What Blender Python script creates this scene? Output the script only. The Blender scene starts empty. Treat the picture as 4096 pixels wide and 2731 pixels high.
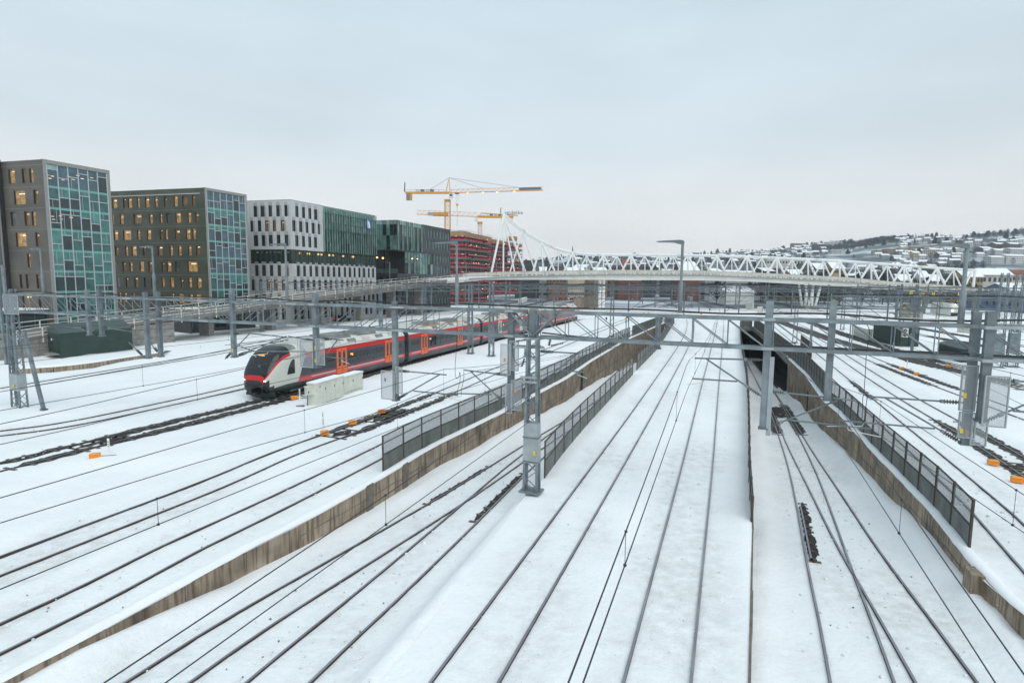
# Snowy railway yard with a passing red train, seen from a footbridge on an overcast winter day.
import bpy, math, random
import numpy as np
from math import radians as R, sin, cos, tan, pi, atan2, hypot, sqrt
from mathutils import Vector, Matrix

SC = bpy.context.scene
COL = SC.collection
random.seed(7)

# ------------------------------------------------------------------ camera
EYE = Vector((0.0, 0.0, 9.5))              # on the footbridge, 9.5 m above the rails
FPX, CX, CY = 2276.0, 2048.0, 1365.5       # 20 mm lens on a 4096 x 2731 sheet
PITCH, ROLL = 5.96, 0.0085
_r0, _f = Vector((1, 0, 0)), Vector((0, cos(R(PITCH)), -sin(R(PITCH))))
_u0 = Vector((0, sin(R(PITCH)), cos(R(PITCH))))
_a = math.atan(ROLL)
CR = cos(_a) * _r0 + sin(_a) * _u0
CU = cos(_a) * _u0 - sin(_a) * _r0
cam_d = bpy.data.cameras.new("camera")
cam = bpy.data.objects.new("camera", cam_d)
COL.objects.link(cam)
cam.matrix_world = Matrix(((CR.x, CU.x, -_f.x, EYE.x), (CR.y, CU.y, -_f.y, EYE.y), (CR.z, CU.z, -_f.z, EYE.z), (0, 0, 0, 1)))
cam_d.sensor_width = 36.0
cam_d.lens = 36.0 * FPX / 4096.0
cam_d.clip_start, cam_d.clip_end = 0.3, 20000
SC.camera = cam

# ------------------------------------------------------------------ sky, sun, exposure
SUN_EL, SUN_AZ = R(52), R(160)
world = bpy.data.worlds.new("World")
SC.world = world
world.use_nodes = True
def build_sky():
    nt = world.node_tree
    N, L = nt.nodes, nt.links
    N.clear()
    out = N.new("ShaderNodeOutputWorld")
    sky = N.new("ShaderNodeTexSky")
    sky.sky_type = 'NISHITA'
    sky.sun_disc = False
    sky.sun_elevation, sky.sun_rotation = SUN_EL, SUN_AZ
    sky.dust_density, sky.air_density = 3.0, 1.0
    bg1 = N.new("ShaderNodeBackground")
    bg1.inputs[1].default_value = 0.055
    L.new(sky.outputs[0], bg1.inputs[0])
    # the overcast layer: paler towards the horizon, softly mottled
    tc = N.new("ShaderNodeTexCoord")
    sep = N.new("ShaderNodeSeparateXYZ")
    L.new(tc.outputs["Generated"], sep.inputs[0])
    ramp = N.new("ShaderNodeValToRGB")
    e = ramp.color_ramp.elements
    e[0].position, e[0].color = 0.0, (1.02, 1.0, 0.985, 1)
    e[1].position, e[1].color = 0.62, (0.56, 0.73, 0.84, 1)
    m = ramp.color_ramp.elements.new(0.10); m.color = (0.935, 0.945, 0.945, 1)
    m = ramp.color_ramp.elements.new(0.22); m.color = (0.73, 0.83, 0.89, 1)
    L.new(sep.outputs[2], ramp.inputs[0])
    mp = N.new("ShaderNodeMapping")
    mp.inputs["Scale"].default_value = (1.0, 1.0, 3.2)
    L.new(tc.outputs["Generated"], mp.inputs[0])
    nz = N.new("ShaderNodeTexNoise")
    nz.inputs["Scale"].default_value, nz.inputs["Detail"].default_value = 2.2, 5.0
    nz.inputs["Roughness"].default_value = 0.5
    L.new(mp.outputs[0], nz.inputs["Vector"])
    mr = N.new("ShaderNodeMapRange")
    mr.inputs["From Min"].default_value, mr.inputs["From Max"].default_value = 0.3, 0.7
    mr.inputs["To Min"].default_value, mr.inputs["To Max"].default_value = 0.92, 1.06
    L.new(nz.outputs[0], mr.inputs[0])
    mul = N.new("ShaderNodeMix"); mul.data_type = 'RGBA'; mul.blend_type = 'MULTIPLY'
    mul.inputs[0].default_value = 1.0
    L.new(ramp.outputs[0], mul.inputs[6]); L.new(mr.outputs[0], mul.inputs[7])
    bg2 = N.new("ShaderNodeBackground")
    bg2.inputs[1].default_value = 0.955
    L.new(mul.outputs[2], bg2.inputs[0])
    mix = N.new("ShaderNodeMixShader")
    mix.inputs[0].default_value = 0.93
    L.new(bg1.outputs[0], mix.inputs[1]); L.new(bg2.outputs[0], mix.inputs[2])
    L.new(mix.outputs[0], out.inputs[0])
build_sky()
sun_d = bpy.data.lights.new("sun", 'SUN')
sun_d.energy, sun_d.angle, sun_d.color = 1.5, R(60), (1.0, 0.96, 0.9)
sun = bpy.data.objects.new("sun", sun_d)
COL.objects.link(sun)
sun.rotation_euler = Vector((-sin(SUN_AZ) * cos(SUN_EL), -cos(SUN_AZ) * cos(SUN_EL), -sin(SUN_EL))).to_track_quat('-Z', 'Y').to_euler()
SC.view_settings.view_transform = 'Standard'
SC.view_settings.look = 'None'
SC.view_settings.exposure, SC.view_settings.gamma = 0.15, 1.0
SC.view_settings.use_curve_mapping = False
SC.render.engine = 'CYCLES'
SC.cycles.max_bounces = 5
SC.cycles.transparent_max_bounces = 12
SC.cycles.use_denoising = True

# ------------------------------------------------------------------ survey helpers: sight lines met with known planes
SHEET = {  # crops of the photograph the points were read from: (x0, y0, scale)
    'T1': (0, 600, 2.240), 'T2': (900, 750, 2.240), 'T3': (1800, 650, 2.240), 'T4': (2700, 850, 2.851), 'T5': (3398, 850, 2.851),
    'M1': (0, 1050, 2.412), 'M2': (900, 1150, 2.851), 'M3': (1600, 1150, 2.851), 'M4': (2400, 1050, 2.851), 'M5': (3296, 1050, 2.851),
    'M6': (3296, 1500, 2.851), 'M7': (2700, 1500, 2.851), 'M8': (1900, 1350, 2.24),
    'L1': (0, 1700, 1.5205), 'L2': (1366, 1700, 1.5205), 'L3': (2732, 1700, 1.5205), 'L4': (1400, 1500, 3.136),
    'Z1': (1780, 780, 3.92), 'Z2': (1580, 680, 3.7935), 'Z3': (2000, 980, 4.612), 'Z5': (3500, 1000, 3.919), 'Z6': (2450, 1080, 4.276), 'Z4': (2900, 1250, 2.85),
    'A1': (0, 1080, 2.53), 'A2': (3700, 1180, 2.449), 'A3': (180, 1250, 4.523), 'S': (0, 0, 1)}
def px(sh, *pts):
    x0, y0, k = SHEET[sh]
    return [(x0 + x / k, y0 + y / k) for x, y in pts]
def ray(u, v):
    return (_f + CR * ((u - CX) / FPX) - CU * ((v - CY) / FPX))
ZLY, ZLZ = (5.0, 32.0, 42.0, 56.0, 125.0), (-0.08, -1.55, -2.08, -2.8, -6.7)
def zl(Y): return float(np.interp(Y, ZLY, ZLZ))
def zr(Y): return -0.067 * min(max(0.0, Y - 3.0), 77.0) - 0.045 * min(max(0.0, Y - 80.0), 60.0)
ZONE = {'0': lambda Y: 0.0, 'l': zl, 'r': zr}
def g(u, v, z=0.0, zone=None):
    d = ray(u, v)
    if zone is None:
        t = (z - EYE.z) / d.z
        return EYE + d * t
    fn = ZONE[zone]
    lo, hi = 2.0, 400.0
    for _ in range(60):
        t = (lo + hi) / 2
        p = EYE + d * t
        if p.z > fn(p.y) + z: lo = t
        else: hi = t
    return EYE + d * lo
def gs(pts, z=0.0, zone=None): return [g(u, v, z, zone) for u, v in pts]
class Plane:
    """a vertical plane through P running along direction D (horizontal)"""
    def __init__(s, P, D):
        s.P = Vector((P[0], P[1], 0)); s.D = Vector((D[0], D[1], 0)).normalized()
        s.n = Vector((s.D.y, -s.D.x, 0))
    def hit(s, u, v):
        d = ray(u, v)
        t = (s.P - EYE).dot(s.n) / d.dot(s.n)
        return EYE + d * t
    def st(s, u, v):
        h = s.hit(u, v)
        return (h - s.P).dot(s.D), h.z
    def at(s, a, z, out=0.0):
        q = s.P + s.D * a + s.n * out
        return Vector((q.x, q.y, z))

# ------------------------------------------------------------------ scene helpers
class MB:
    def __init__(s): s.v, s.f, s.m = [], [], []
    def poly(s, pts, mi=0):
        b = len(s.v); s.v += [tuple(p) for p in pts]
        s.f.append(tuple(range(b, b + len(pts)))); s.m.append(mi)
    def hexa(s, p, mi=0, caps=True):
        b = len(s.v); s.v += [tuple(q) for q in p]
        F = [(0, 1, 5, 4), (1, 2, 6, 5), (2, 3, 7, 6), (3, 0, 4, 7)]
        if caps: F += [(3, 2, 1, 0), (4, 5, 6, 7)]
        for q in F: s.f.append(tuple(b + i for i in q)); s.m.append(mi)
    def box(s, c, size, rz=0.0, mi=0):
        hx, hy, hz = size[0] / 2, size[1] / 2, size[2] / 2
        ca, sa = cos(rz), sin(rz)
        P = []
        for z in (-hz, hz):
            for x, y in ((-hx, -hy), (hx, -hy), (hx, hy), (-hx, hy)):
                P.append((c[0] + x * ca - y * sa, c[1] + x * sa + y * ca, c[2] + z))
        s.hexa(P, mi)
    def bar(s, p, q, w, h=None, mi=0, side=None):
        p, q = Vector(p), Vector(q); h = w if h is None else h
        d = (q - p).normalized()
        if side is None:
            up = Vector((0, 0, 1)) if abs(d.z) < 0.95 else Vector((0, 1, 0))
            side = d.cross(up).normalized()
        else:
            side = (Vector(side) - d * Vector(side).dot(d)).normalized()
        up = side.cross(d).normalized()
        a, b = side * (w / 2), up * (h / 2)
        s.hexa([p - a - b, p + a - b, p + a + b, p - a + b, q - a - b, q + a - b, q + a + b, q - a + b], mi)
    def tube(s, p, q, r, n=6, r2=None, mi=0, caps=True):
        p, q = Vector(p), Vector(q); r2 = r if r2 is None else r2
        d = (q - p)
        if d.length < 1e-6: return
        d.normalize()
        up = Vector((0, 0, 1)) if abs(d.z) < 0.95 else Vector((0, 1, 0))
        a = d.cross(up).normalized(); c = a.cross(d)
        b = len(s.v)
        for P, rr in ((p, r), (q, r2)):
            for i in range(n):
                t = 2 * pi * i / n
                s.v.append(tuple(P + a * (rr * cos(t)) + c * (rr * sin(t))))
        for i in range(n):
            j = (i + 1) % n
            s.f.append((b + i, b + j, b + n + j, b + n + i)); s.m.append(mi)
        if caps:
            s.f.append(tuple(b + i for i in reversed(range(n)))); s.m.append(mi)
            s.f.append(tuple(b + n + i for i in range(n))); s.m.append(mi)
    def pipe(s, pts, r, n=5, mi=0):
        pts = [Vector(p) for p in pts]; b0 = len(s.v)
        for i, P in enumerate(pts):
            d = (pts[min(i + 1, len(pts) - 1)] - pts[max(i - 1, 0)]).normalized()
            up = Vector((0, 0, 1)) if abs(d.z) < 0.95 else Vector((0, 1, 0))
            a = d.cross(up).normalized(); c = a.cross(d)
            rr = r[i] if isinstance(r, (list, tuple)) else r
            for k in range(n):
                t = 2 * pi * k / n
                s.v.append(tuple(P + a * (rr * cos(t)) + c * (rr * sin(t))))
        for i in range(len(pts) - 1):
            for k in range(n):
                j = (k + 1) % n
                s.f.append((b0 + i * n + k, b0 + i * n + j, b0 + (i + 1) * n + j, b0 + (i + 1) * n + k)); s.m.append(mi)
        s.f.append(tuple(b0 + i for i in reversed(range(n)))); s.m.append(mi)
        e = b0 + (len(pts) - 1) * n
        s.f.append(tuple(e + i for i in range(n))); s.m.append(mi)
    def prism(s, ring, z0, z1, mi=0):
        n = len(ring); b = len(s.v)
        for z in (z0, z1):
            s.v += [(p[0], p[1], z) for p in ring]
        for i in range(n):
            j = (i + 1) % n
            s.f.append((b + i, b + j, b + n + j, b + n + i)); s.m.append(mi)
        s.f.append(tuple(b + i for i in reversed(range(n)))); s.m.append(mi)
        s.f.append(tuple(b + n + i for i in range(n))); s.m.append(mi)
    def ball(s, c, r, nu=8, nv=5, mi=0, sz=1.0):
        b = len(s.v); c = Vector(c)
        for j in range(nv + 1):
            ph = -pi / 2 + pi * j / nv
            for i in range(nu):
                t = 2 * pi * i / nu
                s.v.append((c.x + r * cos(ph) * cos(t), c.y + r * cos(ph) * sin(t), c.z + r * sz * sin(ph)))
        for j in range(nv):
            for i in range(nu):
                k = (i + 1) % nu
                s.f.append((b + j * nu + i, b + j * nu + k, b + (j + 1) * nu + k, b + (j + 1) * nu + i)); s.m.append(mi)
    def loft(s, rings, mi=0, close=True, caps=True, mats=None):
        b = len(s.v); n = len(rings[0])
        for r in rings: s.v += [tuple(p) for p in r]
        m = n if close else n - 1
        for i in range(len(rings) - 1):
            for k in range(m):
                j = (k + 1) % n
                s.f.append((b + i * n + k, b + i * n + j, b + (i + 1) * n + j, b + (i + 1) * n + k))
                s.m.append(mats(i, k) if mats else mi)
        if caps:
            s.f.append(tuple(b + k for k in reversed(range(n)))); s.m.append(mi)
            e = b + (len(rings) - 1) * n
            s.f.append(tuple(e + k for k in range(n))); s.m.append(mi)
    def mesh(s, name, mats, smooth=False):
        me = bpy.data.meshes.new(name)
        me.from_pydata(s.v, [], s.f)
        for m in (mats if isinstance(mats, (list, tuple)) else [mats]): me.materials.append(m)
        if max(s.m, default=0) > 0: me.polygons.foreach_set("material_index", s.m)
        if smooth: me.polygons.foreach_set("use_smooth", [True] * len(s.f))
        me.update()
        return me
    def build(s, name, mats, parent=None, smooth=False, local=False):
        return put(name, s.mesh(name, mats, smooth), parent, local)
WL = {}
def put(name, me, parent=None, local=False, loc=None, rz=0.0):
    """link a mesh as one object; world-coordinate meshes are pulled back by their thing's place, local ones are not"""
    o = bpy.data.objects.new(name, me); COL.objects.link(o)
    if parent is not None:
        o.parent = parent
        if not local and loc is None:
            w = WL.get(parent.name)
            if w is not None: o.location = -w
            WL[o.name] = None
    if loc is not None: o.location = loc
    if rz: o.rotation_euler = (0, 0, rz)
    return o
def tag(o, label=None, cat=None, group=None, kind=None):
    if label: o['label'] = label
    if cat: o['category'] = cat
    if group: o['group'] = group
    if kind: o['kind'] = kind
    return o
def thing(name, label, cat, loc=(0, 0, 0), group=None, rz=0.0):
    o = bpy.data.objects.new(name, None); COL.objects.link(o)
    o.empty_display_size = 0.5
    o.location = loc; o.rotation_euler = (0, 0, rz)
    WL[o.name] = Vector(loc)
    return tag(o, label, cat, group)
def dup(root, loc, rz=0.0, label=None, group=None):
    r = root.copy(); COL.objects.link(r); r.location = loc; r.rotation_euler = (0, 0, rz)
    if label: r['label'] = label
    if group: r['group'] = group
    for ch in root.children:
        c = ch.copy(); COL.objects.link(c); c.parent = r
        for gch in ch.children:
            d = gch.copy(); COL.objects.link(d); d.parent = c
    return r
def stuff(o): o['kind'] = 'stuff'; return o

# ------------------------------------------------------------------ materials
def mat(name, col, rough=0.7, metal=0.0, var=0.0, vs=3.0, bump=0.0, bs=20.0, col2=None, mixs=None, streak=None, spec=0.5, lo=0.35, hi=0.65):
    """procedural material: base colour, optional second colour mottled in by noise, optional vertical streaks, optional bump"""
    m = bpy.data.materials.new(name); m.use_nodes = True
    nt = m.node_tree; N, L = nt.nodes, nt.links
    b = N["Principled BSDF"]
    b.inputs["Roughness"].default_value, b.inputs["Metallic"].default_value = rough, metal
    b.inputs["Specular IOR Level"].default_value = spec
    b.inputs["Base Color"].default_value = (*col, 1)
    tc = N.new("ShaderNodeTexCoord")
    def noise(scale, det=4, vec=None, st=None):
        n = N.new("ShaderNodeTexNoise"); n.inputs["Scale"].default_value, n.inputs["Detail"].default_value = scale, det
        if st:
            mp = N.new("ShaderNodeMapping"); mp.inputs["Scale"].default_value = st
            L.new(tc.outputs["Object"], mp.inputs[0]); L.new(mp.outputs[0], n.inputs["Vector"])
        else: L.new(tc.outputs["Object"], n.inputs["Vector"])
        return n
    src = None
    if col2 is not None:
        n = noise(mixs or vs, 8, st=streak)
        mr = N.new("ShaderNodeMapRange"); mr.inputs["From Min"].default_value, mr.inputs["From Max"].default_value = lo, hi
        L.new(n.outputs[0], mr.inputs[0])
        mx = N.new("ShaderNodeMix"); mx.data_type = 'RGBA'
        mx.inputs[6].default_value, mx.inputs[7].default_value = (*col, 1), (*col2, 1)
        L.new(mr.outputs[0], mx.inputs[0]); src = mx.outputs[2]
    if var > 0:
        n = noise(vs, 4)
        mr = N.new("ShaderNodeMapRange"); mr.inputs["From Min"].default_value, mr.inputs["From Max"].default_value = 0.3, 0.7
        mr.inputs["To Min"].default_value, mr.inputs["To Max"].default_value = 1 - var, 1 + var
        L.new(n.outputs[0], mr.inputs[0])
        mx = N.new("ShaderNodeMix"); mx.data_type = 'RGBA'; mx.blend_type = 'MULTIPLY'; mx.inputs[0].default_value = 1.0
        if src is not None: L.new(src, mx.inputs[6])
        else: mx.inputs[6].default_value = (*col, 1)
        L.new(mr.outputs[0], mx.inputs[7]); src = mx.outputs[2]
    if src is not None: L.new(src, b.inputs["Base Color"])
    if bump > 0:
        n = noise(bs, 6)
        bp = N.new("ShaderNodeBump"); bp.inputs["Strength"].default_value = bump; bp.inputs["Distance"].default_value = 0.05
        L.new(n.outputs[0], bp.inputs["Height"]); L.new(bp.outputs[0], b.inputs["Normal"])
    return m
def glow(name, col, strength, base=(0.05, 0.05, 0.05), vs=2.0):
    m = mat(name, base, 0.3)
    N, L = m.node_tree.nodes, m.node_tree.links
    b = N["Principled BSDF"]
    b.inputs["Emission Color"].default_value = (*col, 1)
    tc = N.new("ShaderNodeTexCoord"); n = N.new("ShaderNodeTexNoise"); n.inputs["Scale"].default_value = vs
    L.new(tc.outputs["Object"], n.inputs["Vector"])
    mr = N.new("ShaderNodeMapRange"); mr.inputs["From Min"].default_value, mr.inputs["From Max"].default_value = 0.35, 0.65
    mr.inputs["To Min"].default_value, mr.inputs["To Max"].default_value = strength * 0.45, strength * 1.3
    L.new(n.outputs[0], mr.inputs[0]); L.new(mr.outputs[0], b.inputs["Emission Strength"])
    return m
def veil(name, col, clear, rough=0.5, glossy=False):
    """mesh, netting or clear glass: part of the light passes straight through"""
    m = bpy.data.materials.new(name); m.use_nodes = True
    N, L = m.node_tree.nodes, m.node_tree.links
    b = N["Principled BSDF"]; b.inputs["Base Color"].default_value = (*col, 1); b.inputs["Roughness"].default_value = rough
    t = N.new("ShaderNodeBsdfTransparent"); mx = N.new("ShaderNodeMixShader"); mx.inputs[0].default_value = clear
    L.new(b.outputs[0], mx.inputs[1]); L.new(t.outputs[0], mx.inputs[2])
    L.new(mx.outputs[0], N["Material Output"].inputs[0])
    return m
def snow_mat(name, dirt=0.0, bump=0.25, wear=False, base=(0.875, 0.885, 0.895)):
    m = bpy.data.materials.new(name); m.use_nodes = True
    N, L = m.node_tree.nodes, m.node_tree.links
    b = N["Principled BSDF"]; b.inputs["Roughness"].default_value = 0.75; b.inputs["Specular IOR Level"].default_value = 0.25
    tc = N.new("ShaderNodeTexCoord")
    def noise(s, d):
        n = N.new("ShaderNodeTexNoise"); n.inputs["Scale"].default_value, n.inputs["Detail"].default_value = s, d
        L.new(tc.outputs["Object"], n.inputs["Vector"]); return n
    def mr(src, a, c, x, y):
        q = N.new("ShaderNodeMapRange")
        for k, val in zip(("From Min", "From Max", "To Min", "To Max"), (a, c, x, y)): q.inputs[k].default_value = val
        L.new(src, q.inputs[0]); return q.outputs[0]
    def mix(fac, c1, c2, mode='MIX'):
        q = N.new("ShaderNodeMix"); q.data_type = 'RGBA'; q.blend_type = mode
        if isinstance(fac, float): q.inputs[0].default_value = fac
        else: L.new(fac, q.inputs[0])
        for i, cc in ((6, c1), (7, c2)):
            if isinstance(cc, tuple): q.inputs[i].default_value = (*cc, 1)
            else: L.new(cc, q.inputs[i])
        return q.outputs[2]
    c = mix(mr(noise(0.35, 5).outputs[0], 0.3, 0.7, 0, 1), base, tuple(x * 0.955 for x in base))
    c = mix(mr(noise(9.0, 6).outputs[0], 0.60, 0.80, 0, 0.35 + dirt), c, (0.52, 0.52, 0.51))
    if dirt > 0: c = mix(mr(noise(1.3, 6).outputs[0], 0.45, 0.75, 0, dirt), c, (0.50, 0.49, 0.46))
    if wear:      # trampled, gritty snow where trains and workers have been: a vertex attribute of the ground
        at = N.new("ShaderNodeAttribute"); at.attribute_name = 'wear'
        w1 = N.new("ShaderNodeMath"); w1.operation = 'MULTIPLY'; L.new(at.outputs["Fac"], w1.inputs[0]); L.new(mr(noise(2.2, 8).outputs[0], 0.30, 0.72, 0.06, 0.58), w1.inputs[1])
        c = mix(w1.outputs[0], c, (0.50, 0.495, 0.475))
        w2 = N.new("ShaderNodeMath"); w2.operation = 'MULTIPLY'; L.new(at.outputs["Fac"], w2.inputs[0]); L.new(mr(noise(22.0, 3).outputs[0], 0.60, 0.72, 0, 0.55), w2.inputs[1])
        c = mix(w2.outputs[0], c, (0.26, 0.25, 0.23))
    L.new(c, b.inputs["Base Color"])
    bp = N.new("ShaderNodeBump"); bp.inputs["Strength"].default_value = bump; bp.inputs["Distance"].default_value = 0.08
    n1 = noise(5.0, 8); L.new(n1.outputs[0], bp.inputs["Height"]); L.new(bp.outputs[0], b.inputs["Normal"])
    return m
M = {}
M['snow'] = snow_mat('snow', 0.06, 0.45, True)
M['snow_rough'] = snow_mat('trampled_snow', 0.32, 1.0)
M['snow_roof'] = snow_mat('roof_snow', 0.0, 0.15)
M['clod'] = mat('snow_clod', (0.72, 0.74, 0.75), 0.9, var=0.25, vs=6)
M['grit'] = mat('dark_clod', (0.22, 0.21, 0.20), 0.9, var=0.3, vs=6)
M['rail_top'] = mat('rail_head_steel', (0.27, 0.27, 0.295), 0.4, 0.5, var=0.25, vs=0.8)
M['rail_side'] = mat('rail_rust', (0.050, 0.034, 0.026), 0.9, var=0.4, vs=3)
M['ballast'] = mat('wet_ballast', (0.030, 0.027, 0.025), 0.9, var=0.6, vs=14, bump=1.0, bs=12)
M['sleeper'] = mat('concrete_sleeper', (0.12, 0.11, 0.09), 0.9, var=0.3, vs=5)
M['wall'] = mat('stained_concrete', (0.31, 0.25, 0.185), 0.9, var=0.42, vs=0.8, col2=(0.13, 0.095, 0.065), mixs=1.5, streak=(4.5, 4.5, 0.38), bump=0.5, bs=14, lo=0.46, hi=0.66)
M['concrete'] = mat('grey_concrete', (0.24, 0.235, 0.22), 0.9, var=0.25, vs=1.5, bump=0.2, bs=12)
M['slab'] = mat('slab_edge', (0.16, 0.135, 0.11), 0.9, var=0.3, vs=3)
M['dark'] = mat('tunnel_shade', (0.012, 0.012, 0.013), 0.95, var=0.2)  # near-black colour stands in for the shade inside tunnels and recesses
M['galv'] = mat('galvanised_steel', (0.185, 0.222, 0.24), 0.55, 0.25, var=0.30, vs=2.0)
M['galv_d'] = mat('weathered_galvanised_steel', (0.14, 0.168, 0.182), 0.55, 0.25, var=0.25, vs=2.0)
M['galv_l'] = mat('pale_galvanised_steel', (0.33, 0.37, 0.385), 0.5, 0.2, var=0.15, vs=2.0)
M['rust'] = mat('brown_steel', (0.060, 0.048, 0.040), 0.8, var=0.3, vs=4)
M['panel'] = mat('grey_green_panel', (0.115, 0.125, 0.115), 0.65, var=0.25, vs=1.3, col2=(0.16, 0.17, 0.16), mixs=0.8, streak=(2, 2, 0.4))
M['netting'] = veil('wire_mesh', (0.26, 0.28, 0.29), 0.58)
M['screen'] = veil('screen_mesh', (0.36, 0.39, 0.41), 0.66)
M['cable'] = mat('black_cable', (0.015, 0.016, 0.016), 0.5)
M['wire'] = mat('copper_wire', (0.035, 0.036, 0.038), 0.6)
M['insul'] = mat('grey_insulator', (0.10, 0.105, 0.11), 0.4)
M['yellow'] = mat('yellow_sign_paint', (0.75, 0.52, 0.02), 0.5, var=0.1)
M['orange'] = mat('orange_paint', (0.80, 0.27, 0.02), 0.55, var=0.15, vs=4)
M['black'] = mat('black_paint', (0.012, 0.012, 0.013), 0.5)
M['white'] = mat('white_paint', (0.76, 0.77, 0.75), 0.5, var=0.06)
M['cream'] = mat('cream_cabinet_paint', (0.60, 0.61, 0.54), 0.5, var=0.08, vs=2)
M['red'] = mat('red_paint', (0.55, 0.02, 0.02), 0.4, var=0.08)
# ================================================================== GROUND
def dens(pts, step):
    out = []
    for a, b in zip(pts, pts[1:]):
        n = max(1, int((b - a).length / step))
        out += [a.lerp(b, i / n) for i in range(n)]
    return out + [pts[-1]]
def smooth_path(pts, step=1.0, it=3):
    """Chaikin-smoothed polyline, resampled"""
    P = [Vector(p) for p in pts]
    for _ in range(it):
        Q = [P[0]]
        for a, b in zip(P, P[1:]):
            Q += [a.lerp(b, 0.25), a.lerp(b, 0.75)]
        P = Q + [P[-1]]
    return dens(P, step)
def edge_fn(pts):
    P = sorted(pts, key=lambda p: p.y)
    ys, xs = [p.y for p in P], [p.x for p in P]
    def fn(Y):
        if Y < ys[0]:
            k = (xs[1] - xs[0]) / (ys[1] - ys[0]); return xs[0] + k * (Y - ys[0])
        if Y > ys[-1]:
            k = (xs[-1] - xs[-2]) / (ys[-1] - ys[-2]); return xs[-1] + k * (Y - ys[-1])
        return float(np.interp(Y, ys, xs))
    return fn
lw_pts = gs(px('L1', (250, 1450), (690, 1215), (1040, 1025), (1440, 800), (1800, 620), (2077, 470)) + px('L2', (140, 390))
            + px('L4', (520, 1232), (1000, 935), (1600, 640), (1970, 455)) + px('M8', (820, 375), (1040, 220), (1330, 40)) + px('M4', (270, 910), (740, 690)))
lf_pts = gs(px('L2', (230, 1568), (420, 1350), (1100, 450)) + px('M8', (620, 1258), (780, 1040), (970, 815), (1120, 650), (1450, 290), (1640, 95)) + px('M4', (860, 670)))
rf_pts = gs(px('L3', (415, 1568), (432, 590)) + px('M7', (865, 1150), (862, 800), (850, 350), (822, 0)) + px('M4', (1615, 950), (1600, 700)))
rw_pts = gs(px('L3', (2074, 1160), (1820, 940)) + px('M6', (1210, 1568), (520, 850), (0, 310)) + px('M7', (1850, 430), (1480, 0)) + px('M4', (1880, 850), (1720, 715)))
LW, LF, RF, RW = edge_fn(lw_pts), edge_fn(lf_pts), edge_fn(rf_pts), edge_fn(rw_pts)
LW_Y0 = min(p.y for p in lw_pts)
YT_L, YT_R = 136.0, 127.0        # tunnel mouths

# rails: (zone, first-rail points, side of the second rail, points continue at world positions)
TRACKS = []
def track(label, zone, pts, side, world=False):
    P = [Vector(p) for p in pts] if world else gs(pts, 0.0, zone)
    for e, o in ((0, 1), (-1, -2)):        # carry on past the frame towards the footbridge
        if P[e].y < 34:
            q = P[e] + (P[e] - P[o]).normalized() * 14; P = [q] + P if e == 0 else P + [q]
    TRACKS.append((label, zone, smooth_path(P, 1.0), side))
S = lambda *p: list(p)
track('track beside the concrete retaining wall, rails half buried in snow', '0', S((0, 2499), (329, 2348), (658, 2180), (987, 2035), (1366, 1855), (1551, 1765), (1700, 1690), (1950, 1572), (2200, 1460), (2400, 1380), (2560, 1308), (2700, 1252), (2760, 1215)), 1)
track('track with orange switch machines and a bare dark stretch', '0', S((0, 2229), (434, 2068), (809, 1930), (1111, 1799), (1400, 1704), (1760, 1565), (1986, 1469), (2196, 1392), (2400, 1313), (2600, 1243), (2720, 1200), (2780, 1180)), 1)
near_rail = gs(S((0, 1887), (395, 1785), (737, 1700), (1198, 1585)))
track('track under the red train, bare ballast ahead of its nose', '0', near_rail + [Vector((-12.9, 64, 0)), Vector((14.4, 140.8, 0)), Vector((32, 178, 0)), Vector((48, 215, 0)), Vector((90, 330, 0))], -1, True)
track('track under deep snow behind the train', '0', S((0, 1725), (232, 1697), (527, 1637), (900, 1556), (1100, 1505), (1500, 1400), (1900, 1298), (2250, 1208), (2450, 1168)), 1)
track('track along the low concrete platform edge', '0', S((0, 1554), (290, 1506), (663, 1444), (900, 1404), (1250, 1343), (1600, 1290), (1900, 1236), (2200, 1180)), 1)
track('track nearest the office blocks', '0', S((900, 1381), (1167, 1350), (1400, 1325), (1700, 1286), (2000, 1240), (2250, 1190)), 1)
track('snowed-in track leaving the underpass nearest the stained wall', 'l', S((506, 2731), (894, 2483), (1366, 2216), (1642, 2058), (1761, 1989), (1912, 1897), (2103, 1776), (2241, 1694), (2400, 1600), (2560, 1500)), 1)
track('track joining it at a crossing in front of the lattice mast', 'l', S((1243, 2731), (1366, 2611), (1609, 2384), (1925, 2075), (2103, 1895), (2180, 1825), (2300, 1722), (2430, 1615), (2570, 1500)), -1)
track('straight track on the middle snowfield nearest the lattice mast', '0', S((1724, 2731), (2247, 2029), (2491, 1700), (2563, 1600), (2716, 1383), (2751, 1313), (2747, 1274), (2726, 1239), (2681, 1218), (2600, 1190)), 1)
track('straight track on the middle snowfield beside the slab edge', '0', S((2494, 2731), (2732, 1851), (2768, 1700), (2817, 1500), (2842, 1408), (2868, 1300), (2872, 1262), (2855, 1238), (2786, 1204), (2680, 1175)), 1)
track('track in the walled cutting with a check rail', 'r', S(*px('L3', (895, 1568), (830, 1200), (760, 880), (690, 480), (640, 250), (580, 60)), *px('M7', (1050, 330), (990, 190), (890, 0)), (2985, 1440), (2968, 1385)), 1)
track('track in the walled cutting running from the open dark points', 'r', S(*px('L3', (1785, 1568), (1530, 1220), (1280, 890), (1130, 680), (960, 420), (790, 170), (700, 20)), *px('M7', (1230, 330), (1075, 100)), (3020, 1460), (3000, 1415), (2985, 1375)), -1)
track('track just beyond the fence on the cutting wall', '0', S((4096, 2101), (4043, 2050), (3787, 1837), (3629, 1710), (3492, 1595), (3373, 1500), (3290, 1432), (3170, 1340), (3080, 1275)), -1)
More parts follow.
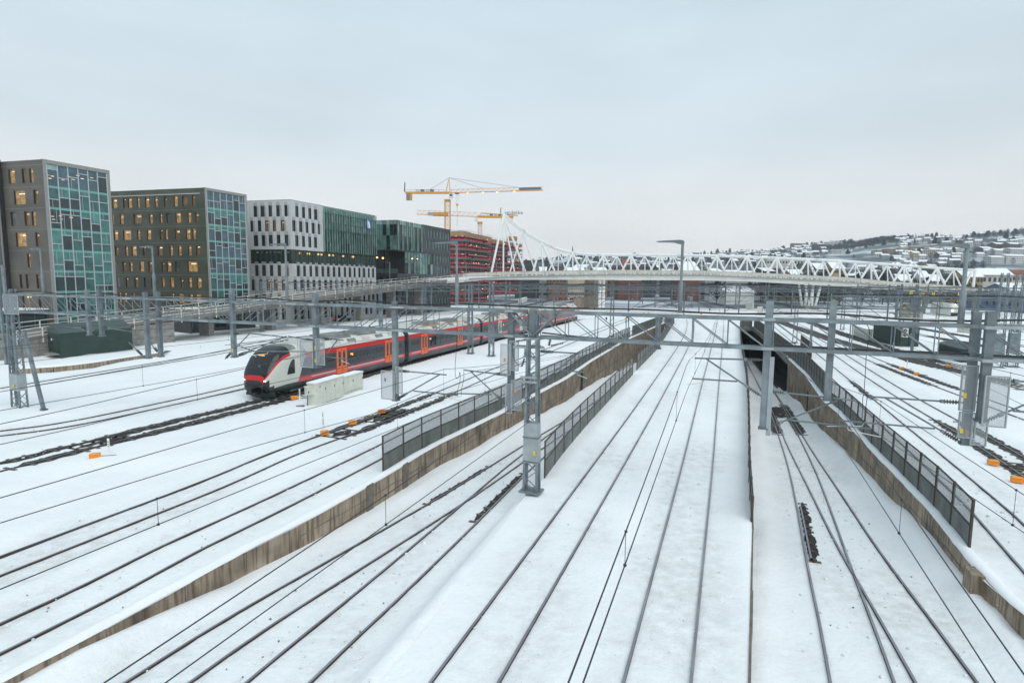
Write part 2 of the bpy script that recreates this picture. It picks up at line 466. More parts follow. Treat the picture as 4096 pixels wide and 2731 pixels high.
track('bare track with two orange switch machines', '0', S((4096, 1910), (3906, 1781), (3766, 1696), (3612, 1605), (3496, 1530), (3419, 1478), (3331, 1415), (3200, 1330), (3080, 1262)), 1)
track('track with a bare pair of dark rails in front of the container', '0', S((4096, 1680), (3960, 1628), (3724, 1540), (3513, 1459), (3380, 1400), (3290, 1350), (3100, 1268), (2960, 1222)), 1)
track('dark bare junction track before the green container', '0', S((4096, 1560), (3840, 1491), (3664, 1452), (3584, 1425), (3401, 1385), (3296, 1355), (3000, 1250), (2773, 1195), (2650, 1165)), 1)
track('track merging behind the green container', '0', S((3850, 1475), (3577, 1408), (3471, 1373), (3296, 1317), (3100, 1240), (2880, 1193), (2700, 1164)), 1)
track('bare track behind the container leading to the far train', '0', S((4096, 1388), (3833, 1343), (3678, 1317), (3300, 1248), (3000, 1193), (2760, 1160)), 1)
track('bare sidings between the container and the low green shed', '0', S((4096, 1425), (3857, 1372), (3678, 1343), (3400, 1282), (3100, 1216), (2900, 1178)), 1)
track('track on which the far train stands', '0', S((4096, 1330), (3900, 1296), (3700, 1268), (3400, 1225), (3100, 1186), (2900, 1165)), 1)

def offset_path(P, side, d):
    Q = []
    for i, p in enumerate(P):
        t = (P[min(i + 1, len(P) - 1)] - P[max(i - 1, 0)]); t.z = 0
        if t.length < 1e-6: t = Vector((0, 1, 0))
        t.normalize()
        if t.y < 0: t = -t
        Q.append(p + Vector((t.y, -t.x, 0)) * (side * d))
    return Q
RAILS = []
for lab, zone, P, side in TRACKS:
    RAILS.append((zone, P)); RAILS.append((zone, offset_path(P, side, 1.505)))

# numeric noise for the snow surface
def vnoise(x, y, seed=0):
    xi, yi = np.floor(x).astype(np.int64), np.floor(y).astype(np.int64)
    fx, fy = x - xi, y - yi
    fx, fy = fx * fx * (3 - 2 * fx), fy * fy * (3 - 2 * fy)
    def h(a, b):
        n = (a * 374761393 + b * 668265263 + seed * 1442695041) & 0x7fffffff
        n = ((n ^ (n >> 13)) * 1274126177) & 0x7fffffff
        return ((n ^ (n >> 16)) & 0xffff) / 65535.0
    return (h(xi, yi) * (1 - fx) + h(xi + 1, yi) * fx) * (1 - fy) + (h(xi, yi + 1) * (1 - fx) + h(xi + 1, yi + 1) * fx) * fy
def fbm(x, y, o=3, seed=0):
    s = 0; a = 1; t = 0
    for k in range(o):
        s = s + a * (vnoise(x * 2 ** k, y * 2 ** k, seed + k) - 0.5); t += a; a *= 0.5
    return s / t
rail_xy = np.array([(p.x, p.y) for _, P in RAILS for p in P if p.y < 150])
def rail_dist(xy):
    d = np.full(len(xy), 1e9)
    for i in range(0, len(xy), 1500):
        q = xy[i:i + 1500]
        d[i:i + 1500] = np.sqrt(((q[:, None, :] - rail_xy[None]) ** 2).sum(2).min(1))
    return d
def relief(xy, amp=1.0):
    """snow lumps: kept low along rails, soft drifts elsewhere"""
    x, y = xy[:, 0], xy[:, 1]
    d = rail_dist(xy)
    k = np.clip((d - 0.75) / 1.6, 0, 1)
    soft = fbm(x / 5.0, y / 5.0, 3, 1) * 0.42 + fbm(x / 1.1, y / 1.1, 3, 5) * 0.09
    ridge = np.exp(-((d - 1.55) / 0.35) ** 2) * (0.05 + 0.05 * fbm(x / 2, y / 2, 2, 9))
    rough = fbm(x / 0.4, y / 0.4, 2, 12) * 0.035 * (1 - k)
    return amp * ((soft + 0.05) * k + ridge + rough) - 0.012 * (1 - k), np.clip((d - 0.6) / 0.9, 0, 1), d
GV, GF, WEAR = [], [], []
def patch(xa, xb, ys, nx, zf, bank=None, pow_=1.0):
    """grid between two edge functions; zf(Y) base level; bank(frac, x, y) extra height"""
    base = sum(len(v) for v in GV)
    W = []
    for Y in ys:
        a, b = xa(Y), xb(Y)
        for i in range(nx + 1):
            t = (i / nx)
            t = t ** pow_ if pow_ > 0 else 1 - (1 - t) ** (-pow_)
            W.append((a + (b - a) * t, Y, zf(Y), i / nx, abs(b - a)))
    W = np.array(W)
    rl, clear, dd = relief(W[:, :2])
    sm = fbm(W[:, 0] / 2.3, W[:, 1] / 6.0, 3, 71)
    WEAR.append(np.clip(1.25 - dd / 1.15 + sm * 1.5, 0, 1) * np.clip(0.62 + sm * 1.6, 0.15, 1) * np.clip((dd - 0.02) / 0.1 + .5, 0, 1) + 0.35 * np.clip(fbm(W[:, 0] / 4, W[:, 1] / 9, 3, 77) * 5 - 0.9, 0, 1))
    z = W[:, 2] + rl
    # settle to the base level at the edges so that walls and patches meet
    eL = np.clip(W[:, 3] * W[:, 4] / 0.8, 0, 1); eR = np.clip((1 - W[:, 3]) * W[:, 4] / 0.8, 0, 1)
    z = W[:, 2] + (z - W[:, 2]) * np.minimum(eL, eR)
    if bank is not None: z = z + clear * bank(W[:, 3] * W[:, 4], (1 - W[:, 3]) * W[:, 4], W[:, 0], W[:, 1])
    GV.append(np.column_stack((W[:, 0], W[:, 1], z)))
    n = nx + 1
    for j in range(len(ys) - 1):
        for i in range(nx):
            GF.append((base + j * n + i, base + j * n + i + 1, base + (j + 1) * n + i + 1, base + (j + 1) * n + i))
def rows(y0, y1):
    ys, y = [], y0
    while y < y1 - 0.2:
        ys.append(y); y += max(0.32, 0.013 * y)
    return ys + [y1]
def bank_l(dl, dr, x, y):    # drift against the stained wall, slope from the middle snowfield
    dep = -np.interp(y, ZLY, ZLZ)
    a = np.exp(-(dl / 1.3) ** 2) * np.minimum(dep * np.maximum(np.clip(0.04 + (y - 24) / 60, 0.04, 0.42), np.clip((18.5 - y) / 4.5, 0, 1)), 0.75) * (0.9 + 0.9 * fbm(x / 3.5, y / 3.5, 2, 21))
    b = np.where(y < 27, np.exp(-(dr / 1.0) ** 2), np.exp(-(dr / 0.5) ** 2) * 0.4) * np.minimum(dep, 0.9)
    return np.maximum(a, 0) + b
def bank_r(dl, dr, x, y):
    a = np.exp(-(dr / 1.4) ** 2) * 0.55 * (0.8 + 0.8 * fbm(x / 3.2, y / 3.2, 2, 31))
    b = np.exp(-(dl / 0.8) ** 2) * 0.25 * (0.7 + 1.3 * fbm(x / 1.5, y / 1.5, 2, 33))
    return np.maximum(a, 0) + np.maximum(b, 0)
Z0 = lambda Y: 0.0
Y0 = 4.0
far_l = lambda Y: -30.0 - Y * 1.1
far_r = lambda Y: 25.0 + Y * 1.15
ysl, ysr = rows(Y0, YT_L), rows(Y0, YT_R)
patch(far_l, LW, ysl, 110, Z0, None, -2.0)
patch(LW, LF, ysl, 44, zl, bank_l)
patch(LF, RF, ysl, 46, Z0)
patch(RF, RW, ysr, 34, zr, bank_r)
patch(RW, far_r, ysr, 110, Z0, None, 2.0)
patch(RF, far_r, rows(YT_R, YT_L), 40, Z0)
# behind the tunnel mouths the snow closes over the tracks
patch(far_l, far_r, [YT_L + 4.0 * i for i in range(22)], 70, Z0)
V = np.concatenate(GV)
me = bpy.data.meshes.new('snow_ground')
me.from_pydata(V.tolist(), [], GF)
me.materials.append(M['snow'])
at_ = me.attributes.new('wear', 'FLOAT', 'POINT'); at_.data.foreach_set('value', np.concatenate(WEAR).astype(np.float32))
me.polygons.foreach_set("use_smooth", [True] * len(GF)); me.update()
tag(put('snow_ground', me), 'snow-covered ground of the railway yard', None, None, 'structure')

# trampled snow between the rails, bare ballast where the points are heated
def ribbon(name, P, w0, w1, z, m, jag=0.0, seed=0, parent=None, zf=None):
    mb = MB(); rng = random.Random(seed)
    A = offset_path(P, 1, w0); B = offset_path(P, 1, w1)
    for i in range(len(P)):
        ja, jb = rng.uniform(-jag, jag), rng.uniform(-jag, jag)
        e = min(i, len(P) - 1 - i) / max(2.0, len(P) * 0.10)
        if e < 1: ja = jb = -abs(w1 - w0) * 0.5 * (1 - e) + ja * e
        t = (B[i] - A[i]); t.normalize() if t.length else None
        a, b = A[i] - t * ja, B[i] + t * jb
        zq = zf or Z0
        mb.v += [(a.x, a.y, zq(a.y) + z), (b.x, b.y, zq(b.y) + z)]
    for i in range(len(P) - 1):
        mb.f.append((2 * i, 2 * i + 1, 2 * i + 3, 2 * i + 2)); mb.m.append(0)
    return mb.build(name, m, parent)
RP_PROF = [(-0.0365, -0.13), (-0.0365, 0.06), (0.0365, 0.06), (0.0365, -0.13)]
def rail_mesh(P, zone, parent, name='rail', lift=0.0, prof=RP_PROF):
    mb = MB(); rings = []
    for i, p in enumerate(P):
        t = (P[min(i + 1, len(P) - 1)] - P[max(i - 1, 0)]); t.z = 0; t.normalize()
        n = Vector((t.y, -t.x, 0))
        rings.append([(p.x + n.x * a, p.y + n.y * a, ZONE[zone](p.y + n.y * a) + lift + b) for a, b in prof])
    mb.loft(rings, close=False, caps=False, mats=lambda i, k: 1 if k == 1 else 0)
    return mb.build(name, [M['rail_side'], M['rail_top']], parent)
for k, (lab, zone, P, side) in enumerate(TRACKS):
    root = thing('railway_track', lab, 'railway track', P[0])
    Pn = [p for p in P if p.y < 330]
    rail_mesh(Pn, zone, root)
    rail_mesh(offset_path(Pn, side, 1.505), zone, root)
def sub(P, a, b):
    """stretch of a track between two sheet points' nearest path positions"""
    ia = min(range(len(P)), key=lambda i: (P[i].xy - a.xy).length); ib = min(range(len(P)), key=lambda i: (P[i].xy - b.xy).length)
    return P[min(ia, ib):max(ia, ib) + 1]
BARE = []
def bare(ti, a, b, w0, w1, zone='0', jag=0.16, sleepers=True):
    lab, z_, P, side = TRACKS[ti]
    Q = sub(P, g(*a, 0, zone), g(*b, 0, zone))
    if len(Q) < 2: return
    Q = dens(Q, 0.35)
    zf = ZONE[zone]
    if side < 0: w0, w1 = -w1, -w0
    BARE.append((Q, w0, w1, zone, jag, sleepers))
bare(2, (330, 1800), (1200, 1585), -0.5, 0.5); bare(2, (330, 1800), (1200, 1585), 1.0, 2.0); bare(2, (330, 1800), (560, 1745), 0.3, 1.2, jag=0.3); bare(2, (0, 1887), (420, 1778), -0.35, 0.45); bare(2, (0, 1887), (420, 1778), 1.1, 1.9); bare(2, (1100, 1610), (2320, 1280), -0.7, 2.3)
bare(1, (1250, 1740), (1765, 1563), -0.35, 0.30); bare(1, (1250, 1740), (1765, 1563), 1.2, 1.9)
bare(1, (1270, 1735), (1330, 1712), 0.2, 1.4, jag=0.3); bare(1, (1480, 1680), (1560, 1640), 0.2, 1.4, jag=0.3)
bare(12, (3400, 1520), (3490, 1592), -0.2, 0.25)
bare(13, (3740, 1680), (4096, 1910), -0.3, 0.35); bare(13, (3740, 1680), (4096, 1910), 1.15, 1.85)
bare(13, (4020, 1850), (4096, 1905), 0.1, 1.3, jag=0.3)
bare(14, (3500, 1455), (3730, 1545), -0.35, 0.4); bare(14, (3500, 1455), (3790, 1560), 1.1, 1.9)
bare(15, (2900, 1225), (4096, 1560), -0.6, 2.2, jag=0.35); bare(16, (3100, 1240), (3850, 1475), -0.5, 2.0, jag=0.35)
bare(17, (2900, 1180), (4096, 1388), -0.3, 1.9, jag=0.5); bare(18, (3678, 1343), (3900, 1385), -0.3, 1.9, jag=0.4)
bare(4, (900, 1404), (1900, 1236), -0.3, 0.5, jag=0.3); bare(5, (1300, 1335), (2250, 1190), -0.3, 0.5, jag=0.3)
bare(3, (2100, 1245), (2450, 1168), -0.5, 2.0, jag=0.4)
bare(6, (1705, 2020), (1960, 1865), -0.22, 0.06, 'l', 0.05); bare(7, (1925, 2075), (2103, 1895), 0.02, 0.34, 'l', 0.06)
bare(10, (3070, 1620), (3130, 1745), -0.42, 0.42, 'r', 0.12); bare(11, (3125, 1620), (3215, 1745), -0.42, 0.42, 'r', 0.12)
bare(10, (3070, 1620), (3090, 1670), 0.2, 1.5, 'r', 0.25)
bare(10, (3186, 2015), (3250, 2250), 0.15, 0.45, 'r', 0.10)
for k, (Q, w0, w1, zone, jag, sl) in enumerate(BARE):
    zf = ZONE[zone]
    o = ribbon('ballast', Q, w0, w1, 0.022, M['ballast'], jag, 300 + k, None, zf)
    tag(o, 'bare dark ballast along a cleared stretch of track', None, None, 'stuff')
    if Q[0].y < 60 and sl:
        mb = MB()
        A, B = offset_path(Q, 1, w0), offset_path(Q, 1, w1)
        for i in range(0, len(Q), 2):
            d = (B[i] - A[i]).normalized()
            p, q = A[i] - d * 0.06, B[i] + d * 0.06
            zz = zf(Q[i].y) + 0.014
            mb.bar((p.x, p.y, zz), (q.x, q.y, zz), 0.16, 0.03)
        tag(mb.build('track_sleepers', M['sleeper']), 'sleeper ends showing through the melted snow', None, None, 'stuff')
# check rail with its chairs in the cutting
def check_rail():
    Q = sub(TRACKS[10][2], g(*px('L3', (700, 490))[0], 0, 'r'), g(*px('L3', (785, 840))[0], 0, 'r'))
    root = thing('check_rail', 'short rusty check rail with a row of chairs beside the cutting track', 'check rail', Q[0])
    rail_mesh(offset_path(Q, 1, 0.16), 'r', root, 'guard_bar', 0.06)
    for p in offset_path(dens(Q, 0.62)[::1], 1, 0.26)[:14]:
        mb = MB(); z = zr(p.y); mb.box((p.x, p.y, z + 0.05), (0.14, 0.16, 0.14), 0.2); mb.build('chair', M['rust'], root)
check_rail()

# clods of thrown snow and grit along the tracks, old footprints
def clods():
    rng = random.Random(3)
    mb, md = MB(), MB()
    for zone, P in RAILS:
        for i in range(len(P) - 1):
            y = P[i].y
            if y > 62 or y < 5: continue
            n = 3 if y < 40 else 1
            for _ in range(n):
                if rng.random() > 0.55: continue
                p = P[i].lerp(P[i + 1], rng.random())
                off = rng.gauss(0, 0.75)
                x, yy = p.x + off, p.y + rng.uniform(-.2, .2)
                z = ZONE[zone](yy) + 0.015
                r = rng.uniform(0.015, 0.05) * (1.9 if rng.random() < 0.08 else 1)
                tgt = md if rng.random() < 0.12 else mb
                tgt.ball((x, yy, z), r * (0.7 if tgt is md else 1), 5, 3, 0, 0.75)
    tag(mb.build('snow_clods', M['clod']), 'small clods of thrown snow scattered along the rails', None, None, 'stuff')
    tag(md.build('dark_clods', M['grit']), 'dark bits of grit and ice scattered on the snow', None, None, 'stuff')
clods()
# ================================================================== RETAINING WALLS, TUNNEL MOUTHS, FENCES
def wall_path(fn, y0, y1, step=2.4):
    P, y = [], y0
    while y < y1:
        P.append(Vector((fn(y), y, 0)))
        d = Vector((fn(y + 0.5) - fn(y), 0.5, 0)).normalized()
        y += step * d.y
    P.append(Vector((fn(y1), y1, 0)))
    return P
def retaining_wall(name, label, fn, y0, y1, zf, back, th=0.35, top=0.05, m='wall', snow=True, seed=1):
    """cast panels side by side; BACK = -1 or 1: the side (in x) the earth lies on; the face stands on the path"""
    P = wall_path(fn, y0, y1); rng = random.Random(seed)
    root = thing(name, label, 'retaining wall', P[0])
    for a, b in zip(P, P[1:]):
        d = (b - a).normalized(); n = Vector((-d.y, d.x, 0))
        if n.x * back < 0: n = -n
        off = rng.uniform(-0.012, 0.012)
        a2, b2 = a + d * 0.012, b - d * 0.012
        za, zb = zf(a.y) - 0.6, zf(b.y) - 0.6
        t = top + rng.uniform(-0.015, 0.015)
        pts = []
        for z0, z1 in ((za, zb),):
            pts += [a2 + n * off + Vector((0, 0, z0)), b2 + n * off + Vector((0, 0, z1)), b2 + n * th + Vector((0, 0, z1)), a2 + n * th + Vector((0, 0, z0))]
        pts += [a2 + n * off + Vector((0, 0, t)), b2 + n * off + Vector((0, 0, t)), b2 + n * th + Vector((0, 0, t)), a2 + n * th + Vector((0, 0, t))]
        mb = MB(); mb.hexa(pts); mb.build('wall_panel', M[m], root)
        # formwork joint: a thin board line proud of the face
        if (zf(a.y)) < -0.9:
            mb = MB(); zz = (zf(a.y) + t) / 2
            f = -n * 0.004
            mb.bar(a2 + f + Vector((0, 0, zz)), b2 + f + Vector((0, 0, zz)), 0.012, 0.03); mb.build('pour_joint', M['slab'], root)
    if snow:
        mb = MB(); rings = []
        Q = dens(P, 0.5)
        for i, p in enumerate(Q):
            d = (Q[min(i + 1, len(Q) - 1)] - Q[max(i - 1, 0)]).normalized(); n = Vector((-d.y, d.x, 0))
            if n.x * back < 0: n = -n
            w = 0.05 + 0.05 * rng.random(); h = (0.09 + 0.05 * rng.random()) * min(1.0, 0.4 + max(0.0, p.y - P[0].y - 3) / 4)
            rings.append([p - n * (w - 0.03) + Vector((0, 0, top + 0.004)), p - n * (w - 0.05) + Vector((0, 0, top + h * 0.75)), p + n * 0.22 + Vector((0, 0, top + h * 1.1)),
                          p + n * 0.34 + Vector((0, 0, top + h * 0.8)), p + n * 0.5 + Vector((0, 0, -0.05))])
        mb.loft(rings, close=False, caps=False)
        mb.build('snow_cap', M['snow_roof'], root, True)
    return root
lw = retaining_wall('retaining_wall', 'long brown-stained concrete wall above the sunken tracks, growing taller towards the underpass', LW, LW_Y0 - 3.0, YT_L, zl, -1, seed=2)
retaining_wall('retaining_wall', 'grey concrete wall carrying the middle snowfield, mostly hidden behind its mesh fence', LF, 27.5, YT_L, zl, 1, m='concrete', top=-0.03, snow=False, seed=3)
YO = 72.0       # beyond this the cutting wall opens into a dark side tunnel under a coping beam
rwl = retaining_wall('retaining_wall', 'brown-stained concrete wall of the cutting with the check rail, fence on top', RW, 12.0, YO, zr, 1, seed=4)
for nm, dx, z0, z1, mm in (('coping_beam', 0.0, None, 0.05, 'concrete'), ('opening_shade_panel', 3.5, -9, -0.5, 'dark')):  # side opening backed by black panels, its deep shade put into their colour
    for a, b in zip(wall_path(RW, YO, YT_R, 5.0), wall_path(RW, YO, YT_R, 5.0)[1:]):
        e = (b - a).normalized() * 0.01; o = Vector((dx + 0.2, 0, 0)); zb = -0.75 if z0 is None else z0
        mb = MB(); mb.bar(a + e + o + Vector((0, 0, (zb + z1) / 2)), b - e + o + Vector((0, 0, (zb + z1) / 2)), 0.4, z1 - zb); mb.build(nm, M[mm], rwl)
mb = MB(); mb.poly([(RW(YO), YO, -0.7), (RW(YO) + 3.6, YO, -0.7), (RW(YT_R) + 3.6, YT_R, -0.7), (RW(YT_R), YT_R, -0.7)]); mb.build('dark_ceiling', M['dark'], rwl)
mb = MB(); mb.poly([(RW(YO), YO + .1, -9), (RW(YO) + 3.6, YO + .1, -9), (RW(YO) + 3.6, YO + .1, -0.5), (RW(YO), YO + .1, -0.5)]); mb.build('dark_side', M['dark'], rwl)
mb = MB(); mb.box((RW(YT_R) + 2.0, YT_R + .35, -4.8), (4.6, .5, 8.6)); mb.build('dark_end', M['dark'], rwl)  # black end wall added to close the gap to the sky
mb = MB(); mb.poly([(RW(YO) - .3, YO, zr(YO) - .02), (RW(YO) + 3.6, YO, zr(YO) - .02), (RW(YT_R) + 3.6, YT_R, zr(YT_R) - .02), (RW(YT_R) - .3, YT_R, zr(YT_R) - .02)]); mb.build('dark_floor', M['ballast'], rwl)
retaining_wall('retaining_wall', 'thin slab wall edging the middle snowfield above the cutting', RF, 8.0, YT_R, zr, -1, th=0.07, m='slab', top=0.035, snow=False, seed=5)
# buttresses, and flat near-black panels that paint in the shade of recesses
def buttress_or_shade_panel(root, fn, Y, w, zf, back, out=0.06, m='wall', top=0.1):
    d = Vector((fn(Y + w) - fn(Y), w, 0)).normalized(); n = Vector((-d.y, d.x, 0))
    if n.x * back < 0: n = -n
    a, b = Vector((fn(Y), Y, 0)), Vector((fn(Y), Y, 0)) + d * w
    z0 = zf(Y) - 0.5; mb = MB()
    pts = [q + Vector((0, 0, z)) for z in (z0, top) for q in (a - n * out, b - n * out, b + n * 0.3, a + n * 0.3)]
    mb.hexa(pts); mb.build('buttress_or_shade_panel', M[m], root)
for u, v in px('L2', (165, 385)) + px('L4', (880, 1150)): buttress_or_shade_panel(lw, LW, g(u, v).y, 0.55, zl, -1, 0.05, 'slab')
buttress_or_shade_panel(lw, LW, g(*px('M8', (975, 285))[0]).y, 1.3, zl, -1, 0.01, 'dark', -0.25)  # door recess as a flat black panel, shade painted in
buttress_or_shade_panel(rwl, RW, g(*px('L3', (1820, 940))[0]).y, 0.75, zr, 1, 0.28, 'wall', 0.1)
buttress_or_shade_panel(rwl, RW, g(*px('M7', (1520, 70))[0]).y, 0.8, zr, 1, 0.012, 'dark', -1.0)  # no real hollow here: the recess shade is the panel's own black

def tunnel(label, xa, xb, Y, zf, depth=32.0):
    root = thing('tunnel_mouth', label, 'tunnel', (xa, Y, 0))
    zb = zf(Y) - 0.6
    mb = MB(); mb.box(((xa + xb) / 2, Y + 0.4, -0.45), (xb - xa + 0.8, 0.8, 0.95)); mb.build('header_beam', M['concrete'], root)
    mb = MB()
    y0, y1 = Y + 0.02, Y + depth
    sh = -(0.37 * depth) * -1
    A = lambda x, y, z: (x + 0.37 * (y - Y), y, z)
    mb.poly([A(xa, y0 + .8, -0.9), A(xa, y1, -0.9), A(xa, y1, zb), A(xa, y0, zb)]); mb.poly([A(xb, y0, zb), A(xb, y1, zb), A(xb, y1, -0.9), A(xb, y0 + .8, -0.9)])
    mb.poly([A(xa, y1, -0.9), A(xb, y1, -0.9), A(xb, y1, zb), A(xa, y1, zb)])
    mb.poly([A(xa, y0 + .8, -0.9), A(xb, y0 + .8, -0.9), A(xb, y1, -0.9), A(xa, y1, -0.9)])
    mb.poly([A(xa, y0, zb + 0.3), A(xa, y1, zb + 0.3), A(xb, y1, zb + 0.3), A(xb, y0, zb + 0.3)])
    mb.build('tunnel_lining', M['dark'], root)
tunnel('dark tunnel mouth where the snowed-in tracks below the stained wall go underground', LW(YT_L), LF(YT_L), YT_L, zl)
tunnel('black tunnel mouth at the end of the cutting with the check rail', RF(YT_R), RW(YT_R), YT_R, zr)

def fence(label, P, height=1.86, solid=0.47, upper='netting', step=2.0, sink=0.12, lean=0.0, m='panel', endy=None):
    """posts, a solid lower panel and an upper mesh panel in every bay; P runs along the foot"""
    Q = dens(P, 0.25)
    pts, acc = [Q[0]], 0.0
    for a, b in zip(Q, Q[1:]):
        acc += (b - a).length
        if acc >= step: pts.append(b); acc = 0.0
    root = thing('fence', label, 'fence', pts[0])
    for i, p in enumerate(pts):
        mb = MB(); mb.bar(p + Vector((0, 0, -sink)), p + Vector((lean, 0, height)), 0.075, 0.075, side=(1, 0, 0)); mb.build('post', M['rust'], root)
    for a, b in zip(pts, pts[1:]):
        d = (b - a).normalized()
        L = lambda z: Vector((lean * z / height, 0, z))
        e = d * 0.04
        zs, zt = height * solid, height - 0.05
        mb = MB(); mb.bar(a + e + L((zs - sink) / 2), b - e + L((zs - sink) / 2), 0.03, zs + sink - 0.04); mb.build('lower_panel', M[m], root)
        mb = MB(); mb.bar(a + e + L((zs + zt) / 2), b - e + L((zs + zt) / 2), 0.012, zt - zs - 0.03); mb.build('mesh_panel' if upper == 'netting' else 'upper_panel', M[upper], root)
        mb = MB(); mb.bar(a + e + L(zs), b - e + L(zs), 0.055, 0.05); mb.build('middle_rail', M['rust'], root)
        mb = MB(); mb.bar(a + e + L(zt + 0.012), b - e + L(zt + 0.012), 0.06, 0.045); mb.build('top_rail', M['rust'], root)
    return root
yA = g(*px('L4', (480, 1230))[0]).y
fl = [Vector((LW(y) - 0.42, y, 0.06)) for y in np.linspace(yA, 100, 60)]
fence('fence of mesh over grey panels along the top of the brown-stained wall', fl)
fence('solid grey-green panel fence closing the far end of the stained wall at the underpass', [Vector((LW(y) - 0.42, y, 0.06)) for y in np.linspace(100.5, YT_L + 1, 20)], 1.9, 0.5, 'panel', 2.2)
fl = [Vector((LF(y) + 0.02, y, 0.0)) for y in np.linspace(g(*px('M8', (620, 1258))[0]).y, YT_L, 70)]
fence('fence of mesh over graffiti-scratched grey panels beside the lattice mast', fl[:22])
fence('leaning grey panel fence between the middle snowfield and the underpass', fl[22:], 1.8, 0.5, 'panel', 2.4)
yB = g(*px('L3', (1735, 765))[0]).y
fr = [Vector((RW(y) + 0.32, y, 0.06)) for y in np.linspace(yB, YT_R + 0.5, 80)]
fence('fence of mesh over grey panels along the cutting wall, nearer stretch', fr[:20])
fence('fence of plain grey sheets along the cutting wall, farther stretch', fr[20:], 1.95, 0.5, 'panel', 2.0)
yC = g(*px('L3', (432, 590))[0]).y
ff = [Vector((RF(y) - 0.10, y, 0.0)) for y in np.linspace(yC, YT_R, 70)]
fence('narrow brown-framed fence seen edge-on along the slab wall of the cutting', ff, 1.1, 0.55, 'panel', 2.2)
mb = MB(); c = Vector(((RF(YT_R) + RW(YT_R)) / 2, YT_R + 0.3, 0.95)); mb.box((c.x, c.y, c.z), (RW(YT_R) - RF(YT_R), 0.06, 1.8)); 
tag(mb.build('parapet_screen', M['panel']), 'grey panel screen above the black tunnel mouth of the cutting', 'screen')
mb = MB(); c = Vector(((LW(YT_L) + LF(YT_L)) / 2, YT_L + 0.3, 0.9)); mb.box((c.x, c.y, c.z), (LF(YT_L) - LW(YT_L), 0.06, 1.7))
tag(mb.build('parapet_screen', M['panel']), 'grey panel screen above the underpass tunnel of the snowed-in tracks', 'screen')
# rusty sheet beside the cutting fence
q0, q1 = g(*px('Z4', (858, 400))[0]), g(*px('Z4', (985, 520))[0])
mb = MB(); mb.bar(q0 + Vector((0, 0, 1.0)), q1 + Vector((0, 0, 1.0)), 0.05, 2.0); tag(mb.build('steel_sheet', M['rust']), 'upright rusty brown steel sheet behind the cutting fence', 'steel sheet')
# a low concrete platform edge beyond the left-hand yard
pe = gs(px('A3', (-500, 1120), (150, 1075), (500, 1040), (830, 1000), (1400, 905), (2140, 790)))
root = thing('platform_edge', 'low concrete platform edge of cast blocks half buried in snow', 'platform', pe[0])
Q = dens(pe, 2.6)
for a, b in zip(Q, Q[1:]):
    d = (b - a).normalized(); mb = MB()
    mb.bar(a + d * 0.02 + Vector((0, 0, 0.22)), b - d * 0.02 + Vector((0, 0, 0.22)), 0.3, 0.6); mb.build('edge_block', M['wall'], root)
mb = MB(); rings = []
for i, p in enumerate(dens(pe, 0.7)):
    rings.append([p + Vector((0.16, -0.02, 0.525)), p + Vector((0.1, 0.05, 0.60 + 0.04 * random.random())), p + Vector((-0.4, 1.2, 0.62)), p + Vector((-1.6, 4.6, 0.10))])
mb.loft(rings, close=False, caps=False); mb.build('snow_cover', M['snow_roof'], root, True)
